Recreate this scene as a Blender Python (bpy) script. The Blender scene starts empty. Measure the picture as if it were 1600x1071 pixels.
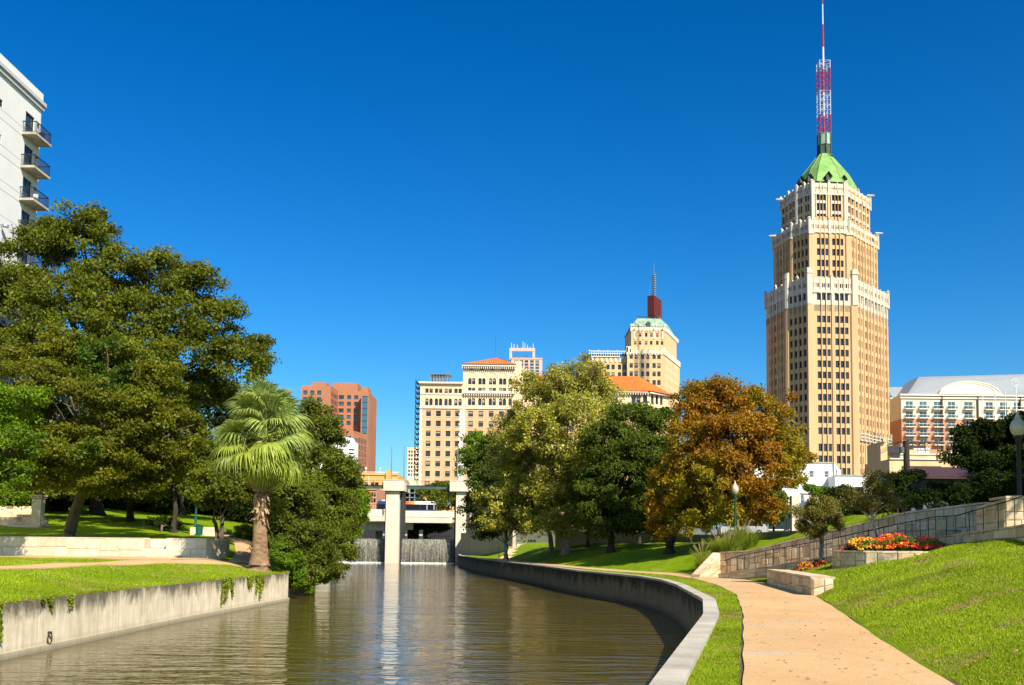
import bpy, math, random
import numpy as np
from mathutils import Matrix, Vector
R = math.radians
sc = bpy.context.scene
col = sc.collection
random.seed(7)

# ------------------------------------------------------------------ camera, sky, sun, exposure
F = 1555.0 / 1600.0            # focal length over picture width
cam_d = bpy.data.cameras.new('camera'); cam = bpy.data.objects.new('camera', cam_d); col.objects.link(cam)
cam_d.sensor_width = 36.0; cam_d.lens = 36.0 * F
cam_d.shift_y = 0.1284
cam_d.clip_start = 0.1; cam_d.clip_end = 9000
CAMROT = Matrix.Rotation(R(94.0), 4, 'X') @ Matrix.Rotation(0.010, 4, 'Z')
EYE = Vector((0, 0, 2.9))
cam.matrix_world = Matrix.Translation(EYE) @ CAMROT
sc.camera = cam

SUN_AZ = 33.0                  # degrees right of straight behind the camera
SUN_EL = 42.0
world = bpy.data.worlds.new('World'); sc.world = world; world.use_nodes = True
wn = world.node_tree.nodes; wl = world.node_tree.links
for n in list(wn): wn.remove(n)
wo = wn.new('ShaderNodeOutputWorld'); wb = wn.new('ShaderNodeBackground'); wsky = wn.new('ShaderNodeTexSky')
wsky.sky_type = 'NISHITA'; wsky.sun_disc = False
wsky.sun_elevation = R(SUN_EL); wsky.sun_rotation = R(180.0 - SUN_AZ)
wsky.air_density = 1.0; wsky.dust_density = 1.6; wsky.ozone_density = 4.0; wsky.altitude = 200
whs = wn.new('ShaderNodeHueSaturation'); whs.inputs['Saturation'].default_value = 1.42; whs.inputs['Value'].default_value = 0.1
whs.inputs['Hue'].default_value = 0.498
wl.new(wsky.outputs[0], whs.inputs['Color']); wtint = wn.new('ShaderNodeMix'); wtint.data_type = 'RGBA'; wtint.blend_type = 'MULTIPLY'; wtint.inputs[0].default_value = 1.0; wtint.inputs[7].default_value = (12.6, 16.0, 15.8, 1)
wgam = wn.new('ShaderNodeGamma'); wgam.inputs[1].default_value = 1.22; wl.new(whs.outputs[0], wgam.inputs[0]); wl.new(wgam.outputs[0], wtint.inputs[6]); wl.new(wtint.outputs[2], wb.inputs[0]); wl.new(wb.outputs[0], wo.inputs[0])
wb.inputs[1].default_value = 0.070
sun_d = bpy.data.lights.new('sun', 'SUN'); sun = bpy.data.objects.new('sun', sun_d); col.objects.link(sun)
sun_d.energy = 5.0; sun_d.angle = R(0.55); sun_d.color = (1.0, 0.90, 0.73)
sdir = Vector((math.sin(R(SUN_AZ)) * math.cos(R(SUN_EL)), -math.cos(R(SUN_AZ)) * math.cos(R(SUN_EL)), math.sin(R(SUN_EL))))
sun.rotation_euler = sdir.to_track_quat('Z', 'Y').to_euler()
sun.location = (30, -30, 60)
sc.view_settings.view_transform = 'Standard'; sc.view_settings.look = 'None'
sc.view_settings.exposure = 0.78; sc.view_settings.gamma = 1.0; sc.view_settings.use_curve_mapping = False
sc.render.engine = 'CYCLES'
sc.cycles.max_bounces = 5; sc.cycles.transparent_max_bounces = 6; sc.cycles.diffuse_bounces = 3
sc.cycles.glossy_bounces = 3; sc.cycles.transmission_bounces = 2
sc.cycles.caustics_reflective = False; sc.cycles.caustics_refractive = False
sc.cycles.use_denoising = True

# ------------------------------------------------------------------ measuring from the photograph
C3 = CAMROT.to_3x3()
def ray(px, py): return C3 @ Vector(((px - 800) / 1555.0, (741 - py) / 1555.0, -1.0))
def P(px, py, Y):
    r = ray(px, py); return EYE + r * (Y / r.y)
def G(px, py, z):
    r = ray(px, py); return EYE + r * ((z - EYE.z) / r.z)
def Zp(px, py, Y): return P(px, py, Y).z
def Xp(px, Y, py=760): return P(px, py, Y).x

# ------------------------------------------------------------------ mesh and object helpers
class MB:
    def __init__(s): s.v = []; s.f = []; s.m = []; s.mi = 0
    def face(s, pts, mi=None):
        b = len(s.v); s.v += [tuple(p) for p in pts]; s.f.append(tuple(range(b, b + len(pts)))); s.m.append(s.mi if mi is None else mi)
    def box(s, x0, x1, y0, y1, z0, z1, mi=None):
        s.hexa([(x0, y0, z0), (x1, y0, z0), (x1, y1, z0), (x0, y1, z0), (x0, y0, z1), (x1, y0, z1), (x1, y1, z1), (x0, y1, z1)], mi)
    def hexa(s, c, mi=None):
        b = len(s.v); s.v += [tuple(p) for p in c]
        for f in ((0, 3, 2, 1), (4, 5, 6, 7), (0, 1, 5, 4), (1, 2, 6, 5), (2, 3, 7, 6), (3, 0, 4, 7)):
            s.f.append(tuple(b + i for i in f)); s.m.append(s.mi if mi is None else mi)
    def obox(s, o, d, u0, u1, w0, w1, z0, z1, mi=None):
        # box along unit direction d (xy) from origin o; w runs along the outward normal (d.y,-d.x)
        n = (d[1], -d[0])
        q = [(u0, w1), (u1, w1), (u1, w0), (u0, w0)]
        c = [(o[0] + d[0] * u + n[0] * w, o[1] + d[1] * u + n[1] * w) for u, w in q]
        s.hexa([(x, y, z0) for x, y in c] + [(x, y, z1) for x, y in c], mi)
    def prism(s, poly, z0, z1, top=True, bottom=False, mi=None, topmi=None):
        n = len(poly)
        for i in range(n):
            a = poly[i]; b = poly[(i + 1) % n]
            s.face([(a[0], a[1], z0), (b[0], b[1], z0), (b[0], b[1], z1), (a[0], a[1], z1)], mi)
        if top: s.face([(p[0], p[1], z1) for p in poly], topmi if topmi is not None else mi)
        if bottom: s.face([(p[0], p[1], z0) for p in reversed(poly)], mi)
    def frust(s, pa, za, pb, zb, top=True, mi=None):
        n = len(pa)
        for i in range(n):
            j = (i + 1) % n
            s.face([(pa[i][0], pa[i][1], za), (pa[j][0], pa[j][1], za), (pb[j][0], pb[j][1], zb), (pb[i][0], pb[i][1], zb)], mi)
        if top: s.face([(p[0], p[1], zb) for p in pb], mi)
    def tube(s, pts, rad, n=6, cap=True, mi=None):
        pts = [Vector(p) for p in pts]; k = len(pts)
        if not hasattr(rad, '__len__'): rad = [rad] * k
        b = len(s.v)
        for i, p in enumerate(pts):
            t = (pts[min(i + 1, k - 1)] - pts[max(i - 1, 0)]).normalized()
            a = t.cross(Vector((0, 0, 1)))
            if a.length < 0.05: a = Vector((1, 0, 0))
            a.normalize(); c = t.cross(a)
            for j in range(n):
                w = 2 * math.pi * j / n
                s.v.append(tuple(p + (a * math.cos(w) + c * math.sin(w)) * rad[i]))
        for i in range(k - 1):
            for j in range(n):
                j2 = (j + 1) % n
                s.f.append((b + i * n + j, b + i * n + j2, b + (i + 1) * n + j2, b + (i + 1) * n + j)); s.m.append(s.mi if mi is None else mi)
        if cap:
            s.f.append(tuple(b + j for j in range(n))[::-1]); s.m.append(s.mi if mi is None else mi)
            s.f.append(tuple(b + (k - 1) * n + j for j in range(n))); s.m.append(s.mi if mi is None else mi)
    def lathe(s, o, prof, n=12, mi=None):
        b = len(s.v)
        for r_, z in prof:
            for j in range(n):
                w = 2 * math.pi * j / n
                s.v.append((o[0] + math.cos(w) * r_, o[1] + math.sin(w) * r_, o[2] + z))
        for i in range(len(prof) - 1):
            for j in range(n):
                j2 = (j + 1) % n
                s.f.append((b + i * n + j, b + i * n + j2, b + (i + 1) * n + j2, b + (i + 1) * n + j)); s.m.append(s.mi if mi is None else mi)
    def mesh(s, name, mats, smooth=False):
        me = bpy.data.meshes.new(name); me.from_pydata(s.v, [], s.f)
        for m in (mats if isinstance(mats, (list, tuple)) else [mats]): me.materials.append(m)
        if any(s.m): me.polygons.foreach_set('material_index', s.m)
        if smooth: me.polygons.foreach_set('use_smooth', [True] * len(s.f))
        me.update(); return me
    def build(s, name, mats, parent=None, smooth=False, **kw):
        return link(bpy.data.objects.new(name, s.mesh(name, mats, smooth)), parent, **kw)

def link(o, parent=None, **kw):
    col.objects.link(o)
    if parent is not None:
        o.parent = parent
        w = parent.get('_o')
        base = Vector(ORG.get(parent.name, (0, 0, 0)))
        o.matrix_parent_inverse = Matrix.Translation(-base)
        ORG[o.name] = tuple(base * 0)
    for k, v in kw.items(): o[k] = v
    return o
ORG = {}
def tag(o, label, cat, group=None):
    o['label'] = label; o['category'] = cat
    if group: o['group'] = group
    return o
def thing(name, loc, label, cat, group=None):
    o = bpy.data.objects.new(name, None); col.objects.link(o); o.location = loc; o.empty_display_size = 0.3
    ORG[o.name] = tuple(loc)
    return tag(o, label, cat, group)
def inst(name, me, parent, loc, rz=0.0, **kw):
    o = bpy.data.objects.new(name, me); o.location = loc; o.rotation_euler = (0, 0, rz)
    return link(o, parent, **kw)
def struct(mb, name, mat, smooth=False): 
    o = mb.build(name, mat, None, smooth); o['kind'] = 'structure'; return o

# ------------------------------------------------------------------ materials
def nodes(name):
    m = bpy.data.materials.new(name); m.use_nodes = True
    nt = m.node_tree; b = nt.nodes['Principled BSDF']; return m, nt, b
def mixc(nt, fac, a, b, blend='MIX'):
    n = nt.nodes.new('ShaderNodeMix'); n.data_type = 'RGBA'; n.blend_type = blend
    for sock, v in ((n.inputs[0], fac), (n.inputs[6], a), (n.inputs[7], b)):
        if isinstance(v, bpy.types.NodeSocket): nt.links.new(v, sock)
        elif isinstance(v, (tuple, list)): sock.default_value = (*v[:3], 1)
        else: sock.default_value = v
    return n.outputs[2]
def coord(nt, scale=(1, 1, 1), rot=(0, 0, 0)):
    tc = nt.nodes.new('ShaderNodeTexCoord'); mp = nt.nodes.new('ShaderNodeMapping')
    nt.links.new(tc.outputs['Object'], mp.inputs[0]); mp.inputs['Scale'].default_value = scale; mp.inputs['Rotation'].default_value = rot
    return mp.outputs[0]
def noise(nt, vec, scale, detail=4, rough=0.55, dist=0.0):
    n = nt.nodes.new('ShaderNodeTexNoise'); nt.links.new(vec, n.inputs['Vector'])
    n.inputs['Scale'].default_value = scale; n.inputs['Detail'].default_value = detail; n.inputs['Roughness'].default_value = rough
    n.inputs['Distortion'].default_value = dist
    return n.outputs['Fac']
def ramp(nt, fac, stops):
    n = nt.nodes.new('ShaderNodeValToRGB'); nt.links.new(fac, n.inputs[0]); e = n.color_ramp.elements
    while len(e) < len(stops): e.new(0.5)
    for i, (p, c) in enumerate(stops):
        e[i].position = p; e[i].color = (*(c if isinstance(c, (tuple, list)) else (c, c, c)), 1)
    return n.outputs[0]
def bump(nt, b, h, dist, strength=1.0):
    n = nt.nodes.new('ShaderNodeBump'); nt.links.new(h, n.inputs['Height']); n.inputs['Distance'].default_value = dist
    n.inputs['Strength'].default_value = strength
    nt.links.new(n.outputs[0], b.inputs['Normal']); return n
def mat(name, c, rough=0.8, var=0.18, scale=1.5, fine=14.0, metal=0.0, b=0.01, c2=None, spec=0.3, stretch=1.0):
    m, nt, bs = nodes(name)
    v = coord(nt, (1, 1, 1.0 / stretch))
    n1 = noise(nt, v, scale, 5, 0.6); n2 = noise(nt, v, fine, 3, 0.6)
    d = tuple(x * (1 - var) for x in c); e = c2 if c2 else tuple(min(1, x * (1 + var)) for x in c)
    r1 = ramp(nt, n1, [(0.3, d), (0.7, e)])
    g = ramp(nt, n2, [(0.25, (1 - var * 0.6,) * 3), (0.75, (1.0,) * 3)])
    nt.links.new(mixc(nt, 1.0, r1, g, 'MULTIPLY'), bs.inputs['Base Color'])
    oi = nt.nodes.new('ShaderNodeObjectInfo')
    bs.inputs['Roughness'].default_value = rough; bs.inputs['Metallic'].default_value = metal
    bs.inputs['Specular IOR Level'].default_value = spec
    if b: bump(nt, bs, n2, b, 0.6)
    return m
def stone_mat(name, cols, rough=0.85, stain=None, dk=(0.72, 0.66, 0.55)):
    # each separate stone object takes its own tint
    m, nt, bs = nodes(name)
    oi = nt.nodes.new('ShaderNodeObjectInfo')
    base = ramp(nt, oi.outputs['Random'], [(i / max(1, len(cols) - 1), c) for i, c in enumerate(cols)])
    v = coord(nt)
    n1 = noise(nt, v, 3.2, 6, 0.65); n2 = noise(nt, v, 26, 4, 0.7)
    t = mixc(nt, 1.0, base, ramp(nt, n1, [(0.3, dk), (0.62, (1.05, 1.02, 1.0))]), 'MULTIPLY')
    t = mixc(nt, 1.0, t, ramp(nt, n2, [(0.3, (0.8, 0.8, 0.8)), (0.7, (1, 1, 1))]), 'MULTIPLY')
    if stain:
        t = mixc(nt, ramp(nt, noise(nt, v, 1.1, 5, 0.6), [(0.52, 0.0), (0.66, 0.85)]), t, stain)
    nt.links.new(t, bs.inputs['Base Color']); bs.inputs['Roughness'].default_value = rough
    bs.inputs['Specular IOR Level'].default_value = 0.2
    bump(nt, bs, mixc(nt, 0.5, ramp(nt, n1, [(0, 0.0), (1, 1.0)]), ramp(nt, n2, [(0, 0.0), (1, 1.0)])), 0.03, 0.7)
    return m
def leaf_mat(name, cols, trans=0.35, rough=0.55, spot=None, patch=0.25, spec=0.2):
    m = bpy.data.materials.new(name); m.use_nodes = True; nt = m.node_tree
    bs = nt.nodes['Principled BSDF']; out = nt.nodes['Material Output']
    ge = nt.nodes.new('ShaderNodeNewGeometry')
    c = ramp(nt, ge.outputs['Random Per Island'], [(i / (len(cols) - 1), q) for i, q in enumerate(cols)])
    v = coord(nt)
    lo = (1 - patch,) * 3; hi = (1 + patch,) * 3
    c = mixc(nt, 1.0, c, ramp(nt, noise(nt, v, patch_scale[0], 2, 0.5), [(0.35, lo), (0.65, hi)]), 'MULTIPLY')
    if spot:
        c = mixc(nt, ramp(nt, noise(nt, v, spot[1], 2, 0.5), [(spot[2], 0.0), (spot[2] + 0.1, 1.0)]), c, spot[0])
    nt.links.new(c, bs.inputs['Base Color']); bs.inputs['Roughness'].default_value = rough
    bs.inputs['Specular IOR Level'].default_value = spec
    tr = nt.nodes.new('ShaderNodeBsdfTranslucent'); mx = nt.nodes.new('ShaderNodeMixShader'); mx.inputs[0].default_value = trans
    hs = nt.nodes.new('ShaderNodeHueSaturation'); hs.inputs['Hue'].default_value = 0.485; hs.inputs['Value'].default_value = 1.5
    nt.links.new(c, hs.inputs['Color']); nt.links.new(hs.outputs[0], tr.inputs[0])
    nt.links.new(bs.outputs[0], mx.inputs[1]); nt.links.new(tr.outputs[0], mx.inputs[2]); nt.links.new(mx.outputs[0], out.inputs[0])
    return m
patch_scale = [0.35]

def glass_mat(name, c, rough=0.08):
    m, nt, bs = nodes(name)
    oi = nt.nodes.new('ShaderNodeObjectInfo')
    t = mixc(nt, oi.outputs['Random'], tuple(x * 0.6 for x in c), tuple(min(1, x * 1.6) for x in c))
    nt.links.new(t, bs.inputs['Base Color']); bs.inputs['Roughness'].default_value = rough
    bs.inputs['Specular IOR Level'].default_value = 0.6
    return m

M = {}
M['tan'] = mat('tan_brick', (0.56, 0.365, 0.185), 0.85, 0.13, 0.35, 2.0, b=0, stretch=7)
M['terracotta'] = mat('white_terracotta', (0.55, 0.48, 0.37), 0.6, 0.08, 0.2, 2.0, b=0)
M['spandrel'] = mat('tan_spandrel', (0.50, 0.33, 0.17), 0.8, 0.1, 0.3, 2.0, b=0)
M['copper'] = mat('green_copper', (0.16, 0.34, 0.08), 0.6, 0.22, 0.35, 2.5, b=0, c2=(0.25, 0.43, 0.12))
M['copper_dark'] = mat('dark_weathered_copper', (0.05, 0.09, 0.06), 0.6, 0.4, 0.6, 3, b=0)
M['copper_pale'] = mat('pale_weathered_copper', (0.26, 0.36, 0.27), 0.6, 0.35, 0.5, 4, b=0, stretch=6)
M['glass'] = glass_mat('window_glass', (0.018, 0.020, 0.024))
M['glass_blue'] = glass_mat('blue_window_glass', (0.03, 0.08, 0.11))
M['blind'] = mat('window_blind', (0.30, 0.26, 0.20), 0.5, 0.1, b=0)
M['frame_brown'] = mat('brown_window_frame', (0.09, 0.05, 0.03), 0.6, 0.1, b=0)
M['frame_white'] = mat('white_window_frame', (0.72, 0.70, 0.64), 0.5, 0.05, b=0)
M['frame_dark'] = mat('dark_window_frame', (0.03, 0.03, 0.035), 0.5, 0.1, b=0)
M['hotel'] = mat('hotel_tan_brick', (0.60, 0.37, 0.20), 0.85, 0.14, 0.4, 1.8, b=0, stretch=6)
M['hotel_cream'] = mat('hotel_cream_render', (0.72, 0.54, 0.34), 0.8, 0.08, 0.2, 2, b=0)
M['quoin'] = mat('white_quoin_stone', (0.68, 0.60, 0.48), 0.7, 0.06, b=0)
M['nix'] = mat('buff_brick', (0.64, 0.44, 0.23), 0.85, 0.13, 0.3, 1.5, b=0, stretch=6)
M['nix_cream'] = mat('cream_terracotta', (0.78, 0.68, 0.48), 0.8, 0.08, 0.2, 1.5, b=0)
M['redbrick'] = mat('red_granite', (0.38, 0.16, 0.085), 0.8, 0.1, 0.1, 1.2, b=0)
M['homebrick'] = mat('pink_red_brick', (0.48, 0.24, 0.15), 0.85, 0.12, 0.3, 3, b=0)
M['cream'] = mat('cream_render', (0.66, 0.60, 0.46), 0.8, 0.07, 0.3, 2, b=0)
M['cream_trim'] = mat('cream_trim', (0.78, 0.72, 0.58), 0.7, 0.05, 0.3, 2, b=0)
M['white'] = mat('white_render', (0.78, 0.77, 0.72), 0.8, 0.05, 0.25, 2, b=0)
M['apart'] = mat('pale_grey_render', (0.66, 0.655, 0.63), 0.85, 0.04, 0.5, 5, b=0.004)
M['apart_trim'] = mat('grey_cornice_render', (0.46, 0.46, 0.45), 0.8, 0.05, 0.5, 5, b=0)
M['concrete'] = mat('pale_concrete', (0.62, 0.54, 0.43), 0.85, 0.13, 0.6, 9, b=0.006, stretch=4)
M['concrete_beige'] = mat('beige_concrete', (0.52, 0.41, 0.28), 0.85, 0.14, 0.5, 7, b=0.006, stretch=4)
M['ochre'] = mat('ochre_render', (0.62, 0.36, 0.12), 0.85, 0.1, 0.2, 2, b=0)
M['pinkstone'] = mat('pink_stone', (0.58, 0.40, 0.33), 0.8, 0.07, 0.2, 1, b=0)
M['darkmetal'] = mat('dark_metal', (0.03, 0.032, 0.035), 0.45, 0.2, b=0, metal=0.5)
M['greymetal'] = mat('grey_metal', (0.32, 0.35, 0.37), 0.4, 0.1, b=0, metal=0.6)
M['whitemetal'] = mat('white_painted_metal', (0.75, 0.75, 0.74), 0.4, 0.05, b=0)
M['greenpaint'] = mat('green_lamp_paint', (0.012, 0.10, 0.07), 0.4, 0.2, b=0)
M['maroon'] = mat('maroon_panel', (0.13, 0.022, 0.018), 0.6, 0.1, 0.3, 3, b=0)
M['red_steel'] = mat('red_painted_steel', (0.38, 0.03, 0.045), 0.5, 0.1, b=0)
M['white_steel'] = mat('white_painted_steel', (0.55, 0.56, 0.60), 0.5, 0.1, b=0)
M['bark'] = mat('grey_bark', (0.15, 0.11, 0.075), 0.95, 0.45, 3, 22, b=0.05, stretch=3)
M['bark_dark'] = mat('dark_bark', (0.055, 0.04, 0.03), 0.95, 0.4, 3, 22, b=0.05, stretch=3)
M['bark_pale'] = mat('pale_mottled_bark', (0.34, 0.27, 0.19), 0.9, 0.5, 2.2, 16, b=0.03, c2=(0.5, 0.44, 0.34))
M['soil'] = mat('brown_soil', (0.10, 0.065, 0.04), 0.95, 0.3, 1, 12, b=0.03)
M['shadewall'] = mat('blue_grey_siding', (0.10, 0.13, 0.15), 0.8, 0.2, 0.5, 4, b=0)
M['maroonroof'] = mat('shaded_maroon_roof', (0.06, 0.03, 0.03), 0.7, 0.15, b=0)  # maroon deepened so the roof colour itself carries the tree shade
def lamp_globe_mat():
    m, nt, bs = nodes('frosted_lamp_globe')
    bs.inputs['Base Color'].default_value = (0.50, 0.45, 0.30, 1); bs.inputs['Roughness'].default_value = 0.3
    bs.inputs['Transmission Weight'].default_value = 0.0; bs.inputs['Coat Weight'].default_value = 0.3
    return m
M['globe'] = lamp_globe_mat()

def tile_roof_mat():
    m, nt, bs = nodes('orange_clay_tiles')
    v = coord(nt); n1 = noise(nt, v, 1.3, 3, 0.7); n2 = noise(nt, v, 0.25, 3, 0.6)
    c = ramp(nt, n1, [(0.3, (0.40, 0.075, 0.008)), (0.5, (0.58, 0.13, 0.012)), (0.72, (0.68, 0.22, 0.035))])
    c = mixc(nt, 1.0, c, ramp(nt, n2, [(0.3, (0.85, 0.8, 0.8)), (0.7, (1.05, 1.05, 1.0))]), 'MULTIPLY')
    nt.links.new(c, bs.inputs['Base Color']); bs.inputs['Roughness'].default_value = 0.8
    bump(nt, bs, n1, 0.3, 0.6); return m
M['tile'] = tile_roof_mat()

def grass_mat(name, a, b, c, dry=(0.32, 0.25, 0.08), dry_amt=0.585):
    m, nt, bs = nodes(name)
    v = coord(nt)
    big = noise(nt, v, 0.28, 4, 0.6); mid = noise(nt, v, 2.2, 6, 0.7, 0.6); fin = noise(nt, v, 34, 4, 0.75)
    t = ramp(nt, mid, [(0.28, a), (0.5, b), (0.75, c)])
    t = mixc(nt, 1.0, t, ramp(nt, big, [(0.3, (0.82, 0.88, 0.9)), (0.7, (1.12, 1.06, 1.0))]), 'MULTIPLY')
    t = mixc(nt, 1.0, t, ramp(nt, fin, [(0.28, (0.55, 0.6, 0.5)), (0.7, (1.2, 1.15, 1.1))]), 'MULTIPLY')
    v2 = coord(nt, (1.0, 0.55, 1.0), (0, 0, 0.5))
    t = mixc(nt, ramp(nt, noise(nt, v2, 0.9, 7, 0.72), [(dry_amt, 0.0), (dry_amt + 0.12, 0.7)]), t, dry)
    nt.links.new(t, bs.inputs['Base Color']); bs.inputs['Roughness'].default_value = 0.85
    bs.inputs['Specular IOR Level'].default_value = 0.1
    bump(nt, bs, fin, 0.05, 0.9); return m
M['grass'] = grass_mat('lawn_grass', (0.13, 0.21, 0.002), (0.185, 0.285, 0.003), (0.26, 0.36, 0.004))
M['blade'] = leaf_mat('grass_blade', [(0.13, 0.205, 0.002), (0.20, 0.30, 0.002), (0.28, 0.37, 0.004), (0.34, 0.33, 0.04)], 0.3, 0.6, patch=0.22, spot=((0.34, 0.27, 0.08), 0.9, 0.575))

def path_mat():
    m, nt, bs = nodes('tan_exposed_aggregate')
    v = coord(nt); n1 = noise(nt, v, 0.5, 5, 0.6); n2 = noise(nt, v, 60, 3, 0.8); n3 = noise(nt, v, 9, 4, 0.6)
    t = ramp(nt, n1, [(0.3, (0.53, 0.335, 0.165)), (0.7, (0.62, 0.41, 0.21))])
    t = mixc(nt, 1.0, t, ramp(nt, n2, [(0.32, (0.62, 0.58, 0.52)), (0.6, (1.08, 1.08, 1.08))]), 'MULTIPLY')
    t = mixc(nt, 1.0, t, ramp(nt, n3, [(0.3, (0.93, 0.92, 0.9)), (0.7, (1.03, 1.03, 1.02))]), 'MULTIPLY')
    v2 = coord(nt, (1.0, 2.6, 1.0)); pt = ramp(nt, noise(nt, v2, 0.55, 2, 0.45), [(0.62, 0.0), (0.66, 0.65)])
    t = mixc(nt, pt, t, (0.42, 0.36, 0.29))
    vc = nt.nodes.new('ShaderNodeTexVoronoi'); vc.feature = 'DISTANCE_TO_EDGE'; vc.inputs['Scale'].default_value = 0.42; nt.links.new(v, vc.inputs['Vector'])
    t = mixc(nt, ramp(nt, vc.outputs['Distance'], [(0.0, 0.45), (0.006, 0.0)]), t, (0.22, 0.16, 0.10))
    t = mixc(nt, ramp(nt, noise(nt, v, 3.1, 5, 0.7), [(0.60, 0.0), (0.72, 0.30)]), t, (0.30, 0.21, 0.13))
    nt.links.new(t, bs.inputs['Base Color']); bs.inputs['Roughness'].default_value = 0.9; bs.inputs['Specular IOR Level'].default_value = 0.15
    bump(nt, bs, n2, 0.01, 0.7); return m
M['path'] = path_mat()

def wallstain_mat(name, base, dark, top, h, amt=0.5, low=(0.34, 0.30, 0.2)):
    # weathered cast concrete with drip stains running down from the top edge
    m, nt, bs = nodes(name)
    v = coord(nt); vs = coord(nt, (1, 1, 0.38)); vf = coord(nt, (1, 1, 0.05))
    n1 = noise(nt, v, 1.4, 6, 0.65); n2 = noise(nt, vs, 1.5, 7, 0.72, 0.4); n3 = noise(nt, vf, 7.0, 4, 0.6); n4 = noise(nt, v, 30, 3, 0.7)
    t = ramp(nt, n1, [(0.3, tuple(x * y for x, y in zip(base, (0.80, 0.76, 0.66)))), (0.7, tuple(min(1, x * 1.1) for x in base))])
    t = mixc(nt, 1.0, t, ramp(nt, n3, [(0.35, (0.84, 0.82, 0.78)), (0.6, (1.04, 1.04, 1.04))]), 'MULTIPLY')
    sx = nt.nodes.new('ShaderNodeSeparateXYZ'); tc = nt.nodes.new('ShaderNodeTexCoord'); nt.links.new(tc.outputs['Object'], sx.inputs[0])
    mr = nt.nodes.new('ShaderNodeMapRange'); nt.links.new(sx.outputs[2], mr.inputs[0])
    mr.inputs[1].default_value = top - h; mr.inputs[2].default_value = top; mr.inputs[3].default_value = -0.24; mr.inputs[4].default_value = 0.20
    ad = nt.nodes.new('ShaderNodeMath'); ad.operation = 'ADD'; nt.links.new(mr.outputs[0], ad.inputs[0]); nt.links.new(n2, ad.inputs[1])
    k = ramp(nt, ad.outputs[0], [(amt, 0.0), (amt + 0.20, 0.9)])
    t = mixc(nt, k, t, dark)
    ml = nt.nodes.new('ShaderNodeMapRange'); nt.links.new(sx.outputs[2], ml.inputs[0])
    ml.inputs[1].default_value = 0.30; ml.inputs[2].default_value = 0.02; ml.inputs[3].default_value = 0.0; ml.inputs[4].default_value = 0.8
    t = mixc(nt, ml.outputs[0], t, low)
    t = mixc(nt, 1.0, t, ramp(nt, n4, [(0.3, (0.85, 0.85, 0.85)), (0.7, (1, 1, 1))]), 'MULTIPLY')
    nt.links.new(t, bs.inputs['Base Color']); bs.inputs['Roughness'].default_value = 0.85; bs.inputs['Specular IOR Level'].default_value = 0.2
    bump(nt, bs, n1, 0.03, 0.5); return m
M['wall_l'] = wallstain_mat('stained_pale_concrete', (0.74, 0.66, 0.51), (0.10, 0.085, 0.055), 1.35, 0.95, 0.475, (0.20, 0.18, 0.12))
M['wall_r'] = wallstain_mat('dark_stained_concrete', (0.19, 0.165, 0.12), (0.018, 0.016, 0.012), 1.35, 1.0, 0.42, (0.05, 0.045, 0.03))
M['coping'] = mat('pale_concrete_coping', (0.42, 0.38, 0.31), 0.85, 0.28, 1.1, 22, b=0.006)

def water_mat():
    m, nt, bs = nodes('river_water')
    bs.inputs['Base Color'].default_value = (0.080, 0.062, 0.014, 1)
    bs.inputs['Roughness'].default_value = 0.035; bs.inputs['IOR'].default_value = 1.33
    bs.inputs['Specular IOR Level'].default_value = 0.66
    v = coord(nt, (0.30, 1.0, 1.0), (0, 0, 0.04)); v2 = coord(nt, (0.45, 1.0, 1.0), (0, 0, -0.10))
    a = noise(nt, v, 1.9, 3, 0.5, 0.25); b_ = noise(nt, v2, 6.0, 2, 0.5, 0.1); c = noise(nt, v, 0.30, 2, 0.5)
    m1 = nt.nodes.new('ShaderNodeMath'); m1.operation = 'MULTIPLY'; nt.links.new(b_, m1.inputs[0]); m1.inputs[1].default_value = 0.26
    m2 = nt.nodes.new('ShaderNodeMath'); m2.operation = 'ADD'; nt.links.new(a, m2.inputs[0]); nt.links.new(m1.outputs[0], m2.inputs[1])
    m3 = nt.nodes.new('ShaderNodeMath'); m3.operation = 'MULTIPLY'; nt.links.new(m2.outputs[0], m3.inputs[0])
    nt.links.new(ramp(nt, c, [(0.3, 0.5), (0.65, 1.0)]), m3.inputs[1])
    bump(nt, bs, m3.outputs[0], 0.085, 1.0)
    return m
M['water'] = water_mat()
M['still_water'] = mat('upper_river_water', (0.05, 0.05, 0.02), 0.06, 0.1, b=0, spec=0.6)
def fall_mat():
    m, nt, bs = nodes('falling_water')
    v = coord(nt, (1, 1, 0.02)); n1 = noise(nt, v, 5.5, 6, 0.75); v2 = coord(nt, (1, 1, 0.5)); n2 = noise(nt, v2, 24.0, 3, 0.7)
    t = ramp(nt, n1, [(0.38, (0.07, 0.07, 0.045)), (0.52, (0.19, 0.185, 0.14)), (0.68, (0.46, 0.45, 0.38))])
    t = mixc(nt, ramp(nt, n2, [(0.62, 0.0), (0.70, 0.9)]), t, (0.78, 0.78, 0.74))
    nt.links.new(t, bs.inputs['Base Color']); bs.inputs['Roughness'].default_value = 0.25; bs.inputs['Specular IOR Level'].default_value = 0.6
    bump(nt, bs, n2, 0.15, 1.0); return m
M['fall'] = fall_mat()
M['foam'] = mat('white_foam', (0.80, 0.80, 0.77), 0.7, 0.1, 2, 9, b=0.05)
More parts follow.
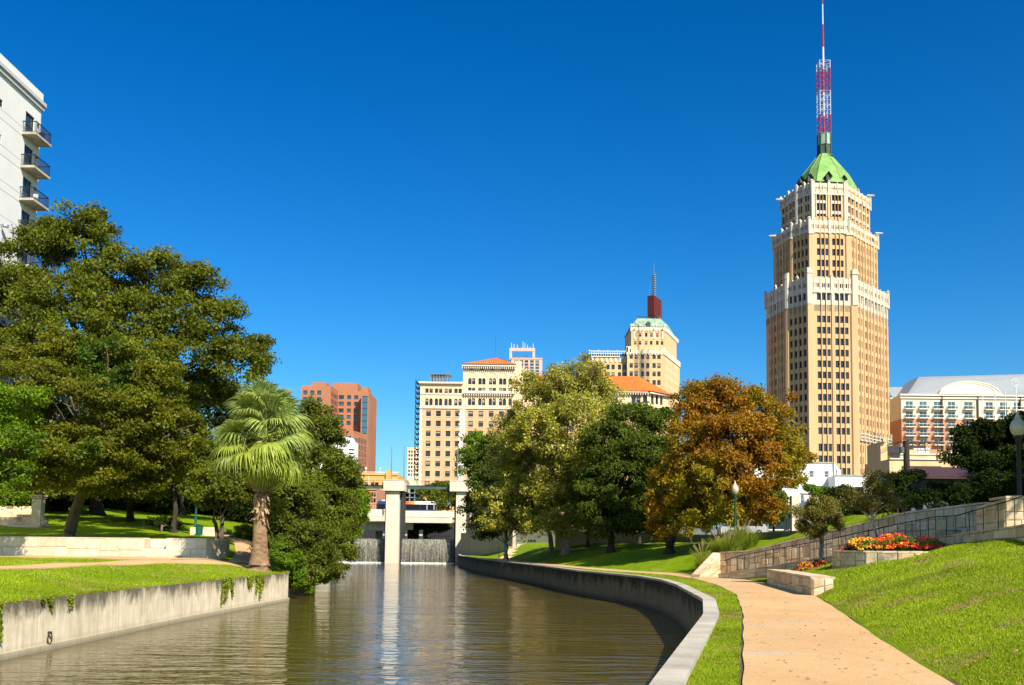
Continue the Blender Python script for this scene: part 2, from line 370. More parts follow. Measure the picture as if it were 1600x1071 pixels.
# ------------------------------------------------------------------ the lie of the land (metres; camera above x=y=0, river level 0)
def tab(pairs):
    xs = [p[0] for p in pairs]; ys = [p[1] for p in pairs]
    return lambda q: np.interp(q, xs, ys)
BANK = 1.35
Wc = tab([(-30, -8.2), (0, -1.0), (11, 1.58), (21.7, 4.2), (27.9, 5.38), (38, 6.3), (43, 6.5), (48, 6.1), (57.4, 3.8), (68, 2.2), (80, 0.0), (98, -3.1), (120, -6.2), (141, -7.6), (400, -8)])   # river face of the right wall
CAP = 0.32
Lp = tab([(-30, -5.5), (0, 0.0), (11, 2.55), (22.7, 5.27), (31.5, 7.1), (39, 8.05), (46, 8.45), (52, 8.0), (58, 5.6), (67, 3.4), (78, 1.4), (88, -0.4), (98, -1.7), (106, -1.1), (141, -5), (400, -5)])
Rp = tab([(-30, -3.0), (0, 2.3), (11, 4.9), (16.5, 6.1), (25.9, 8.3), (31, 9.42), (40.8, 10.5), (48.7, 10.7), (53, 10.0), (58, 7.4), (67, 5.0), (78, 2.9), (88, 0.9), (98, -0.5), (106, 0.2), (112, -2.0), (141, -6.0), (400, -6)])
Kx = tab([(0, 17.5), (20, 16.9), (31, 16.4), (36, 15.6), (41.5, 13.0), (47, 9.95)])          # kerb wall of the ramp
Bx = tab([(0, 32), (37.2, 24.5), (38.0, 21.0), (39.2, 18.6), (41.2, 16.3), (45.0, 13.5), (49.2, 10.3)])   # back wall of the ramp
rampz = tab([(20, 4.0), (31, 3.75), (36, 3.15), (41.5, 2.3), (47, 1.45), (50, 1.35)])
def sstep(a, b, t):
    t = np.clip((t - a) / (b - a), 0, 1); return t * t * (3 - 2 * t)
def h_right(x, y):
    x = np.asarray(x, float); y = np.asarray(y, float)
    s = x - Rp(y)
    sp = np.maximum(s, 0)
    near = 1.35 + 2.05 * (1 - np.exp(-sp * 0.33 / 1.7)) + 0.025 * np.minimum(sp, 12)
    mid = 1.86 + 0.23 * (sp - 0.55)
    mid = np.where(s < 0.35, 1.35, mid)
    far_f = 1.35 + 0.14 * sp
    w1 = sstep(30.6, 33.0, y); w2 = sstep(40.2, 43.0, y)
    front = near * (1 - w1) + (mid * (1 - w2) + far_f * w2) * w1
    front = np.minimum(front, 3.35 + 0 * x)
    back0 = 1.35 + 0.21 * sp
    bxx = Bx(y)
    topB = 2.25 + 0.36 * (x - 10.3)
    back = np.minimum(back0, 3.0)
    back0 = back0 + 0.012 * np.maximum(y - 58, 0) * np.clip(s / 3, 0, 1); back = np.minimum(back0, 3.0)
    wb = np.exp(-np.maximum(y - 49.2, 0) / 7.0)
    wb = wb * sstep(10.1, 10.5, x)
    back = back * (1 - wb) + np.clip(topB, 1.4, 4.35) * wb
    back = np.where(x > 11, np.maximum(back, np.minimum(3.05, 1.35 + 0.17 * sp)), back)
    rp = rampz(y)
    z = np.where(y < 47.0, np.where(x < Kx(y) + 0.28, front, np.where(x < bxx + 0.55, rp - 0.12, back)), np.where((y < 49.4) & (x > 9.95) & (x < bxx + 0.55), rp - 0.12, back))
    und = 0.05 * np.sin(x * 1.1 + 0.7 * y) * np.sin(y * 0.6 + x * 0.3) + 0.03 * np.sin(2.3 * x - 1.7 * y)
    return np.where(s > 0.8, z + und * np.clip((s - 0.8) / 2, 0, 1), np.where(s > 0.6, z, z))
We = tab([(-30, -13.5), (23.7, -12.2), (36, -11.8), (49, -10.9), (52, -11.4), (60, -12.6), (80, -15.0), (120, -20.5), (141, -28.5), (400, -28.5)])   # left bank water edge
swy = tab([(-80, 70), (-29, 57), (-16.2, 53.5), (-5, 50)])        # stone wall line, y as a function of x
def h_left(x, y):
    x = np.asarray(x, float); y = np.asarray(y, float)
    d = We(y) - x
    z = 1.35 + 0.58 * sstep(0.3, 5.0, d)
    yw = swy(x)
    behind = 2.72 + 0.035 * (y - yw) + 0.10 * np.clip(-20 - x, 0, 30) * sstep(0, 25, y - yw)
    behind = np.minimum(behind, 7.0)
    soft = 1.93 + (behind - 1.93) * sstep(0, 9, y - yw)
    k = sstep(-17.2, -16.4, x)
    beh = behind * (1 - k) + soft * k
    z2 = np.where(y > yw + 0.95, beh, z)
    z2 = np.where((d < 5) & (y > yw), 1.35 + (z2 - 1.35) * sstep(0.0, 5.0, d), z2)
    und = 0.04 * np.sin(x * 0.9 + 0.5 * y) * np.sin(y * 0.5 - x * 0.3)
    return z2 + und * np.clip(d - 1, 0, 1) * np.where(abs(y - yw) < 1, 0, 1)
def grid(name, ys, xfun, hfun, material):
    rows = []
    for y in ys: rows.append(xfun(y))
    X = np.array(rows); Y = np.repeat(np.array(ys)[:, None], X.shape[1], 1); Z = hfun(X, Y)
    n, m = X.shape
    V = np.stack([X, Y, Z], -1).reshape(-1, 3)
    idx = np.arange(n * m).reshape(n, m)
    F_ = np.stack([idx[:-1, :-1], idx[:-1, 1:], idx[1:, 1:], idx[1:, :-1]], -1).reshape(-1, 4)
    me = bpy.data.meshes.new(name); me.from_pydata(V.tolist(), [], F_.tolist())
    me.polygons.foreach_set('use_smooth', [True] * len(F_)); me.materials.append(material); me.update()
    o = bpy.data.objects.new(name, me); col.objects.link(o); o['kind'] = 'structure'; return o
ys = np.concatenate([np.arange(-30, 6, 2.0), np.arange(6, 60, 0.3), np.arange(60, 100, 1.0), np.arange(100, 145.1, 3.0)])
tt = np.concatenate([np.arange(0, 22, 0.28), np.arange(22, 60, 3), [80, 120, 200, 400]])
grid('right_lawn', ys, lambda y: Wc(y) + CAP - 0.03 + tt, h_right, M['grass'])
tl = np.concatenate([np.arange(0, 26, 0.4), np.arange(26, 90, 3), [120, 200, 400]])[::-1]
grid('left_lawn', ys, lambda y: We(y) - 0.24 - tl, h_left, M['grass'])

# path strips, a few centimetres proud of the lawn with their own edges
def strip(name, ys, l, r, hfun, material, up=0.03, n=7):
    mb = MB(); prev = None
    for y in ys:
        xs = np.linspace(l(y), r(y), n); zs = np.maximum(hfun(xs, np.full(n, y)), 0) 
        zmid = float(np.median(zs))
        row = [(xs[0], y, zmid - 0.1)] + [(x, y, zmid + up) for x in xs] + [(xs[-1], y, zmid - 0.1)]
        if prev:
            for a in range(len(row) - 1): mb.face([prev[a], prev[a + 1], row[a + 1], row[a]])
        prev = row
    return struct(mb, name, material)
strip('right_path', np.concatenate([np.arange(-30, 6, 1.0), np.arange(6, 60, 0.25), np.arange(60, 107.1, 1.0)]), lambda y: Lp(y) + 0.012 * math.sin(y * 2.1), lambda y: Rp(y) + 0.012 * math.sin(y * 1.7 + 1), lambda x, y: 0 * x + BANK, M['path'])
# dark soil gutters where turf meets the paving
def edge(name, ys, c, w, z, material):
    mb = MB(); prev = None
    for y in ys:
        q = c(y) + 0.008 * math.sin(y * 3.1) + 0.006 * math.sin(y * 13.7); ww = w * (0.8 + 0.25 * math.sin(y * 1.9))
        row = [(q - ww, y, z), (q + ww, y, z)]
        if prev: mb.face([prev[0], prev[1], row[1], row[0]])
        prev = row
    return struct(mb, name, material)
edge('right_path_soil_edge', np.arange(6, 60, 0.15), lambda y: Lp(y) - 0.03, 0.026, BANK + 0.006, M['soil'])
edge('right_path_upper_soil_edge', np.arange(6, 31, 0.4), lambda y: Rp(y) + 0.05, 0.03, BANK + 0.028, M['soil'])

# left path as a ribbon along a centre line
def ribbon(name, pts, widths, hfun, material, up=0.035, sub=6):
    pts = [Vector((p[0], p[1])) for p in pts]; mb = MB(); fine = []
    for i in range(len(pts) - 1):
        for k in range(sub):
            t = k / sub; p0 = pts[max(i - 1, 0)]; p1 = pts[i]; p2 = pts[i + 1]; p3 = pts[min(i + 2, len(pts) - 1)]
            q = 0.5 * ((2 * p1) + (p2 - p0) * t + (2 * p0 - 5 * p1 + 4 * p2 - p3) * t * t + (3 * p1 - p0 - 3 * p2 + p3) * t ** 3)
            fine.append((q, widths[i] * (1 - t) + widths[i + 1] * t))
    prev = None
    for i, (q, w) in enumerate(fine):
        d = (fine[min(i + 1, len(fine) - 1)][0] - fine[max(i - 1, 0)][0]).normalized(); nrm = Vector((-d.y, d.x))
        us = np.linspace(-1, 1, 7); row = []
        ps = [q + nrm * (w * u / 2) for u in us]
        zs = hfun(np.array([p.x for p in ps]), np.array([p.y for p in ps]))
        z = [float(a) + up for a in zs]
        row = [(ps[0].x, ps[0].y, z[0] - 0.12)] + [(p.x, p.y, zz) for p, zz in zip(ps, z)] + [(ps[-1].x, ps[-1].y, z[-1] - 0.12)]
        if prev:
            for a in range(len(row) - 1): mb.face([prev[a + 1], prev[a], row[a], row[a + 1]])
        prev = row
    return struct(mb, name, material)
ribbon('left_path', [(-17.8, 0), (-17.6, 15), (-17.2, 28), (-16.9, 36), (-16.4, 42), (-15.8, 47), (-14.6, 51), (-14.3, 54.5), (-15.6, 60), (-19, 68), (-24, 78)], [2.0, 2.0, 2.0, 2.0, 2.1, 2.4, 2.4, 2.0, 2.0, 2.0, 2.0], h_left, M['path'])
ribbon('left_path_branch', [(-42, 58.5), (-32, 55.6), (-26, 53.4), (-21, 51.6), (-17.5, 50.2), (-15.2, 49.2)], [2.6, 2.6, 2.6, 2.8, 3.4, 3.8], h_left, M['path'], up=0.05)

# river, its bed and the ground of the city behind
mb = MB(); mb.face([(-60, -60, 0), (40, -60, 0), (40, 146, 0), (-60, 146, 0)]); struct(mb, 'river_water', M['water'])
mb = MB(); mb.face([(-33, 142.2, 3.40), (-7.4, 142.2, 3.40), (-7.4, 320, 3.40), (-33, 320, 3.40)]); struct(mb, 'upper_river_water', M['still_water'])
CG = 5.2
M['cityground'] = mat('city_ground', (0.14, 0.14, 0.10), 0.9, 0.3, 0.05, 1, b=0)
mb = MB()
mb.face([(-5, 144, CG), (4000, 144, CG), (4000, 5000, CG), (-5, 5000, CG)])
mb.face([(-4000, 144, CG), (-34, 144, CG), (-34, 5000, CG), (-4000, 5000, CG)])
mb.face([(-34, 318, CG), (-5, 318, CG), (-5, 5000, CG), (-34, 5000, CG)])
mb.face([(-5, 144, 1), (-5, 144, CG), (-5, 318, CG), (-5, 318, 1)])
mb.face([(-34, 144, 1), (-34, 318, 1), (-34, 318, CG), (-34, 144, CG)])
mb.face([(-5, 143.9, -1), (400, 143.9, -1), (400, 143.9, CG), (-5, 143.9, CG)])
mb.face([(-400, 143.9, -1), (-34, 143.9, -1), (-34, 143.9, CG), (-400, 143.9, CG)])
struct(mb, 'city_ground', M['cityground'])
# raised ground behind the right lawn
mb = MB(); mb.box(20, 400, 62, 144, 1.0, 4.0); struct(mb, 'street_terrace', M['cityground'])

# ------------------------------------------------------------------ river walls
def panels(root, fx, y0, y1, n, side, thick, z0, z1, material, name='wall_panel', gap=0.012):
    yy = np.linspace(y0, y1, n + 1)
    for i in range(n):
        ss = np.linspace(yy[i] + gap, yy[i + 1] - gap, 4); mb = MB()
        A = [(fx(s), s) for s in ss]; B = [(fx(s) + side * thick, s) for s in ss]
        poly = A + B[::-1]
        if side < 0: poly = poly[::-1]
        mb.prism(poly[::-1], z0, z1, True)
        mb.build(name, material, root)
lw = thing('river_wall', (-12.2, 23, 0), 'pale streaked concrete river wall below the left lawn with vines hanging over it', 'wall')
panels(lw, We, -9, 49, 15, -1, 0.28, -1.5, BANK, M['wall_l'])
mb = MB()
for i in range(58):
    y0 = -9 + i; y1 = y0 + 1
    a = float(We(y0)); b = float(We(y1))
    mb.hexa([(a - 0.1, y0, -1), (a + 0.07, y0, -1), (b + 0.07, y1, -1), (b - 0.1, y1, -1), (a - 0.1, y0, 0.16), (a + 0.07, y0, 0.16), (b + 0.07, y1, 0.16), (b - 0.1, y1, 0.16)])
mb.build('footing_ledge', M['wall_l'], lw)
mb = MB(); mb.obox((-10.9, 49.0), (-0.95, 0.3), 0, 5, -0.28, 0.0, -1.5, BANK); mb.build('end_wall', M['wall_l'], lw)
rg = thing('mooring_ring', (-12.15, 26, 0.7), 'rusty iron mooring ring hanging on the left river wall just above the water', 'ring')
g = P(102, 1000, 26.0); g.x = float(We(26.3)) + 0.03
mb = MB(); c0 = Vector((g.x, 26.3, g.z))
mb.tube([c0 + Vector((0.03, math.cos(a) * 0.12, math.sin(a) * 0.15)) for a in np.linspace(0, 2 * math.pi, 17)], 0.018, 6, cap=False); mb.build('ring', M['bark_dark'], rg)
mb = MB(); mb.tube([c0 + Vector((-0.02, 0, 0.15)), c0 + Vector((0.07, 0, 0.15))], 0.035, 8); mb.build('eye_bolt', M['bark_dark'], rg)

rw = thing('river_wall', (5.4, 28, 0), 'dark algae stained concrete river wall with pale coping curving along the right bank', 'wall')
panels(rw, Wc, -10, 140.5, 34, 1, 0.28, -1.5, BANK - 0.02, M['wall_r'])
yy = np.concatenate([np.arange(-10, 48, 2.9), np.arange(48, 140, 4.6), [140.5]])
for i in range(len(yy) - 1):
    ss = np.linspace(yy[i] + 0.016, yy[i + 1] - 0.016, 5); mb = MB()
    A = [(Wc(s) - 0.03, s) for s in ss]; B = [(Wc(s) + CAP, s) for s in ss]
    mb.prism((A + B[::-1])[::-1], BANK - 0.018, BANK + 0.075, True, True); mb.build('coping_slab', M['coping'], rw)
# ------------------------------------------------------------------ facades with real openings
WIN = {}
def win_mesh(w, h, style, var=0):
    k = (round(w, 2), round(h, 2), style, var)
    if k in WIN: return WIN[k]
    w, h = k[0], k[1]; mb = MB()
    fr, gl = {'brown': ('frame_brown', 'glass'), 'white': ('frame_white', 'glass_blue'), 'dark': ('frame_dark', 'glass'), 'blue': ('frame_dark', 'glass_blue')}[style[:style.find('_')] if '_' in style else style]
    t = min(0.12, w * 0.10)
    mb.box(-w / 2, -w / 2 + t, -0.06, 0.04, 0, h); mb.box(w / 2 - t, w / 2, -0.06, 0.04, 0, h)
    mb.box(-w / 2 + t, w / 2 - t, -0.06, 0.04, h - t, h); mb.box(-w / 2 + t, w / 2 - t, -0.06, 0.04, 0, t)
    mb.box(-w / 2 + t, w / 2 - t, -0.045, 0.03, h * 0.5 - t * 0.35, h * 0.5 + t * 0.35)
    if style.endswith('_two'): mb.box(-t * 0.4, t * 0.4, -0.04, 0.03, t, h - t)
    mb.box(-w / 2 + t, w / 2 - t, 0.0, 0.02, t, h - t, 1)
    if var: 
        q = (0.35, 0.6, 0.8)[var - 1]
        mb.box(-w / 2 + t, w / 2 - t, -0.02, -0.003, t + (h - 2 * t) * q, h - t - 0.002, 2)
    me = mb.mesh('window', [M[fr], M[gl], M['blind']]); WIN[k] = me; return me
BUDGET = {}
def facade(root, wall, p0, p1, z0, z1, cols, rows, depth=0.3, style='brown', limit=10000, rest=None, sill=None, arch=False, skip=None, wallmi=0, vary=True):
    """wall: MB collecting the wall faces; p0 to p1 runs left to right seen from outside; cols and rows are openings in metres (rows absolute z)."""
    p0 = Vector(p0[:2]); p1 = Vector(p1[:2]); L = (p1 - p0).length; d = (p1 - p0) / L; n = Vector((d.y, -d.x))
    def q(u, z, w=0.0): return (p0.x + d.x * u + n.x * w, p0.y + d.y * u + n.y * w, z)
    us = sorted(set([0.0, L] + [c for cc in cols for c in cc])); zs = sorted(set([z0, z1] + [r for rr in rows for r in rr]))
    cs = set((a, b) for a, b in cols); rs = set((a, b) for a, b in rows)
    rz = math.atan2(d.y, d.x)
    for j in range(len(zs) - 1):
        za, zb = zs[j], zs[j + 1]; isr = (za, zb) in rs
        if not isr:
            wall.face([q(0, za), q(L, za), q(L, zb), q(0, zb)], wallmi); continue
        for i in range(len(us) - 1):
            ua, ub = us[i], us[i + 1]
            if isr and (ua, ub) in cs and not (skip and skip(cols.index((ua, ub)) if (ua, ub) in cols else 0, za)):
                wall.face([q(ua, za), q(ua, za, -depth), q(ua, zb, -depth), q(ua, zb)], wallmi)
                wall.face([q(ub, za, -depth), q(ub, za), q(ub, zb), q(ub, zb, -depth)], wallmi)
                wall.face([q(ua, za), q(ub, za), q(ub, za, -depth), q(ua, za, -depth)], wallmi)
                wall.face([q(ua, zb, -depth), q(ub, zb, -depth), q(ub, zb), q(ua, zb)], wallmi)
                if arch:
                    r = (ub - ua) / 2; mid = (ua + ub) / 2; K = 6
                    for side in (-1, 1):
                        pts = [(mid + side * r, zb)]
                        for k in range(K + 1):
                            a = math.pi / 2 * k / K
                            pts.append((mid + side * r * math.cos(a), zb - r + r * math.sin(a)))
                        for k in range(1, len(pts) - 1):
                            tri = [pts[0], pts[k], pts[k + 1]]
                            if side > 0: tri = tri[::-1]
                            wall.face([q(u, z, -0.02) for u, z in tri], wallmi)
                            a_, b_ = pts[k], pts[k + 1]
                            wall.face([q(a_[0], a_[1], -0.02), q(b_[0], b_[1], -0.02), q(b_[0], b_[1], -depth), q(a_[0], a_[1], -depth)], wallmi)
                w_, h_ = ub - ua - 0.01, zb - za - 0.01
                c = q((ua + ub) / 2, za + 0.005, -depth + 0.075)
                key = root.name; BUDGET[key] = BUDGET.get(key, 0) + 1
                if BUDGET[key] <= limit:
                    inst('window', win_mesh(w_, h_, style, random.choice((0, 0, 1, 2, 3, 0)) if vary else 0), root, c, rz)
                elif rest is not None:
                    rest.obox(p0, d, ua + 0.003, ub - 0.003, -depth - 0.02, -depth + 0.05, za + 0.003, zb - 0.003)
                if sill is not None:
                    sill.obox(p0, d, ua - 0.12, ub + 0.12, 0.0, 0.14, za - 0.2, za - 0.003)
            else:
                wall.face([q(ua, za), q(ub, za), q(ub, zb), q(ua, zb)], wallmi)
    return d, n, L
def fr(fracs, L): return [(a * L, b * L) for a, b in fracs]

# ------------------------------------------------------------------ the octagonal tan tower
def tower():
    Y0 = 320.0
    T = thing('octagonal_tower', (95, 340, CG), 'tall tan octagonal skyscraper with white gothic crown and bright green pyramid roof', 'skyscraper')
    X = lambda px, Y: Xp(px, Y, 560)
    base = [(X(1195, 343), 343), (X(1229, 327), 327), (X(1262, 320), 320), (X(1338, 321.5), 321.5), (X(1391, 341), 341)]
    base += [(base[4][0] - 1.5, 358), (X(1338, 372), 374), (X(1262, 372), 374), (base[0][0] * 360 / 343 + 1.5, 360)]
    cx = sum(p[0] for p in base) / len(base); cy = sum(p[1] for p in base) / len(base)
    cx = (X(1195, 343) + X(1391, 341)) / 2 + 0.25; base = [(cx + (p[0] - cx) * 0.975, p[1]) for p in base]
    def sc_(f, dx=0): return [(cx + dx + (p[0] - cx) * f, cy + (p[1] - cy) * f) for p in base]
    tiers = [(base, 0), (sc_(0.86, -0.1), 1), (sc_(0.735, 0.25), 2)]
    Zf = lambda py, Y=Y0: Zp(1300, py, Y)
    FR = {0: [(.15, .22), (.28, .35), (.41, .48), (.62, .69), (.75, .82), (.87, .94)],
          1: [(.11, .26), (.33, .48), (.55, .70), (.77, .92)],
          2: [(.185, .262), (.287, .364), (.389, .466), (.565, .642), (.667, .744), (.769, .846)],
          3: [(.05, .105), (.14, .195), (.27, .325), (.36, .415), (.45, .505), (.57, .625), (.66, .715), (.75, .805), (.87, .915), (.945, .985)]}
    wall = MB(); rest = MB(); tc = MB(); piers = MB()
    rows0 = [(Zf(446 + 17.5 * k + 5.3), Zf(446 + 17.5 * k - 5.3)) for k in range(14)] + [(Zf(y + 6), Zf(y - 6)) for y in (699.5, 718, 737)]
    zt0 = Zf(434); zwhite = Zf(476)
    rows0 = sorted(rows0)
    order = [2, 1, 3, 0]
    def do(poly, z0, z1, rows, mi_split=None, white=None, FRx=FR, style='dark', dep=0.45):
        for f in order:
            L = (Vector(poly[f + 1]) - Vector(poly[f])).length
            cols = [(round(a, 4), round(b, 4)) for a, b in fr(FRx[f], L)]
            lo = [r for r in rows if white is None or r[1] < white]; hi = [r for r in rows if white is not None and r[1] >= white]
            zm = white if white is not None else z1
            facade(T, wall, poly[f], poly[f + 1], z0, zm, cols, lo, dep, style, 292, rest, wallmi=0, vary=False)
            if white is not None: facade(T, wall, poly[f], poly[f + 1], zm, z1, cols, hi, dep, style, 292, rest, wallmi=1, vary=False)
            p0 = Vector(poly[f]); d = (Vector(poly[f + 1]) - p0) / L
            cc = cols
            # slender piers between the lights, standing proud
            edges = [(cc[i][1], cc[i + 1][0]) for i in range(len(cc) - 1)]
            for (a, b) in edges:
                m_ = (a + b) / 2; w_ = min(0.42, (b - a) * 0.32)
                piers.obox(p0, d, m_ - w_, m_ + w_, 0.0, 0.38, z0, z1 - 0.5, 0 if white is None else 0)
                if white is not None: piers.obox(p0, d, m_ - w_ - 0.02, m_ + w_ + 0.02, 0.0, 0.42, zm, z1 - 0.4, 1)
        for i in range(4, len(poly)):
            a = poly[i]; b = poly[(i + 1) % len(poly)]
            wall.face([(a[0], a[1], z0), (b[0], b[1], z0), (b[0], b[1], z1), (a[0], a[1], z1)], 0)
        wall.face([(p[0], p[1], z1 - 0.9) for p in poly], 1)
    def corner(poly, z0, z1, w, ks, mi=0, proud=0.7):
        for k in ks:
            p = Vector(poly[k]); a = Vector(poly[k - 1]) if k else Vector(poly[-1]); b = Vector(poly[k + 1])
            d1 = (a - p).normalized(); d2 = (b - p).normalized()
            out = -(d1 + d2); out = out.normalized() * proud if out.length > 0.01 else Vector((0, -proud))
            lim = {0: .10, 1: .10, 2: .125, 3: .045}; wa = min(w, lim[k - 1] * (a - p).length); wb_ = min(w, lim[k] * (b - p).length)
            q = [p + d1 * wa, p + d1 * wa * 0.9 + out, p + out * 1.25, p + d2 * wb_ * 0.9 + out, p + d2 * wb_]
            q = [(v.x, v.y) for v in q] + [(p.x - out.x, p.y - out.y)]
            piers.prism(q, z0, z1, True, mi=mi)
    def parapet(poly, zt, h, nper, mi=1, th=0.5):
        for f in range(4):
            p0 = Vector(poly[f]); L = (Vector(poly[f + 1]) - p0).length; d = (Vector(poly[f + 1]) - p0) / L
            tc.obox(p0, d, -0.1, L + 0.1, 0.06, 0.34, zt - h * 0.95, zt - h * 0.8)
            tc.obox(p0, d, 0, L, -0.4, 0.16, zt - h * 0.35, zt + 0.0)
            tc.obox(p0, d, 0, L, -0.4, 0.16, zt - h * 0.8, zt - h * 0.62)
            m_ = nper[f]
            for k in range(m_ + 1):
                u = L * k / m_
                big = (k % max(1, m_ // 2) == 0)
                w_ = 0.42 if big else 0.2
                tc.obox(p0, d, u - w_, u + w_, -0.3, 0.45 if big else 0.30, zt - h, zt + (h * 0.15 if big else h * 0.08))
                if big: tc.frust([(p0.x + d.x * (u + a) + d.y * b, p0.y + d.y * (u + a) - d.x * b) for a, b in ((-w_, 0.62), (w_, 0.62), (w_, -0.3), (-w_, -0.3))], zt + h * 0.15, [(p0.x + d.x * u + d.y * 0.16, p0.y + d.y * u - d.x * 0.16)] * 4, zt + h * 0.3)
                if k < m_:
                    # pierced tracery: little round-headed openings read as posts between two rails
                    for s_ in (0.33, 0.67):
                        uu = u + L / m_ * s_
                        tc.obox(p0, d, uu - 0.1, uu + 0.1, -0.2, 0.12, zt - h * 0.62, zt - h * 0.35)
    do(tiers[0][0], CG, zt0, rows0, white=zwhite)
    corner(base, CG, zwhite, 1.9, [1, 2, 3], 0, 0.55)
    corner(base, zwhite, Zf(421), 1.6, [1, 2, 3], 1, 0.75)
    corner(base, Zf(421), Zf(419), 1.1, [1, 2, 3], 1, 0.5)
    corner(base, Zf(428), Zf(427), 1.75, [1, 2, 3], 1, 0.95)
    parapet(base, zt0, 5.2, [4, 4, 8, 8])
    p2 = tiers[1][0]
    z2t = Zf(349, 324)
    rows1 = sorted([(Zp(1300, y + 5.2, 323), Zp(1300, y - 5.2, 323)) for y in (358, 376, 392.5, 410, 426)])
    do(p2, zt0 - 1, z2t, rows1)
    corner(p2, zt0 - 2, Zf(367, 324), 1.6, [1, 2, 3], 0, 0.5)
    corner(p2, Zf(367, 324), Zf(364, 324), 1.9, [1, 2, 3], 1, 0.75)
    parapet(p2, z2t + 0.9, 4.4, [4, 4, 8, 8])
    p3 = tiers[2][0]; z3t = Zf(287, 327)
    FR3 = {0: [(.1, .26), (.34, .46), (.56, .7), (.78, .9)], 1: [(.07, .21), (.24, .38), (.55, .69), (.72, .86)],
           2: [(.13, .21), (.225, .305), (.32, .40), (.58, .66), (.675, .755), (.77, .85)], 3: [(.06, .16), (.2, .3), (.38, .46), (.52, .6), (.68, .76), (.84, .92)]}
    rows2 = sorted([(Zp(1300, 313, 327), Zp(1300, 302, 327)), (Zp(1300, 329, 327), Zp(1300, 317.5, 327)), (Zp(1300, 338, 327), Zp(1300, 334, 327))])
    do(p3, z2t - 1, z3t, rows2, style='dark', FRx=FR3)
    # white spandrels between the crown's windows and carved heads over them
    for f in range(4):
        p0 = Vector(p3[f]); L = (Vector(p3[f + 1]) - p0).length; d = (Vector(p3[f + 1]) - p0) / L
        cc = fr(FR3[f], L); grp = [(cc[0][0], cc[len(cc) // 2 - 1][1]), (cc[len(cc) // 2][0], cc[-1][1])]
        for a, b in grp:
            tc.obox(p0, d, a, b, 0.0, 0.12, Zf(317.5, 327), Zf(313, 327)); tc.obox(p0, d, a, b, 0.0, 0.12, Zf(334, 327), Zf(329, 327))
            tc.obox(p0, d, a - 0.25, b + 0.25, 0.0, 0.3, Zf(301.5, 327), Zf(296, 327))
            for q_ in (a - 0.35, b + 0.05): tc.obox(p0, d, q_, q_ + 0.3, 0.0, 0.35, Zf(338, 327), Zf(296, 327))
    corner(p3, z2t - 2, Zf(283, 327), 1.0, [1, 2, 3], 1, 0.5)
    parapet(p3, z3t + 0.2, 4.2, [4, 4, 4, 6])
    # gargoyles
    for (px, py, dx, Y) in ((1217, 312, -2.2, 335), (1361, 306, 2.2, 335), (1206, 369, -2.2, 337), (1374, 365, 2.2, 337)):
        c = P(px, py, Y); tc.tube([(c.x - dx * 0.6, c.y, c.z), (c.x + dx * 0.5, c.y - 0.3, c.z - 0.1)], [0.4, 0.22], 6)
    wall.build('wall', [M['tan'], M['terracotta']], T)
    piers.build('pilasters', [M['tan'], M['terracotta']], T)
    tc.build('parapets', M['terracotta'], T, kind='stuff')
    if rest.v: rest.build('side_windows', M['glass'], T, kind='stuff')
    # low annexe balcony with tracery on the right face
    mb = MB(); p0 = Vector(base[3]); L = (Vector(base[4]) - p0).length; d = (Vector(base[4]) - p0) / L
    za, zb = Zf(690, 325), Zf(676, 325)
    for k in range(9):
        u = L * (0.03 + 0.94 * k / 8); mb.obox(p0, d, u - 0.22, u + 0.22, 0.3, 0.95, za, zb + (1.2 if k % 4 == 0 else 0.2))
        if k < 8:
            un = L * (0.03 + 0.94 * (k + 1) / 8)
            for j in range(3): mb.obox(p0, d, u + 0.3, un - 0.3, 0.3, 0.7, za + (zb - za) * (0.02 + j * 0.36), za + (zb - za) * (0.13 + j * 0.36))
    mb.build('tracery_balcony', M['terracotta'], T)
    # roof
    zr0 = Zp(1288, 288, 334); zr1 = Zp(1288, 236, 341); zm_ = Zp(1288, 261, 337)
    ctr = Vector((Xp(1288, cy, 240), cy))
    rb = [(ctr.x + (p[0] - cx) * 0.56, cy + (p[1] - cy) * 0.56) for p in base]
    rm = [(ctr.x + (p[0] - cx) * 0.385, cy + (p[1] - cy) * 0.385) for p in base]
    rt = [(ctr.x + (p[0] - cx) * 0.125, cy + (p[1] - cy) * 0.125) for p in base]
    mb = MB(); mb.frust(rb, zr0 + 0.2, rm, zm_, False); mb.frust(rm, zm_, rt, zr1, True)
    for k in range(0, len(rb)):
        mb.tube([(rb[k][0], rb[k][1], zr0 + 0.2), (rm[k][0], rm[k][1], zm_ + 0.05), (rt[k][0], rt[k][1], zr1)], 0.14, 5)
    roof = mb.build('roof', M['copper'], T)
    for (px, py, Y, s_) in ((1265, 277, 334, .72), (1294, 275, 331.5, .78), (1252, 279, 338, .62), (1318, 278, 335, .62)):
        c = P(px, py + 7, Y); d = MB(); hw = 1.15 * s_; hh = 2.1 * s_
        d.box(c.x - hw * .8, c.x + hw * .8, c.y - 0.2, c.y + 3.2, c.z, c.z + hh, 1)
        d.face([(c.x - hw - .5, c.y - .9, c.z + hh - .5), (c.x, c.y - .9, c.z + hh + 1.7 * s_), (c.x, c.y + 4, c.z + hh + 1.7 * s_), (c.x - hw - .5, c.y + 4, c.z + hh - .5)], 0)
        d.face([(c.x, c.y - .9, c.z + hh + 1.7 * s_), (c.x + hw + .5, c.y - .9, c.z + hh - .5), (c.x + hw + .5, c.y + 4, c.z + hh - .5), (c.x, c.y + 4, c.z + hh + 1.7 * s_)], 0)
        d.face([(c.x - hw, c.y - .2, c.z + hh), (c.x + hw, c.y - .2, c.z + hh), (c.x, c.y - .2, c.z + hh + 1.2 * s_)], 1)
        d.build('dormer', [M['copper'], M['frame_dark']], roof)
    # lantern and mast
    zl1 = Zp(1288, 201, 341)
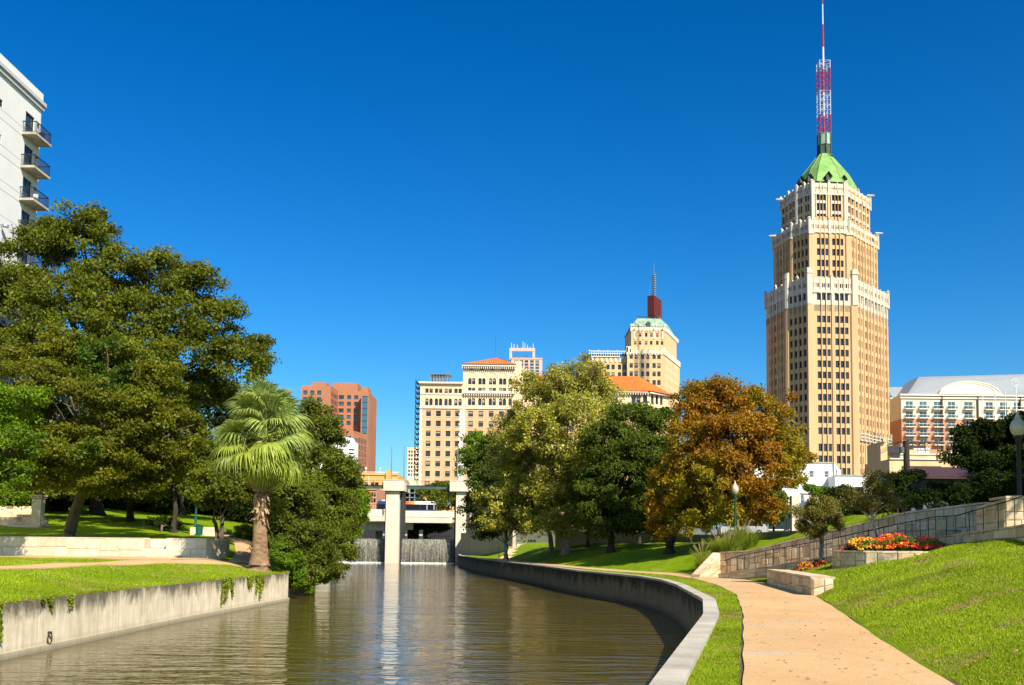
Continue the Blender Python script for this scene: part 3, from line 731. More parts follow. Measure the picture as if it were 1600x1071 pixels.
    mb = MB(); c = (ctr.x, cy, 0); H = zl1 - zr1
    mb.lathe((c[0], c[1], zr1 - 0.3), [(3.1, 0), (3.1, 0.5), (2.5, 0.9), (2.3, 1.0), (2.3, H * 0.5), (2.45, H * 0.52)], 8, 0)
    mb.lathe((c[0], c[1], zr1), [(2.45, H * 0.5), (2.45, H * 0.98), (2.6, H * 0.98), (2.6, H), (0.1, H)], 8, 1)
    for k in range(8):
        w = 2 * math.pi * k / 8; mb.tube([(c[0] + 2.45 * math.cos(w), c[1] + 2.45 * math.sin(w), zr1), (c[0] + 2.45 * math.cos(w), c[1] + 2.45 * math.sin(w), zr1 + H * 0.95)], 0.2, 5, mi=0)
    mb.build('lantern', [M['copper_dark'], M['copper_pale']], T)
    zs = [Zp(1288, y, 341) for y in (202, 172, 134, 98, 86)]
    mast = thing  # naming only
    hw = 1.85
    legs = []
    for bi in range(4):
        a, b = zs[bi], zs[bi + 1]; mb = MB(); nseg = max(1, round((b - a) / 1.75))
        for (sx, sy) in ((-1, -1), (1, -1), (1, 1), (-1, 1)): mb.tube([(c[0] + sx * hw, c[1] + sy * hw, a), (c[0] + sx * hw, c[1] + sy * hw, b)], 0.14, 5)
        for s_ in range(nseg):
            z0_ = a + (b - a) * s_ / nseg; z1_ = a + (b - a) * (s_ + 1) / nseg
            for (ax, ay, bx_, by_) in ((-1, -1, 1, -1), (1, -1, 1, 1), (1, 1, -1, 1), (-1, 1, -1, -1)):
                fl = s_ % 2
                mb.tube([(c[0] + ax * hw, c[1] + ay * hw, z0_), (c[0] + bx_ * hw, c[1] + by_ * hw, z1_)] if fl else [(c[0] + bx_ * hw, c[1] + by_ * hw, z0_), (c[0] + ax * hw, c[1] + ay * hw, z1_)], 0.08, 4)
                mb.tube([(c[0] + ax * hw, c[1] + ay * hw, z1_), (c[0] + bx_ * hw, c[1] + by_ * hw, z1_)], 0.07, 4)
        mb.tube([(c[0], c[1], a), (c[0], c[1], b)], 0.36, 6)
        mb.build('mast_section', M['red_steel'] if bi in (0, 2) else M['white_steel'], T)
    zp = [Zp(1288, y, 341) for y in (86, 62, 26, -6, -30)]
    for k in range(4):
        mb = MB(); mb.tube([(c[0], c[1], zp[k]), (c[0], c[1], zp[k + 1])], [0.42 - 0.07 * k, 0.36 - 0.07 * k], 8)
        mb.build('mast_pole', M['red_steel'] if k in (1, 3) else M['white_steel'], T)
tower()

# ------------------------------------------------------------------ the hotel with clay tile roofs
def hotel():
    Y = 330.0
    T = thing('hotel_building', (-20, Y, CG), 'tan brick hotel with white quoins and orange clay tile roofs behind the trees', 'building')
    x = lambda px: Xp(px, Y, 680); z = lambda py, px=740: Zp(px, py, Y)
    wall = MB(); sill = MB(); q = MB()
    wallD = 26
    # left block
    xa, xb, xc, xd = x(655.5), x(722.5), x(804), x(838)
    rows = [(z(647 + 15.7 * k + 4.6), z(647 + 15.7 * k - 4.4)) for k in range(8)]
    rows.sort()
    cw = lambda pxs, hw: [(round(x(p) - hw, 3), round(x(p) + hw, 3)) for p in pxs]
    def rel(c, x0): return [(round(a - x0, 3), round(b - x0, 3)) for a, b in c]
    c1 = rel(cw([669, 684.5, 700, 714.5], 0.80), xa)
    zband = z(638)
    facade(T, wall, (xa, Y), (xb, Y), CG, zband, c1, rows, 0.35, 'brown', sill=sill)
    c2 = rel(cw([666, 672.5, 681, 687.5, 696, 702.5, 711.5, 718], 0.56), xa)
    facade(T, wall, (xa, Y), (xb, Y), zband, z(617), c2, [(z(634.5), z(623.5))], 0.45, 'brown', arch=True, wallmi=1)
    facade(T, wall, (xa, Y), (xb, Y), z(617), z(599), c2, [(z(615), z(608))], 0.35, 'brown', wallmi=1)
    # side faces and flat roof
    def shell(x0, x1, y0, y1, z0, z1, mi=0, front=False):
        wall.face([(x0, y1, z0), (x0, y0, z0), (x0, y0, z1), (x0, y1, z1)], mi); wall.face([(x1, y0, z0), (x1, y1, z0), (x1, y1, z1), (x1, y0, z1)], mi)
        wall.face([(x1, y1, z0), (x0, y1, z0), (x0, y1, z1), (x1, y1, z1)], mi); wall.face([(x0, y0, z1 - .01), (x1, y0, z1 - .01), (x1, y1, z1 - .01), (x0, y1, z1 - .01)], mi)
    shell(xa, xb, Y, Y + wallD, CG, z(599))
    # trims
    q.obox((xa, Y), (1, 0), -0.5, xb - xa, 0.0, 0.9, z(600.5), z(598)); q.obox((xa, Y), (1, 0), -0.2, xb - xa, 0.0, 0.35, z(639.3), z(637.2))
    q.obox((xa, Y), (1, 0), 0, xb - xa, 0.0, 0.22, z(617.4), z(616.2))
    for k in range(46):
        zz = zband - 0.85 * k
        w_ = 0.62 if k % 2 else 0.95
        if zz > CG + 1:
            q.obox((xa, Y), (1, 0), -0.05, w_, 0.0, 0.08, zz - 0.8, zz); q.obox((xb, Y), (1, 0), -w_ - 0.35, w_ + 0.15, 0.0, 0.12, zz - 0.8, zz)
    # tower block
    c3 = rel(cw([735, 751, 767, 783, 797.5], 0.80), xb)
    facade(T, wall, (xb, Y), (xc, Y), CG, zband, c3, rows, 0.35, 'brown', sill=sill)
    pr = [733, 739, 749, 755, 765.5, 771.5, 781.5, 787.5, 796.5]
    c4 = rel(cw(pr, 0.56), xb)
    facade(T, wall, (xb, Y), (xc, Y), zband, z(620.5), c4, [(z(633.5), z(622.6))], 0.45, 'brown', arch=True, wallmi=1)
    facade(T, wall, (xb, Y), (xc, Y), z(620.5), z(603.5), c4, [(z(613.2), z(606))], 0.35, 'brown', wallmi=1)
    facade(T, wall, (xb, Y), (xc, Y), z(603.5), z(585), c4, [(z(601), z(591))], 0.45, 'brown', arch=True, wallmi=1)
    facade(T, wall, (xb, Y), (xc, Y), z(585), z(570.5), rel(cw([735.5, 752, 768.5, 784.5], 0.6), xb), [(z(578.6), z(573.6))], 0.35, 'brown', wallmi=1)
    shell(xb, xc, Y, Y + 20, CG, z(570.5), 1)
    # balcony band on brackets
    q.obox((xb, Y), (1, 0), 0.3, xc - xb, 0.0, 1.0, z(615.6), z(614))
    q.obox((xb, Y), (1, 0), 0.3, xc - xb, 0.9, 1.0, z(614), z(611.5))
    for k in range(22): 
        u = 0.6 + (xc - xb - 1.2) * k / 21; q.obox((xb, Y), (1, 0), u - 0.16, u + 0.16, 0.0, 0.8, z(619), z(615.7))
    q.obox((xb, Y), (1, 0), 0, xc - xb, 0.0, 0.3, z(639.3), z(637.2))
    for k in range(5):
        u = x(736 + 16 * k) - xb
        pts = [(u + 1.55 * math.cos(a), z(592) + 1.55 * math.sin(a) + 0.6) for a in np.linspace(0, math.pi, 9)]
        for i in range(8):
            a, b = pts[i], pts[i + 1]; q.tube([(xb + a[0], Y - 0.06, a[1]), (xb + b[0], Y - 0.06, b[1])], 0.12, 4)
    wall_obj = None
    # hip roof of the tower block
    ze = z(570); e = 1.6
    rf = MB()
    ap = (x(774), Y + 9, z(554, 774) + 0.5)
    cs = [(x(720.5), Y - e), (x(806), Y - e), (x(806), Y + 21), (x(720.5), Y + 21)]
    for i in range(4):
        a = cs[i]; b = cs[(i + 1) % 4]
        rf.face([(a[0], a[1], ze), (b[0], b[1], ze), (ap[0] + (0.5 if i == 1 else 0), ap[1], ap[2])])
    rf.face([(c_[0], c_[1], ze - 0.02) for c_ in cs[::-1]])
    q.obox((xb, Y), (1, 0), -0.4, xc - xb + 0.6, 0.0, 1.3, ze - 0.75, ze - 0.1)
    for k in range(26):
        u = -0.2 + (xc - xb) * k / 25; q.obox((xb, Y), (1, 0), u - 0.14, u + 0.14, 0.0, 1.1, ze - 1.5, ze - 0.76)
    rf.build('tile_roof', M['tile'], T)
    # centre body and right wing with its own roof
    yw = Y + 8
    X = lambda px: Xp(px, yw, 610); Z = lambda py: Zp(950, py, yw)
    xe = X(1012); xf = X(1049)
    wins = [945, 953.5, 965, 989, 997, 1008.5]
    wins = [820, 830, 850, 860, 880, 890, 910, 920, 945, 962, 990, 997.5, 1008]
    cc = [(round(X(p) - 0.72 - X(800), 3), round(X(p) + 0.72 - X(800), 3)) for p in wins]
    facade(T, wall, (X(800), yw), (xe, yw), Z(640), Z(611), cc, [(Z(629.5), Z(614.5))], 0.5, 'dark', arch=True, wallmi=1)
    Lc = math.hypot(xf - xe, 7)
    facade(T, wall, (xe, yw), (xf, yw + 7), Z(640), Z(611), [(round(Lc * a, 3), round(Lc * b, 3)) for a, b in ((.16, .29), (.38, .51), (.60, .73))], [(Z(629.5), Z(614.5))], 0.5, 'dark', arch=True, wallmi=1)
    low = [(round(X(p) - 0.8 - X(800), 3), round(X(p) + 0.8 - X(800), 3)) for p in range(812, 1005, 16)]
    facade(T, wall, (X(800), yw), (xe, yw), CG, Z(640), low, [(Z(655 + 16 * k + 4.5), Z(655 + 16 * k - 4.5)) for k in range(7)][::-1], 0.35, 'brown')
    wall.face([(xe, yw, CG), (xf, yw + 7, CG), (xf, yw + 7, Z(640)), (xe, yw, Z(640))], 0)
    wall.face([(xf, yw + 7, CG), (xf, yw + 30, CG), (xf, yw + 30, Z(611)), (xf, yw + 7, Z(611))], 1)
    zE = Z(611.2); rf = MB(); zR = Zp(950, 588, yw + 12)
    xl = X(792); 
    ev = [(xl, yw - 1.5), (xe + 0.5, yw - 1.5), (xf + 1.6, yw + 6.0), (xf + 1.6, yw + 30)]
    rl = (xl, yw + 12, zR); rr = (X(1004), yw + 12, zR); rb_ = (X(1004), yw + 30, zR)
    rf.face([(ev[0][0], ev[0][1], zE), (ev[1][0], ev[1][1], zE), rr, rl])
    rf.face([(ev[1][0], ev[1][1], zE), (ev[2][0], ev[2][1], zE - 0.3), rr])
    rf.face([(ev[2][0], ev[2][1], zE - 0.3), (ev[3][0], ev[3][1], zE - 0.3), rb_, rr])
    rf.face([rl, rr, rb_, (xl, yw + 30, zR)])
    rf.build('tile_roof', M['tile'], T)
    q.obox((X(800), yw), (1, 0), 0, xe - X(800), 0.0, 1.2, zE - 0.6, zE - 0.05)
    dd = Vector((xf - xe, 7)).normalized(); q.obox((xe, yw), (dd.x, dd.y), -0.1, Lc + 0.3, 0.0, 1.2, zE - 0.75, zE - 0.32)
    for k in range(56): q.obox((X(800), yw), (1, 0), (xe - X(800)) * k / 55 - .16, (xe - X(800)) * k / 55 + .16, 0.0, 1.0, zE - 1.3, zE - 0.61)
    # stepped block between tower roof and wing
    bl = MB(); bl.box(xc + 0.01, x(822), Y + 4, Y + 20, CG, z(571)); bl.box(xc + 0.01, x(814), Y + 2, Y + 4, CG, z(562)); bl.build('stair_block', M['hotel_cream'], T)
    wall.build('wall', [M['hotel'], M['hotel_cream']], T)
    sill.build('sills', M['quoin'], T); q.build('trim', M['quoin'], T)
    # cooling plant on the left roof
    mb = MB(); x0, x1 = x(671), x(698); zb = z(598); 
    for k in range(7):
        u = x0 + (x1 - x0) * k / 6
        for yy in (Y + 2, Y + 7): mb.box(u - 0.1, u + 0.1, yy - 0.1, yy + 0.1, zb, z(584))
    mb.box(x(673), x(694), Y + 2.6, Y + 6.4, zb, z(586)); mb.box(x(669), x(703), Y + 1.6, Y + 7.4, z(584.6), z(584)); mb.box(x0, x1, Y + 1.9, Y + 2.0, z(592), z(591.4))
    mb.tube([(x(674), Y + 3, z(584)), (x(674), Y + 3, z(579))], 0.08, 5); mb.tube([(x(691), Y + 3, z(584)), (x(691), Y + 3, z(580))], 0.08, 5)
    mb.box(x(665), x(720), Y + 5, Y + 5.2, z(595.4), z(594.8))
    mb.build('rooftop_plant', M['greymetal'], T)
    # fire escape up the left edge
    mb = MB(); fx = xa - 0.15
    for k in range(20):
        zz = z(598 + 8.0 * k)
        if zz < CG + 1: break
        mb.box(fx - 1.5, fx, Y + 0.5, Y + 5.5, zz - 0.06, zz); mb.box(fx - 1.52, fx - 1.46, Y + 0.5, Y + 5.5, zz + 0.5, zz + 0.55); mb.box(fx - 1.52, fx - 1.46, Y + 0.5, Y + 5.5, zz + 1.0, zz + 1.06)
        for j in range(6): mb.box(fx - 1.53, fx - 1.48, Y + 0.5 + j, Y + 0.56 + j, zz, zz + 1.05)
        mb.box(fx - 1.5, fx, Y + 0.46, Y + 0.52, zz + 1.0, zz + 1.06)
        zn = z(598 + 8.0 * (k + 1))
        mb.tube([(fx - 1.1, Y + 1, zz), (fx - 0.4, Y + 4.6, zn)] if k % 2 else [(fx - 1.1, Y + 4.6, zz), (fx - 0.4, Y + 1, zn)], 0.09, 4)
    mb.tube([(fx - 1.5, Y + 0.5, CG), (fx - 1.5, Y + 0.5, z(597))], 0.07, 4); mb.tube([(fx - 0.1, Y + 0.5, CG), (fx - 0.1, Y + 0.5, z(597))], 0.07, 4)
    mb.build('fire_escape', M['darkmetal'], T)
    mb = MB(); a = P(774, 554, Y + 9); mb.tube([(a.x, a.y, a.z), (a.x, a.y, Zp(774, 526, Y + 9))], 0.08, 5); mb.tube([(a.x, a.y, a.z + 2), (x(800), Y + 6, z(569))], 0.05, 4); mb.build('roof_aerial', M['maroon'], T)
hotel()

# ------------------------------------------------------------------ the stepped buff tower with maroon box
def nix():
    Y = 430.0
    T = thing('stepped_office_tower', (60, Y, CG), 'buff brick stepped tower with pale green hipped roof and maroon box under a ringed mast', 'skyscraper')
    x = lambda px, YY=Y: Xp(px, YY, 560); z = lambda py, YY=Y: Zp(1010, py, YY)
    wall = MB(); tr = MB()
    def cols(pxs, x0, hw): return [(round(x(p) - hw - x0, 3), round(x(p) + hw - x0, 3)) for p in pxs]
    hw = 0.62
    x0, x1 = x(980), x(1038); side = (Xp(1062, Y + 30, 560), Y + 30)
    rows = sorted([(z(y + 3.8), z(y - 3.8)) for y in (557.5, 571.5, 584.5, 598, 611, 624, 637)])
    facade(T, wall, (x0, Y), (x1, Y), CG, z(549), cols([986.2, 994, 1004, 1012, 1022, 1029.5], x0, 0.72), rows, 0.35, 'brown')
    L = math.hypot(side[0] - x1, 30)
    facade(T, wall, (x1, Y), side, CG, z(549), [(L * (.08 + .09 * k), L * (.11 + .09 * k)) for k in range(10)], rows, 0.15, 'brown', 60, tr)
    wall.face([(x0, Y + 30, CG), (x0, Y, CG), (x0, Y, z(549)), (x0, Y + 30, z(549))]); wall.face([(x0, Y, z(549) - .4), (x1, Y, z(549) - .4), (side[0], side[1], z(549) - .4), (x0, Y + 30, z(549) - .4)])
    # upper stage
    u0, u1 = x(987), x(1040); Yu = Y + 2; s2 = (Xp(1057, Yu + 24, 540), Yu + 24)
    zt = Zp(1010, 512, Yu)
    r2 = sorted([(Zp(1010, y + 3, Yu), Zp(1010, y - 3, Yu)) for y in (523.5, 536)])
    facade(T, wall, (u0, Yu), (u1, Yu), z(549) - 1, zt, [(round(x(p) - 0.55 - u0, 3), round(x(p) + 0.55 - u0, 3)) for p in (993, 1001, 1010.5, 1018.5, 1028, 1035.5)], r2, 0.35, 'brown')
    wall.face([(u1, Yu, z(549) - 1), (s2[0], s2[1], z(549) - 1), (s2[0], s2[1], zt), (u1, Yu, zt)]); wall.face([(u0, Yu + 24, z(549)), (u0, Yu, z(549)), (u0, Yu, zt), (u0, Yu + 24, zt)])
    # terracotta crenels
    for (a, b, zz, YY) in ((x0, x1, z(547), Y), (u0, u1, zt + 0.4, Yu)):
        n = 13; 
        for k in range(n):
            u = a + (b - a) * k / (n - 1); tr.box(u - 0.3, u + 0.3, YY - 0.3, YY + 0.5, zz - 2.2, zz + (1.1 if k % 3 == 0 else 0.2))
        tr.box(a, b, YY - 0.22, YY + 0.5, zz - 1.6, zz - 0.4)
    tr.box(x0 - 0.4, x0 + 1.6, Y - 0.3, Y + 1.4, z(551), z(542)); tr.box(x1 - 1.2, x1 + 0.5, Y - 0.25, Y + 1.4, z(551), z(543))
    for p in (992, 1006, 1023, 1036): tr.obox((x(p), Yu), (1, 0), -0.35, 0.35, 0.0, 0.3, Zp(1010, 530, Yu), Zp(1010, 514, Yu))
    dd = Vector((s2[0] - u1, 24)).normalized(); tr.obox((u1, Yu), (dd.x, dd.y), 0, 29, 0.0, 0.3, zt - 1.4, zt + 0.3)
    dd = Vector((side[0] - x1, 30)).normalized(); tr.obox((x1, Y), (dd.x, dd.y), 0, L, 0.0, 0.3, z(549) - 1.6, z(547) + 0.2)
    # left wing
    w0 = x(915); Yw = Y + 3; X = lambda p: Xp(p, Yw, 560)
    cc = [(round(X(p) - 0.72 - X(915), 3), round(X(p) + 0.72 - X(915), 3)) for p in (922, 931, 939.5, 950, 958, 968, 976)]
    facade(T, wall, (X(915), Yw), (X(980), Yw), CG, z(560), cc, sorted([(z(y + 3.8), z(y - 3.8)) for y in (572.5, 584.5, 597, 610, 623)]), 0.35, 'brown')
    wall.face([(X(915), Yw, z(560) - .3), (X(980), Yw, z(560) - .3), (X(980), Yw + 25, z(560) - .3), (X(915), Yw + 25, z(560) - .3)])
    for k in range(8):
        u = X(926) + (X(976) - X(926)) * k / 7; tr.box(u - 0.35, u + 0.35, Yw - 0.3, Yw + 0.4, z(565), z(558.5))
    wall.build('wall', [M['nix'], M['nix_cream']], T); tr.build('terracotta_trim', M['nix_cream'], T, kind='stuff')
    # glazed penthouse
    mb = MB(); a, b = X(921), X(979)
    mb.box(X(930), X(966), Yw + 3, Yw + 9, z(560), z(553), 1)
    for k in range(17):
        u = a + (b - a) * k / 16; mb.box(u - 0.09, u + 0.09, Yw + 0.6, Yw + 0.8, z(556), z(547) + (0.6 if k % 4 == 0 else 0))
    for zz in (547, 551, 555.6): mb.box(a, b, Yw + 0.55, Yw + 0.85, z(zz) - 0.12, z(zz) + 0.12)
    mb.box(a, b, Yw + 0.9, Yw + 0.94, z(555), z(551), 2)
    mb.build('roof_terrace_frame', [M['whitemetal'], M['nix'], M['glass_blue']], T)
    # hipped copper roof
    mb = MB(); zc = Zp(1010, 498, Yu + 5)
    a = [(u0 - 0.4, Yu - 0.5), (u1 + 0.2, Yu - 0.5), (s2[0] - 0.2, s2[1]), (u0 - 0.4, s2[1])]
    b = [(u0 + 3.4, Yu + 5), (u1 - 1.2, Yu + 5), (s2[0] - 4.6, s2[1] - 5), (u0 + 3.4, s2[1] - 5)]
    mb.frust(a, zt + 0.3, b, zc); rf = mb.build('roof', M['copper_pale'], T)
    mb = MB(); c = P(1013, 511, Yu); mb.box(c.x - 0.9, c.x + 0.9, c.y - 0.4, c.y + 3, c.z, c.z + 1.5); mb.frust([(c.x - 1.1, c.y - .5), (c.x + 1.1, c.y - .5), (c.x + 1.1, c.y + 3), (c.x - 1.1, c.y + 3)], c.z + 1.5, [(c.x, c.y + 1)] * 4, c.z + 2.8); mb.build('dormer', M['copper_dark'], rf)
    mb = MB()
    for k in range(24): 
        t = k / 23; q = (b[0][0] + (b[1][0] - b[0][0]) * t, b[0][1]); mb.box(q[0] - .05, q[0] + .05, q[1] - .05, q[1] + .05, zc, zc + 1.0)
    mb.box(b[0][0], b[1][0], b[0][1] - .05, b[0][1] + .05, zc + .9, zc + 1.0); mb.build('roof_railing', M['darkmetal'], T)
    # maroon box seen on its corner
    Yb = Y + 14; zb0, zb1 = Zp(1022, 493.5, Yb), Zp(1022, 463, Yb)
    pa, pb, pc = (Xp(1011.5, Yb, 480), Yb), (Xp(1021.5, Yb - 2, 480), Yb - 2), (Xp(1033.5, Yb + 8, 480), Yb + 8)
    mb = MB(); mb.prism([pa, pb, pc, (pa[0] + 3, Yb + 10)], zb0, zb1, True, True)
    for k in range(9):
        t = k / 8; mb.obox(pb, (Vector(pc) - Vector(pb)).normalized(), 11.8 * t - 0.08, 11.8 * t + 0.08, 0.0, 0.12, zb0, zb1)
    mb.build('maroon_screen', M['maroon'], T)
    mb = MB()
    for k in range(7): mb.box(Xp(1010 + 3.6 * k, Yb, 490) - .1, Xp(1010 + 3.6 * k, Yb, 490) + .1, Yb + 1, Yb + 1.2, zc, zb0)
    cx_, cy_ = Xp(1022, Yb + 4, 440), Yb + 4
    za, zb_ = zb1, Zp(1022, 429, Yb + 4)
    mb.tube([(cx_, cy_, za), (cx_, cy_, zb_)], 0.32, 6)
    for k in range(13):
        zz = za + (zb_ - za) * (k + 0.5) / 13; mb.lathe((cx_, cy_, zz), [(0.3, -0.14), (0.98, -0.14), (0.98, 0.14), (0.3, 0.14)], 8)
    mb.tube([(cx_, cy_, zb_), (cx_, cy_, Zp(1022, 409, Yb + 4))], [0.14, 0.05], 5); c = P(1015, 463, Yb); mb.tube([tuple(c), (c.x, c.y, Zp(1015, 445, Yb))], 0.07, 5)
    mb.build('ringed_mast', M['greymetal'], T)
nix()

# ------------------------------------------------------------------ red granite office tower
def redtower():
    Y = 520.0
    T = thing('red_office_tower', (-95, Y, CG), 'reddish brown angular office tower beyond the palm at left', 'skyscraper')
    x = lambda px, YY=Y: Xp(px, YY, 650); z = lambda py, YY=Y, px=520: Zp(px, py, YY)
    wall = MB(); rest = MB()
    k_ = 140.0 / 750
    U = lambda v: 460 + v * k_
    V = lambda v: 580 + v * k_
    # left face, recess face, centre face, right tower
    ptsA = [(x(U(50), Y), Y), (x(U(232), Y), Y)]
    rw = lambda Yv: sorted([(z(V(v) + 3.3, Yv), z(V(v) - 3.3, Yv)) for v in (183, 239, 294, 350, 405, 460)])
    LA = ptsA[1][0] - ptsA[0][0]
    colsA = [(round(x(U(p)) - 1.1 - ptsA[0][0], 3), round(x(U(p)) + 1.1 - ptsA[0][0], 3)) for p in (86, 145, 203)]
    facade(T, wall, ptsA[0], ptsA[1], CG, z(V(126)), colsA, rw(Y), 0.5, 'blue', vary=False)
    pb0 = (x(U(300), Y), Y); 
    wall.face([(ptsA[1][0], Y, CG), (pb0[0], Y, CG), (pb0[0], Y, z(V(126))), (ptsA[1][0], Y, z(V(126)))])
    pb1 = (x(U(362), Y + 18), Y + 18)
    Lb = math.hypot(pb1[0] - pb0[0], 18)
    rb = sorted([(z(V(v) + 3.4, Y + 8, 510), z(V(v) - 3.4, Y + 8, 510)) for v in (205, 262, 316, 372, 425, 480)])
    facade(T, wall, pb0, pb1, CG, z(V(133), Y + 4), [(Lb * (.05 + .19 * k), Lb * (.16 + .19 * k)) for k in range(5)], rb, 0.15, 'dark', vary=False)
    pc1 = (x(U(560), Y + 18), Y + 18)
    rc = sorted([(z(V(v) + 3.1, Y + 18, 540), z(V(v) - 3.1, Y + 18, 540)) for v in (220, 275, 331, 386, 436)])
    x0 = pb1[0]; XX = lambda p: Xp(U(p), Y + 18, 650)
    facade(T, wall, pb1, pc1, CG, z(V(165), Y + 18), [(round(XX(365) + .2 - x0, 3), round(XX(411) - x0, 3)), (round(XX(438) - x0, 3), round(XX(471) - x0, 3)), (round(XX(497) - x0, 3), round(XX(531) - x0, 3))], rc, 0.5, 'blue', vary=False)
    # right shaft, nearer
    Yr = Y + 10
    pr0 = (Xp(U(556), Yr, 650), Yr); pr1 = (Xp(U(634), Yr + 5, 650), Yr + 5)
    wall.prism([pr0, (Xp(U(618), Yr, 650), Yr), pr1, (pr1[0], Yr + 30), (pr0[0], Yr + 30)], CG, z(V(172), Yr, 575), True)
    # lower wing in front of the centre
    Yl = Y - 12
    pl0 = (Xp(U(330), Yl, 700), Yl); pl1 = (Xp(U(496), Yl, 700), Yl); pl2 = (Xp(U(608), Yl + 20, 700), Yl + 20)
    zl = Zp(540, V(500), Yl)
    facade(T, wall, pl0, pl1, CG, zl, [(2, 4.6), (6, 8.6), (10, 12.6)], [(Zp(540, V(560), Yl), Zp(540, V(545), Yl))], 0.5, 'blue', vary=False)
    Ll = math.hypot(pl2[0] - pl1[0], 20)
    rr = sorted([(Zp(560, V(v) + 4.3, Yl + 8), Zp(560, V(v) - 4.3, Yl + 8)) for v in (582, 640, 694, 750, 805, 858)])
    facade(T, wall, pl1, pl2, CG, zl, [(Ll * (.04 + .12 * k), Ll * (.095 + .12 * k)) for k in range(8)], rr, 0.15, 'dark', vary=False)
    wall.face([(pl0[0], pl0[1], zl), (pl1[0], pl1[1], zl), (pl2[0], pl2[1], zl), (pl0[0], pl2[1], zl)])
    # roof blocks
    wall.box(x(U(127)), x(U(250)), Y + 4, Y + 30, CG, z(V(86))); wall.box(x(U(250)), x(U(470)), Y + 22, Y + 40, CG, z(V(98), Y + 22)); wall.box(x(U(500)), x(U(560)), Y + 22, Y + 35, CG, z(V(135), Y + 22, 560))
    wall.box(ptsA[0][0], pb0[0], Y + 0.6, Y + 28, CG, z(V(126)) - 0.3)
    wall.build('wall', M['redbrick'], T)
    g = MB(); g.box(Xp(U(566), Yr, 650), Xp(U(611), Yr, 650), Yr - 0.05, Yr + 1, Zp(570, V(525), Yr), Zp(570, V(212), Yr))
    g.build('curtain_glazing', M['glass_blue'], T)
    g = MB()
    for k in range(7): 
        zz = Zp(570, V(212 + 52 * k), Yr); g.box(Xp(U(566), Yr, 650), Xp(U(611), Yr, 650), Yr - 0.12, Yr - 0.052, zz - 0.15, zz + 0.15)
    g.build('glazing_bars', M['frame_dark'], T)
redtower()

# ------------------------------------------------------------------ other far buildings
def simple_block(name, label, px0, px1, pytop, Y, depth, material, cols, rows, hw, hh, style='brown', cat='building', z0=None, trim=None, limit=200):
    pm = (px0 + px1) / 2
    x0, x1 = Xp(px0, Y, 740), Xp(px1, Y, 740); zt = Zp(pm, pytop, Y); zb = CG if z0 is None else z0
    T = thing(name, ((x0 + x1) / 2, Y, zb), label, cat)
    wall = MB()
    cc = [(round(Xp(p, Y, 740) - hw - x0, 3), round(Xp(p, Y, 740) + hw - x0, 3)) for p in cols]
    rr = sorted([(Zp(pm, r, Y) - hh, Zp(pm, r, Y) + hh) for r in rows])
    facade(T, wall, (x0, Y), (x1, Y), zb, zt, cc, rr, 0.3, style, limit)
    wall.face([(x1, Y, zb), (x1, Y + depth, zb), (x1, Y + depth, zt), (x1, Y, zt)]); wall.face([(x0, Y + depth, zb), (x0, Y, zb), (x0, Y, zt), (x0, Y + depth, zt)])
    wall.face([(x1, Y + depth, zb), (x0, Y + depth, zb), (x0, Y + depth, zt), (x1, Y + depth, zt)]); wall.face([(x0, Y, zt - .3), (x1, Y, zt - .3), (x1, Y + depth, zt - .3), (x0, Y + depth, zt - .3)])
    wall.build('wall', material, T)
    t = MB(); t.obox((x0, Y), (1, 0), -0.1, x1 - x0 + 0.1, 0.0, 0.25, zt - 0.5, zt + 0.15); t.build('cornice', trim or material, T)
    return T, x0, x1, zt
# pale stone tower with open top frame
T, x0, x1, zt = simple_block('pink_stone_tower', 'distant pinkish tower with an open roof frame and aerials, right of the hotel roof', 797, 846, 560, 600, 25, M['pinkstone'], [805, 813, 821, 829.5, 838], [565, 570, 575, 580, 585, 590], 1.1, 0.75, 'blue', 'skyscraper')
mb = MB(); Z6 = lambda p: Zp(815, p, 600)
X6 = lambda p: Xp(p, 600, 560)
mb.box(X6(796), X6(836), 600.3, 602, Z6(549), Z6(544)); mb.box(X6(796), X6(800), 600.4, 604, zt - 1, Z6(549.02)); mb.box(X6(832), X6(836), 600.4, 604, zt - 1, Z6(549.02))
mb.build('roof_frame', M['pinkstone'], T)
mb = MB()
for p, q_ in ((799, 535), (803, 537), (808, 538), (817, 533), (820, 536), (824, 538), (833, 536), (828, 541)): mb.tube([(X6(p), 602, Z6(545)), (X6(p), 602, Z6(q_))], 0.16, 4)
for p in (806, 814, 822): mb.lathe((X6(p), 605, zt + 0.2), [(1.2, 0), (1.25, 1.2), (0.7, 2.2), (0.05, 2.5)], 8)
mb.build('aerials', M['whitemetal'], T)
simple_block('pale_apartment_tower', 'distant narrow cream tower just left of the hotel fire escape', 636, 655, 700, 560, 15, M['nix_cream'], [639, 643, 647.5, 652], [706, 712, 718, 724, 730, 736, 742], 0.55, 0.7, 'brown')
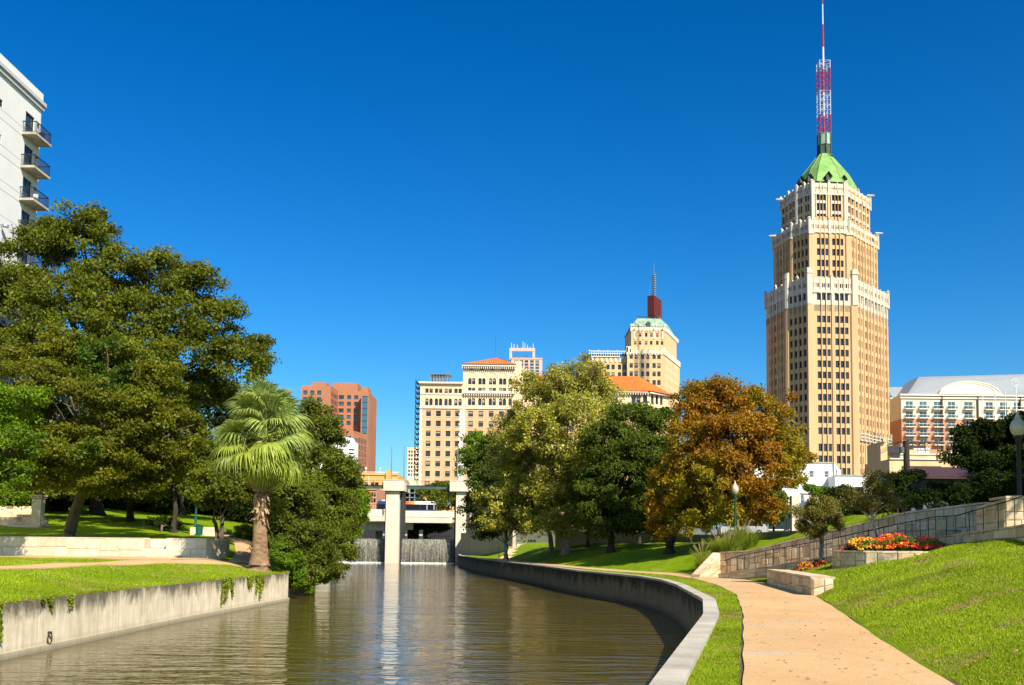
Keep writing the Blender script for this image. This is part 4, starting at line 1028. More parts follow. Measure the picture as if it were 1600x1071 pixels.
# white building with curved glazed corner
Y = 300.0
T = thing('white_arts_building', (-62, Y, CG), 'white walled building with a curved banded glass corner behind the left trees', 'building')
mb = MB(); xq = lambda p: Xp(p, Y, 700); zq = lambda p: Zp(530, p, Y)
mb.box(xq(480), xq(543.5), Y, Y + 20, CG, zq(683)); mb.box(xq(543.6), xq(553.5), Y - 1, Y + 8, CG, zq(731)); mb.box(xq(490), xq(520), Y - 3, Y, CG, zq(722)); mb.build('wall', M['white'], T)
mb = MB()
for k in range(8):
    zt = zq(684 + 5.8 * k); r_ = (xq(553) - xq(543.6)) * (0.75 + 0.25 * math.sin(min(1, (k + 1) / 3) * 1.57))
    mb.lathe((xq(543.7), Y + 3, 0), [(0.02, zt - 1.0), (r_, zt - 1.0), (r_, zt - 0.45), (0.02, zt - 0.45)], 20, 0)
    if k > 2: mb.lathe((xq(543.7), Y + 3, 0), [(r_ * 0.8, zt - 1.05), (r_ * 0.8, zt - 0.38)], 20, 1)
mb.lathe((xq(543.7), Y + 3, 0), [(0.02, zq(683)), (1.0, zq(683.5)), (1.5, zq(686)), (1.75, zq(690)), (1.75, zq(700))], 20, 0)
mb.lathe((xq(543.7), Y + 3, 0), [(1.3, CG), (1.3, zq(700))], 20, 1)
mb.build('curved_corner', [M['white'], M['glass_blue']], T)
# ochre low building and brick neighbour
T, x0, x1, zt = simple_block('ochre_building', 'ochre low building with a parapet and roof lamps behind the left pillar', 551, 621, 740, 270, 30, M['ochre'], [572.5, 582.5, 589, 600.5], [757.5, 777], 0.5, 0.62, 'dark')
mb = MB(); X2 = lambda p: Xp(p, 270, 750); Z2 = lambda p: Zp(590, p, 270)
mb.box(X2(603), X2(610), 269.4, 273, CG, Z2(735)); mb.box(X2(608), X2(611.5), 269.3, 269.98, Z2(775), Z2(741)); mb.build('chimney_stack', M['ochre'], T)
mb = MB()
for p in (569.5, 592):
    mb.tube([(X2(p), 272, zt), (X2(p), 272, Z2(734))], 0.06, 5); mb.lathe((X2(p), 272, Z2(734)), [(0.05, 0), (0.34, 0.2), (0.34, 0.5), (0.05, 0.75)], 8)
mb.box(X2(575), X2(575.6), 269.8, 269.95, Z2(756), Z2(744)); mb.box(X2(553), X2(620), 274, 274.1, zt + 0.6, zt + 0.7); mb.build('roof_lamps', M['whitemetal'], T)
T, x0, x1, zt = simple_block('brick_annex', 'low red brick building beside the ochre one beyond the bridge', 545, 589, 762.5, 240, 20, M['homebrick'], [574, 578, 582, 586], [773, 782], 0.26, 0.5, 'dark')
# car park frame under the hotel
Yp = 262
T = thing('parking_deck', (-28, Yp, CG), 'open dark parking deck behind the bridge below the hotel', 'building')
mb = MB()
for p in (762, 770, 777): mb.box(Xp(622, Yp, 770), Xp(655, Yp, 770), Yp, Yp + 10, Zp(640, p + 1.2, Yp), Zp(640, p, Yp))
for p in (624, 632, 640, 648, 654): mb.box(Xp(p, Yp, 770) - .15, Xp(p, Yp, 770) + .15, Yp + .2, Yp + .6, CG, Zp(640, 762, Yp))
mb.build('deck_frame', M['greymetal'], T)
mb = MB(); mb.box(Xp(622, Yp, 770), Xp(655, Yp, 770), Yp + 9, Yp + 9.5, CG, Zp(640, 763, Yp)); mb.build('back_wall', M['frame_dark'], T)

# ------------------------------------------------------------------ apartment block, top left
def apartments():
    Yc = 92.4; X0 = Xp(65, Yc, 165)
    ysol = lambda px, py, X: X / (ray(px, py).x / ray(px, py).y)
    T = thing('apartment_block', (X0, Yc, 3), 'pale grey rendered apartment block with metal balconies rising over the left trees', 'building')
    zt = Zp(66, 152, Yc); zc = Zp(66, 160, Yc)
    wall = MB(); YN = ysol(34, 206, X0)
    bz = []
    for k, (py, ) in enumerate([(206,), (258,), (309,), (361,), (413,), (465,), (517,)]): bz.append(Zp(34, py, YN))
    rows = sorted([(b + 0.06, b + 2.25) for b in bz])
    # facade runs from near (small y) to far: seen from +x side left is small y
    y_start = 20.0
    cols = [(87.95 - y_start, 89.75 - y_start)]
    cols = [(round(89.5 - y_start, 3), round(91.2 - y_start, 3))]
    small = []
    for k in range(6):
        c = 84.8 - 6.0 * k - y_start; small.append((round(c - 0.45, 3), round(c + 0.45, 3)))
    allc = small[::-1] + cols
    # p0->p1 left to right seen from outside (+x side): left = smaller y
    d = (0, 1)
    zs = sorted(rows)
    # door openings
    facade(T, wall, (X0, 87.0), (X0, Yc), 2.5, zt, [(2.5, 4.2)], zs, 0.25, 'blue_two', vary=False)
    sm = sorted([(Zp(2, 167 + 54 * k, 85), Zp(2, 155 + 54 * k, 85)) for k in range(8)])
    facade(T, wall, (X0, y_start), (X0, 87.0), 2.5, zt, [(round(84.2 - 7 * k - y_start, 3), round(85.4 - 7 * k - y_start, 3)) for k in range(8)][::-1], sm, 0.2, 'brown', vary=False)
    wall.face([(X0, Yc, 2.5), (X0 - 22, Yc, 2.5), (X0 - 22, Yc, zt), (X0, Yc, zt)]); wall.face([(X0, y_start, zt - .4), (X0, Yc, zt - .4), (X0 - 22, Yc, zt - .4), (X0 - 22, y_start, zt - .4)])
    wall.face([(X0 - 22, y_start, 2.5), (X0, y_start, 2.5), (X0, y_start, zt), (X0 - 22, y_start, zt)])
    wall.build('wall', M['apart'], T)
    tr = MB()
    tr.obox((X0, y_start), d, -0.3, Yc - y_start + 0.3, 0.0, 0.35, zc - 0.45, zc - 0.1); tr.obox((X0, y_start), d, -0.2, Yc - y_start + 0.2, 0.0, 0.2, zc - 0.85, zc - 0.45)
    tr.build('cornice', M['apart_trim'], T)
    pp = MB(); pp.obox((X0, y_start), d, -0.05, Yc - y_start + 0.05, -0.4, 0.12, zc - 0.1, Zp(66, 148, Yc)); 
    pp.build('parapet', M['apart'], T)
    sg = MB()
    for b in bz: 
        for o_ in (-0.75, 2.6 - 0.0): pass
        sg.obox((X0, y_start), d, 0, Yc - y_start, 0.0, 0.015, b - 0.36, b - 0.33); sg.obox((X0, y_start), d, 0, Yc - y_start, 0.0, 0.012, b + 0.45, b + 0.47)
    sg.build('render_joints', M['apart_trim'], T)
    for i, b in enumerate(bz):
        y0_, y1_ = YN, ysol(81, 219, X0 + 1.32); w_ = 1.32
        s_ = MB(); s_.box(X0 + 0.0, X0 + w_, y0_, y1_, b - 0.22, b); bal = s_.build('balcony', M['coping'], T)
        r_ = MB()
        yy = np.arange(y0_ + 0.05, y1_ - 0.02, 0.125)
        xx = np.arange(X0 + 0.1, X0 + w_ - 0.03, 0.125)
        for y in yy: r_.box(X0 + w_ - 0.07, X0 + w_ - 0.05, y, y + 0.02, b, b + 1.0)
        for x_ in xx:
            r_.box(x_, x_ + 0.02, y0_ + 0.04, y0_ + 0.06, b, b + 1.0); r_.box(x_, x_ + 0.02, y1_ - 0.06, y1_ - 0.04, b, b + 1.0)
        for zz in (0.08, 0.98, 1.03):
            r_.box(X0 + w_ - 0.075, X0 + w_ - 0.035, y0_ + 0.03, y1_ - 0.03, b + zz - 0.02, b + zz + 0.02)
            r_.box(X0 + 0.02, X0 + w_ - 0.08, y0_ + 0.03, y0_ + 0.07, b + zz - 0.02, b + zz + 0.02); r_.box(X0 + 0.02, X0 + w_ - 0.08, y1_ - 0.07, y1_ - 0.03, b + zz - 0.02, b + zz + 0.02)
        r_.build('railing', M['darkmetal'], bal)
        lt = MB(); lt.box(X0 + 0.0, X0 + 0.1, 91.7, 91.85, b + 1.7, b + 1.95); lt.build('wall_light', M['darkmetal'], bal)
        if i in (0, 2, 5):
            ch = thing('patio_chair', (X0 + 0.75, 90.9 - 0.7 * (i == 2), b), ('dark patio chair on the topmost balcony of the apartment block', 'pale patio chair on the third balcony down of the apartment block', 'dark patio chair on a low balcony hidden behind the trees')[(0, 2, 5).index(i)], 'chair')
            m_ = MB(); cx_, cy_ = X0 + 0.75, 90.9 - 0.7 * (i == 2)
            m_.box(cx_ - .25, cx_ + .25, cy_ - .25, cy_ + .25, b + .4, b + .45); m_.build('seat', M['darkmetal' if i != 2 else 'white'], ch)
            m_ = MB(); m_.box(cx_ - .25, cx_ + .25, cy_ + .25, cy_ + .3, b + .4, b + .9); m_.build('backrest', M['darkmetal' if i != 2 else 'white'], ch)
            for sx in (-.22, .22):
                for sy in (-.22, .22):
                    m_ = MB(); m_.box(cx_ + sx - .02, cx_ + sx + .02, cy_ + sy - .02, cy_ + sy + .02, b, b + .4); m_.build('leg', M['darkmetal'], ch)
    f = MB(); c = P(13, 352, 86.0); f.tube([(X0, 86, c.z), (X0 + .4, 86, c.z + .1), (X0 + .5, 86, c.z - 0.1)], [.05, .06, .09], 6); f.lathe((X0 + .45, 86, c.z - 0.05), [(0.05, 0.1), (0.28, 0.05), (0.3, -0.12), (0.05, -0.12)], 8); f.build('wall_lamp', M['greymetal'], T)
apartments()

# ------------------------------------------------------------------ brick and cream building with metal roof, right
def homewood():
    Y = 348.0
    T = thing('balcony_building', (145, Y, CG), 'cream and red brick building with grey metal roof and arched pediment at far right', 'building')
    s_ = 220.0 / 1571
    U = lambda u: 1380 + u * s_
    V = lambda v: 570 + v * s_
    x = lambda u, YY=Y: Xp(U(u), YY, 650); z = lambda v, YY=Y: Zp(1480, V(v), YY)
    wall = MB(); tr = MB()
    x0, x1 = x(203), x(1900)
    cx_ = [292, 447, 608, 765, 955, 1185, 1345, 1500]
    cols = [(round(x(c) - 1.33 - x0, 3), round(x(c) + 1.33 - x0, 3)) for c in cx_]
    cols[4] = (round(x(905) - x0, 3), round(x(1000) - x0, 3))
    zf = [(497, 415), (597, 525), (697, 630), (797, 727), (897, 829)]
    rows = sorted([(z(a) + 0.02, z(b)) for a, b in zf])
    ym = z(610)
    facade(T, wall, (x0, Y), (x1, Y), ym, z(345), cols, [r for r in rows if r[0] > ym], 0.25, 'white_two', wallmi=0, vary=False)
    facade(T, wall, (x0, Y), (x1, Y), CG, ym, cols, [r for r in rows if r[0] <= ym], 0.25, 'white_two', wallmi=1, vary=False)
    wall.face([(x0, Y + 14, CG), (x0, Y, CG), (x0, Y, ym), (x0, Y + 14, ym)], 1); wall.face([(x0, Y + 14, ym), (x0, Y, ym), (x0, Y, z(345)), (x0, Y + 14, z(345))], 0)
    # set back left wing
    Yb = Y + 14; xb = Xp(U(75), Yb, 650); xe = Xp(U(240), Yb, 650)
    for a, b, mi in ((CG, z(650, Yb), 1), (z(650, Yb), z(380, Yb), 0)): wall.face([(xb, Yb, a), (xe, Yb, a), (xe, Yb, b), (xb, Yb, b)], mi)
    tr.obox((xb, Yb), (1, 0), 0, xe - xb, 0.0, 0.6, z(400, Yb), z(378, Yb)); tr.obox((xb, Yb), (1, 0), 0, xe - xb, 0.0, 0.15, z(735, Yb), z(725, Yb))
    wall.build('wall', [M['cream'], M['homebrick']], T)
    tr.obox((x0, Y), (1, 0), -0.7, x1 - x0, 0.0, 0.9, z(352), z(336)); tr.obox((x0, Y), (1, 0), -0.4, x1 - x0, 0.0, 0.45, z(382), z(368)); tr.obox((x0, Y), (1, 0), 0, x1 - x0, 0.0, 0.16, z(612), z(600)); tr.obox((x0, Y), (1, 0), 0, x1 - x0, 0.0, 0.12, z(706), z(698))
    tr.build('cornices', M['cream_trim'], T)
    mb = MB()
    for u in (655, 1055, 1530): mb.obox((x(u), Y), (1, 0), -0.22, 0.22, 0.0, 0.5, CG, z(345))
    mb.build('downpipes', M['frame_brown'], T)
    # metal roof with standing seams
    mb = MB(); zr0, zr1 = z(340), Zp(1480, V(142), Y + 12)
    a = [(x(275), Y + 0.4), (x(1900), Y + 0.4), (x(1900), Y + 30), (x(250), Y + 30)]; b = [(Xp(U(398), Y + 12, 600), Y + 12), (x(2000), Y + 12), (x(2000), Y + 20), (Xp(U(398), Y + 12, 600), Y + 20)]
    zr1b = Zp(1650, V(103), Y + 12)
    mb.face([(a[0][0], a[0][1], zr0), (a[1][0], a[1][1], zr0), (b[1][0], b[1][1], zr1b), (b[0][0], b[0][1], zr1)]); mb.face([(a[0][0], a[3][1], zr0), (a[0][0], a[0][1], zr0), (b[0][0], b[0][1], zr1), (b[3][0], b[3][1], zr1)])
    mb.face([(b[0][0], b[0][1], zr1), (b[1][0], b[1][1], zr1b), (b[2][0], b[2][1], zr1b), (b[3][0], b[3][1], zr1)])
    n = 64
    for k in range(n):
        t = k / (n - 1); p = Vector((a[0][0] + (a[1][0] - a[0][0]) * t, a[0][1] - .03, zr0 + .04)); xt = p.x
        tt_ = 1.0 if xt > b[0][0] else (xt - a[0][0]) / (b[0][0] - a[0][0])
        zz = zr0 + (zr1 + (zr1b - zr1) * max(0, (xt - b[0][0]) / (b[1][0] - b[0][0])) - zr0) * tt_; q = Vector((xt, a[0][1] + (b[0][1] - a[0][1]) * tt_ - .03, zz + .05))
        if (q - p).length > .5: mb.tube([p, q], 0.07, 3, mi=0)
    Yb = Y + 14; mb.face([(Xp(U(100), Yb, 620), Yb, z(370, Yb)), (Xp(U(330), Yb, 620), Yb, z(370, Yb)), (Xp(U(330), Yb, 620), Yb + 6, z(245, Yb + 4)), (Xp(U(118), Yb, 620), Yb + 6, z(250, Yb + 4))])
    M['roofmetal'] = mat('grey_standing_seam', (0.33, 0.36, 0.37), 0.45, 0.06, 0.3, 2, b=0, metal=0.3)
    mb.build('metal_roof', M['roofmetal'], T)
    # arched pediment
    mb = MB(); xa, xb_ = x(632), x(1300); zb = z(322); zt = z(190); c = (xa + xb_) / 2; hw = (xb_ - xa) / 2; hh = zt - zb
    N = 24
    prof = [(c + hw * math.cos(math.pi * k / N), zb + hh * (math.sin(math.pi * k / N)) ** 1.15) for k in range(N + 1)]
    mb.face([(p[0], Y - 0.7, p[1]) for p in prof][::-1]); 
    for k in range(N):
        p, q = prof[k], prof[k + 1]; mb.face([(p[0], Y - 0.7, p[1]), (q[0], Y - 0.7, q[1]), (q[0], Y + 5, q[1]), (p[0], Y + 5, p[1])])
    for f_, o_ in ((1.0, 0.25), (0.86, 0.18)):
        pr = [(c + (p[0] - c) * f_, zb + (p[1] - zb) * f_) for p in prof]
        for k in range(N): mb.tube([(pr[k][0], Y - 0.75, pr[k][1]), (pr[k + 1][0], Y - 0.75, pr[k + 1][1])], o_, 5)
    mb.box(xa - .5, xb_ + .5, Y - 1.1, Y + .5, z(336) + 0.02, z(322) + 0.1)
    mb.build('arched_pediment', M['cream_trim'], T)
    # balconies
    proto = None
    m_ = MB(); m_.box(-1.75, 1.75, -1.25, -0.003, -0.26, 0.0); m_.box(-1.75, 1.75, -1.25, -1.2, 0.95, 1.03)
    m2 = MB()
    for k in range(25): m2.box(-1.73 + k * 0.144, -1.70 + k * 0.144, -1.22, -1.19, 0, 0.96)
    for sgn in (-1.73, 1.70):
        for k in range(8): m2.box(sgn, sgn + 0.03, -1.05 + k * .14, -1.02 + k * .14, 0, .86)
        m2.box(sgn, sgn + .04, -1.2, -.02, .95, 1.0)
    me1 = m_.mesh('balcony', M['cream_trim']); me2 = m2.mesh('railing', M['darkmetal'])
    for (a, b_) in zf:
        for c_ in cx_:
            if c_ == 955 and a > 600: continue
            o = inst('balcony', me1, T, (x(c_), Y, z(a) - 0.02)); r = bpy.data.objects.new('railing', me2); col.objects.link(r); r.parent = o
homewood()

# tan low terrace building in front of it
def terrace_building():
    Y = 255.0
    T = thing('terrace_building', (100, Y, CG), 'tan low building with roof terrace, pergola and planters right of the octagonal tower', 'building')
    s_ = 240.0 / 1224
    x = lambda u: Xp(1360 + u * s_, Y, 700); z = lambda v: Zp(1430, 570 + v * s_, Y)
    mb = MB(); mb.box(x(150), x(700), Y, Y + 18, CG, z(755)); mb.box(x(240), x(560), Y + 0.5, Y + 16, z(755), z(712)); mb.box(x(556), x(705), Y - 0.6, Y + 10, z(755), z(700)); mb.box(x(150), x(205), Y + 6, Y + 16, z(755), z(600)); mb.box(x(305), x(380), Y + 1, Y + 4, z(712), z(676))
    mb.box(x(545), x(562), Y + 8, Y + 9, z(712), z(600)); mb.box(x(335), x(346), Y + 8, Y + 9, z(712), z(600))
    mb.box(x(160), x(188), Y + 5, Y + 6, z(600), z(572))
    mb.build('wall', M['nix'], T)
    mb = MB(); mb.obox((x(150), Y), (1, 0), 0, x(700) - x(150), 0.0, 0.4, z(757), z(748)); mb.obox((x(240), Y + .5), (1, 0), 0, x(556) - x(240), 0.0, 0.3, z(716), z(708)); mb.obox((x(556), Y - .6), (1, 0), -.1, x(705) - x(556), 0.0, 0.2, z(704), z(697)); mb.build('cornice', M['cream_trim'], T)
    mb = MB(); mb.box(x(245), x(558), Y - 0.05, Y + .3, z(845), z(808)); mb.build('louvre_band', M['frame_brown'], T)
    mb = MB(); mb.box(x(300), x(610), Y + 15.2, Y + 15.6, z(712), z(600)); mb.build('dark_glazing', M['frame_dark'], T)
    mb = MB(); mb.box(x(410), x(552), Y + 6, Y + 6.2, z(712), z(648)); mb.build('glass_screen', M['whitemetal'], T)
    mb = MB()
    for k in range(12): mb.box(x(285 + 28 * k) - .08, x(285 + 28 * k) + .08, Y + 4, Y + 12, z(602), z(598))
    for k in range(4): mb.box(x(290 + 100 * k) - .08, x(290 + 100 * k) + .08, Y + 4, Y + 4.2, z(712), z(598))
    for k in range(8): mb.tube([(x(180), Y + 4, z(630)), (x(260), Y + 5, z(596))], 0.06, 4)
    for k in range(2): mb.tube([(x(180), Y + 4, z(612 + 22 * k)), (x(262), Y + 5, z(586 + 22 * k))], 0.08, 4)
    mb.box(x(285), x(610), Y + 4, Y + 4.2, z(604), z(598)); mb.build('pergola', M['frame_brown'], T)
    mb = MB()
    for k in range(12): mb.box(x(160 + 6 * k) - .05, x(160 + 6 * k) + .05, Y - .1, Y, z(748), z(712))
    mb.box(x(150), x(238), Y - .15, Y + .05, z(714), z(708)); mb.build('railing', M['darkmetal'], T)
terrace_building()

# white building below the octagonal tower
def white_building():
    Y = 180.0
    T = thing('white_building', (58, Y, CG), 'white rendered low building with square windows and a downpipe, below the octagonal tower', 'building')
    s_ = 340.0 / 1600
    U = lambda u: 1120 + u * s_
    V = lambda v: 690 + v * s_
    x = lambda u, YY=Y: Xp(U(u), YY, 760); z = lambda v, YY=Y: Zp(1290, V(v), YY)
    wall = MB(); x0, x1 = x(240), x(862)
    facade(T, wall, (x0, Y), (x1, Y), CG, z(158), [(round(x(a) - x0, 3), round(x(b) - x0, 3)) for a, b in ((680, 714), (790, 826))], sorted([(z(265), z(218)), (z(374), z(330))]), 0.22, 'white', vary=False)
    sd = (Xp(U(912), Y + 16, 760), Y + 16)
    facade(T, wall, (x1, Y), sd, CG, z(158), [(5.0, 9.5)], [(z(245), z(190))], 0.3, 'dark', vary=False)
    wall.face([(x0, Y, z(158) - .3), (x1, Y, z(158) - .3), (sd[0], sd[1], z(158) - .3), (x0, sd[1], z(158) - .3)]); wall.face([(x0, Y + 16, CG), (x0, Y, CG), (x0, Y, z(158)), (x0, Y + 16, z(158))])
    xr = x(870, Y - 4); x2 = x(1515, Y - 4)
    facade(T, wall, (xr, Y - 4), (x2, Y - 4), CG, z(250, Y - 4), [(round(x(a, Y - 4) - xr, 3), round(x(b, Y - 4) - xr, 3)) for a, b in ((905, 942), (1015, 1080))], [(z(385, Y - 4), z(332, Y - 4))], 0.3, 'brown', vary=False)
    wall.face([(xr, Y - 4, z(250, Y - 4) - .2), (x2, Y - 4, z(250, Y - 4) - .2), (x2, Y + 6, z(250, Y - 4) - .2), (xr, Y + 6, z(250, Y - 4) - .2)]); wall.face([(xr, Y, CG), (xr, Y - 4, CG), (xr, Y - 4, z(250, Y - 4)), (xr, Y, z(250, Y - 4))])
    wall.build('wall', M['white'], T)
    mb = MB(); mb.obox((x0, Y), (1, 0), -.1, x1 - x0 + .1, 0, .16, z(160), z(152)); mb.obox((xr, Y - 4), (1, 0), -.1, x2 - xr, 0, .16, z(252, Y - 4), z(244, Y - 4)); mb.build('parapet_cap', M['coping'], T)
    mb = MB(); mb.tube([(x(858), Y - .15, CG), (x(858), Y - .15, z(120))], 0.07, 6); mb.build('downpipe', M['darkmetal'], T)
    mb = MB(); mb.box(x(775), x(812), Y + 2, Y + 4, z(158), z(145)); mb.build('roof_unit', M['greymetal'], T)
    # garden wall in front
    Yg = 120.0; g0, g1 = x(625, Yg), x(905, Yg)
    W = thing('white_garden_wall', (g0, Yg, CG), 'white low garden wall with coping below the white building', 'wall')
    mb = MB(); mb.box(g0, g1, Yg, Yg + .4, 3.5, z(392, Yg)); mb.build('wall', M['white'], W)
    mb = MB(); mb.box(g0 - .1, g1 + .1, Yg - .1, Yg + .5, z(392, Yg), z(382, Yg)); mb.build('coping', M['coping'], W)
    Yg = 88.0; g0, g1 = x(700, Yg), x(960, Yg)
    W = thing('beige_garden_wall', (g0, Yg, 3), 'low beige wall with pale top behind the small crape myrtle', 'wall')
    mb = MB(); mb.box(g0, g1, Yg, Yg + .4, 2.5, z(530, Yg)); mb.build('wall', M['concrete_beige'], W)
    mb = MB(); mb.box(g0 - .1, g1 + .1, Yg - .1, Yg + .5, z(530, Yg), z(515, Yg)); mb.build('coping', M['coping'], W)
white_building()

def shade_building():
    Y = 72.0
    T = thing('shaded_pavilion', (32, Y, 4), 'dark blue grey sided building with maroon roof standing in tree shade at right', 'building')
    x0, x1 = Xp(1441, Y), Xp(1640, Y); zt = Zp(1500, 744, Y)
    mb = MB(); mb.box(x0, x1, Y, Y + 9, 3, zt); mb.box(x0 - 0.9, x0 - 0.02, Y + 0.5, Y + 4, 3, zt - .3); mb.build('wall', M['shadewall'], T)
    for k in range(14):
        zz = 3.6 + (zt - 3.9) * k / 14; b = MB(); b.box(x0 + .02, x1, Y - 0.035, Y - 0.002, zz, zz + (zt - 3.9) / 14 - .03); b.build('siding_board', M['shadewall'], T)
    mb = MB(); mb.face([(x0 - .8, Y - .9, zt - .1), (x1, Y - .9, zt - .1), (x1, Y + 4.5, zt + 1.0), (x0 + 1.5, Y + 4.5, zt + 1.0)]); mb.face([(x0 - .8, Y + 10, zt - .1), (x0 - .8, Y - .9, zt - .1), (x0 + 1.5, Y + 4.5, zt + 1.0)]); mb.box(x0 - .8, x1, Y - .92, Y - .86, zt - .28, zt - .11); mb.build('roof', M['maroonroof'], T)
    Yc = 76.0
    W = thing('corner_pier', (Xp(1438, Yc), Yc, 4), 'pale sunlit wall end between the dark bush and the shaded pavilion', 'wall')
    mb = MB(); mb.box(Xp(1425, Yc), Xp(1440.5, Yc), Yc, Yc + 1, 3, Zp(1440, 742, Yc)); mb.build('wall', M['cream_trim'], W)
shade_building()
# ------------------------------------------------------------------ weir, gate pillars, bridge, bus
YD = 141.0
def pillar(pxa, pxb, cxa, cxb, label, poles, beam):
    T = thing('gate_pillar', (Xp((pxa + pxb) / 2, YD), YD, 0), label, 'pillar', 'concrete gate pillars at the weir')
    x = lambda p: Xp(p, YD, 810); z = lambda p: Zp(613, p, YD)
    mb = MB(); mb.box(x(pxa), x(pxb), YD - 1.2, YD + 5, -2, z(768)); mb.build('shaft', M['concrete'], T)
    mb = MB(); mb.box(x(cxa), x(cxb), YD - 1.7, YD + 5.5, z(768) + .004, z(752)); mb.box(x(cxa) - .05, x(cxb) + .05, YD - 1.75, YD + 5.55, z(752) + .004, z(751)); mb.build('cap', M['concrete'], T)
    mb = MB()
    mb.box(x(pxb) + .01, x(pxb) + .28, YD + .2, YD + 4.8, 0, z(768)); mb.box(x(pxa) - .28, x(pxa) - .01, YD + .2, YD + 4.8, 0, z(768)); mb.build('gate_guide', M['frame_dark'], T)
    for p in poles:
        mb = MB(); c = (x(p), YD + 2); mb.tube([(c[0], c[1], z(752)), (c[0], c[1], z(696))], [.09, .05], 6); mb.build('pole', M['greymetal'], T)
    return T
pillar(604.2, 624.8, 600.5, 632.8, 'pale T-shaped concrete gate pillar standing between the two waterfalls', [607.5, 627.5], None)
pillar(713.0, 728.5, 703.2, 738, 'pale T-shaped concrete gate pillar at the right end of the weir, partly behind the tree', [712.8], None)
pillar(498, 518, 494, 526, 'concrete gate pillar at the left end of the weir, hidden by riverside bushes', [], None)
def gantry(a, b, py, label):
    T = thing('gantry_beam', (Xp(a, YD + 2), YD + 2, 10), label, 'beam', 'gantry beams over the weir')
    x0, x1 = Xp(a, YD + 2, 760), Xp(b, YD + 2, 760); zt = Zp((a + b) / 2, py, YD + 2)
    mb = MB(); mb.box(x0, x1, YD + 1.6, YD + 2.6, zt - .32, zt); mb.box(x0, x1, YD + 1.5, YD + 1.58, zt - .42, zt + .05); mb.build('beam', M['copper_dark'], T)
    mb = MB(); mb.box(x0, x1, YD + 1.4, YD + 1.49, zt + .06, zt + .12); mb.box(x0, x1, YD + 2.7, YD + 2.76, zt + .8, zt + .84)
    for k in range(int((x1 - x0) / 1.2)): mb.box(x0 + 1.2 * k + .3, x0 + 1.2 * k + .34, YD + 2.7, YD + 2.76, zt, zt + .8)
    mb.build('top_rail', M['darkmetal'], T)
gantry(633.2, 703.0, 760.5, 'long dark steel gantry beam between the two right gate pillars')
gantry(526.5, 600.3, 759.5, 'long dark steel gantry beam left of the middle gate pillar')
def fall(a, b, label):
    x0, x1 = Xp(a, YD, 850), Xp(b, YD, 850)
    nx, nz = 240, 16; ztop = 3.40; V_ = []; rng = np.random.default_rng(int(a))
    ph = rng.uniform(0, 6, 12); JJ = rng.normal(0, 1, 400)
    mb = MB()
    for j in range(nz + 1):
        t = j / nz; z = ztop * (1 - t)
        for i in range(nx + 1):
            u = x0 + (x1 - x0) * i / nx
            y = YD + 1.2 - 0.9 * (1 - (1 - t) ** 2) ** 0.5 * 0.6 - 0.05 * t * (sum(math.sin(u * (1.5 + k) * 1.9 + ph[k]) for k in range(5)) + 2.2 * JJ[i]) - rng.uniform(0, 0.02)
            V_.append((u, y, z))
    f = [(j * (nx + 1) + i, (j + 1) * (nx + 1) + i, (j + 1) * (nx + 1) + i + 1, j * (nx + 1) + i + 1) for j in range(nz) for i in range(nx)]
    mb.v = V_ + [(x0, YD + 1.2, ztop - .001), (x1, YD + 1.2, ztop - .001), (x1, YD + 2.2, ztop + .01), (x0, YD + 2.2, ztop + .01)]; n = len(V_)
    mb.f = f + [(n, n + 1, n + 2, n + 3)]; mb.m = [0] * len(mb.f)
    T = mb.build('waterfall', M['fall'], None, True); tag(T, label, 'waterfall', 'waterfalls over the weir')
    fb = MB()
    for k in range(220):
        u = rng.uniform(x0, x1); r_ = rng.uniform(.05, .16); y = YD + .55 - abs(rng.normal(0, .25))
        fb.lathe((u, y, 0.0), [(r_, -.02), (r_ * .8, r_ * .5), (0.01, r_ * .8)], 6)
    fb.build('foam', M['foam'], T, kind='stuff')
    # water beads thrown off the sheet
    sp = MB()
    for k in range(1500):
        u = rng.uniform(x0, x1); zz = 3.2 * rng.random() ** 1.2 + .05; s_ = rng.uniform(.008, .022); y = YD + .35 - rng.uniform(0, .25)
        sp.box(u - s_ * .6, u + s_ * .6, y - s_, y + s_, zz - s_, zz + s_ * 1.6)
    sp.build('spray_beads', M['foam'], T, kind='stuff')
fall(518.5, 602.0, 'sheet of falling water between the riverside bushes and the middle gate pillar')
fall(627.2, 710.6, 'sheet of falling water between the middle and right gate pillars')
T = thing('weir_crest', (-17, YD, 0), 'dark concrete weir behind the falling water', 'weir')
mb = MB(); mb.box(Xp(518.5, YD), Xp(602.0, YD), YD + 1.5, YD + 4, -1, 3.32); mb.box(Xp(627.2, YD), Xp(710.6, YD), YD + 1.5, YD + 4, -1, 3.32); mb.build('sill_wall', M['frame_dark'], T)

def abutment():
    T = thing('abutment_wall', (-6, 138, 0), 'beige concrete abutment wall rising right of the right gate pillar', 'wall')
    mb = MB(); p = [(-6.9, 136), (Xp(802, 112), 112)]
    d = (Vector(p[1]) - Vector(p[0])); L = d.length; d = d / L
    z0 = Zp(728, 835, 136); z1 = Zp(800, 829, 112)
    n = 9
    for k in range(n):
        a, b = L * k / n + .01, L * (k + 1) / n - .01; za = z0 + (z1 - z0) * k / n
        m_ = MB(); m_.obox(p[0], (d.x, d.y), a, b, -.35, 0.0, -1, za + .15); m_.build('wall_panel', M['concrete_beige'], T)
    m_ = MB(); m_.box(Xp(729, YD), -6.7, 136, YD + 3, -1.5, Zp(728, 835, 138)); m_.build('return_wall', M['concrete_beige'], T)
abutment()

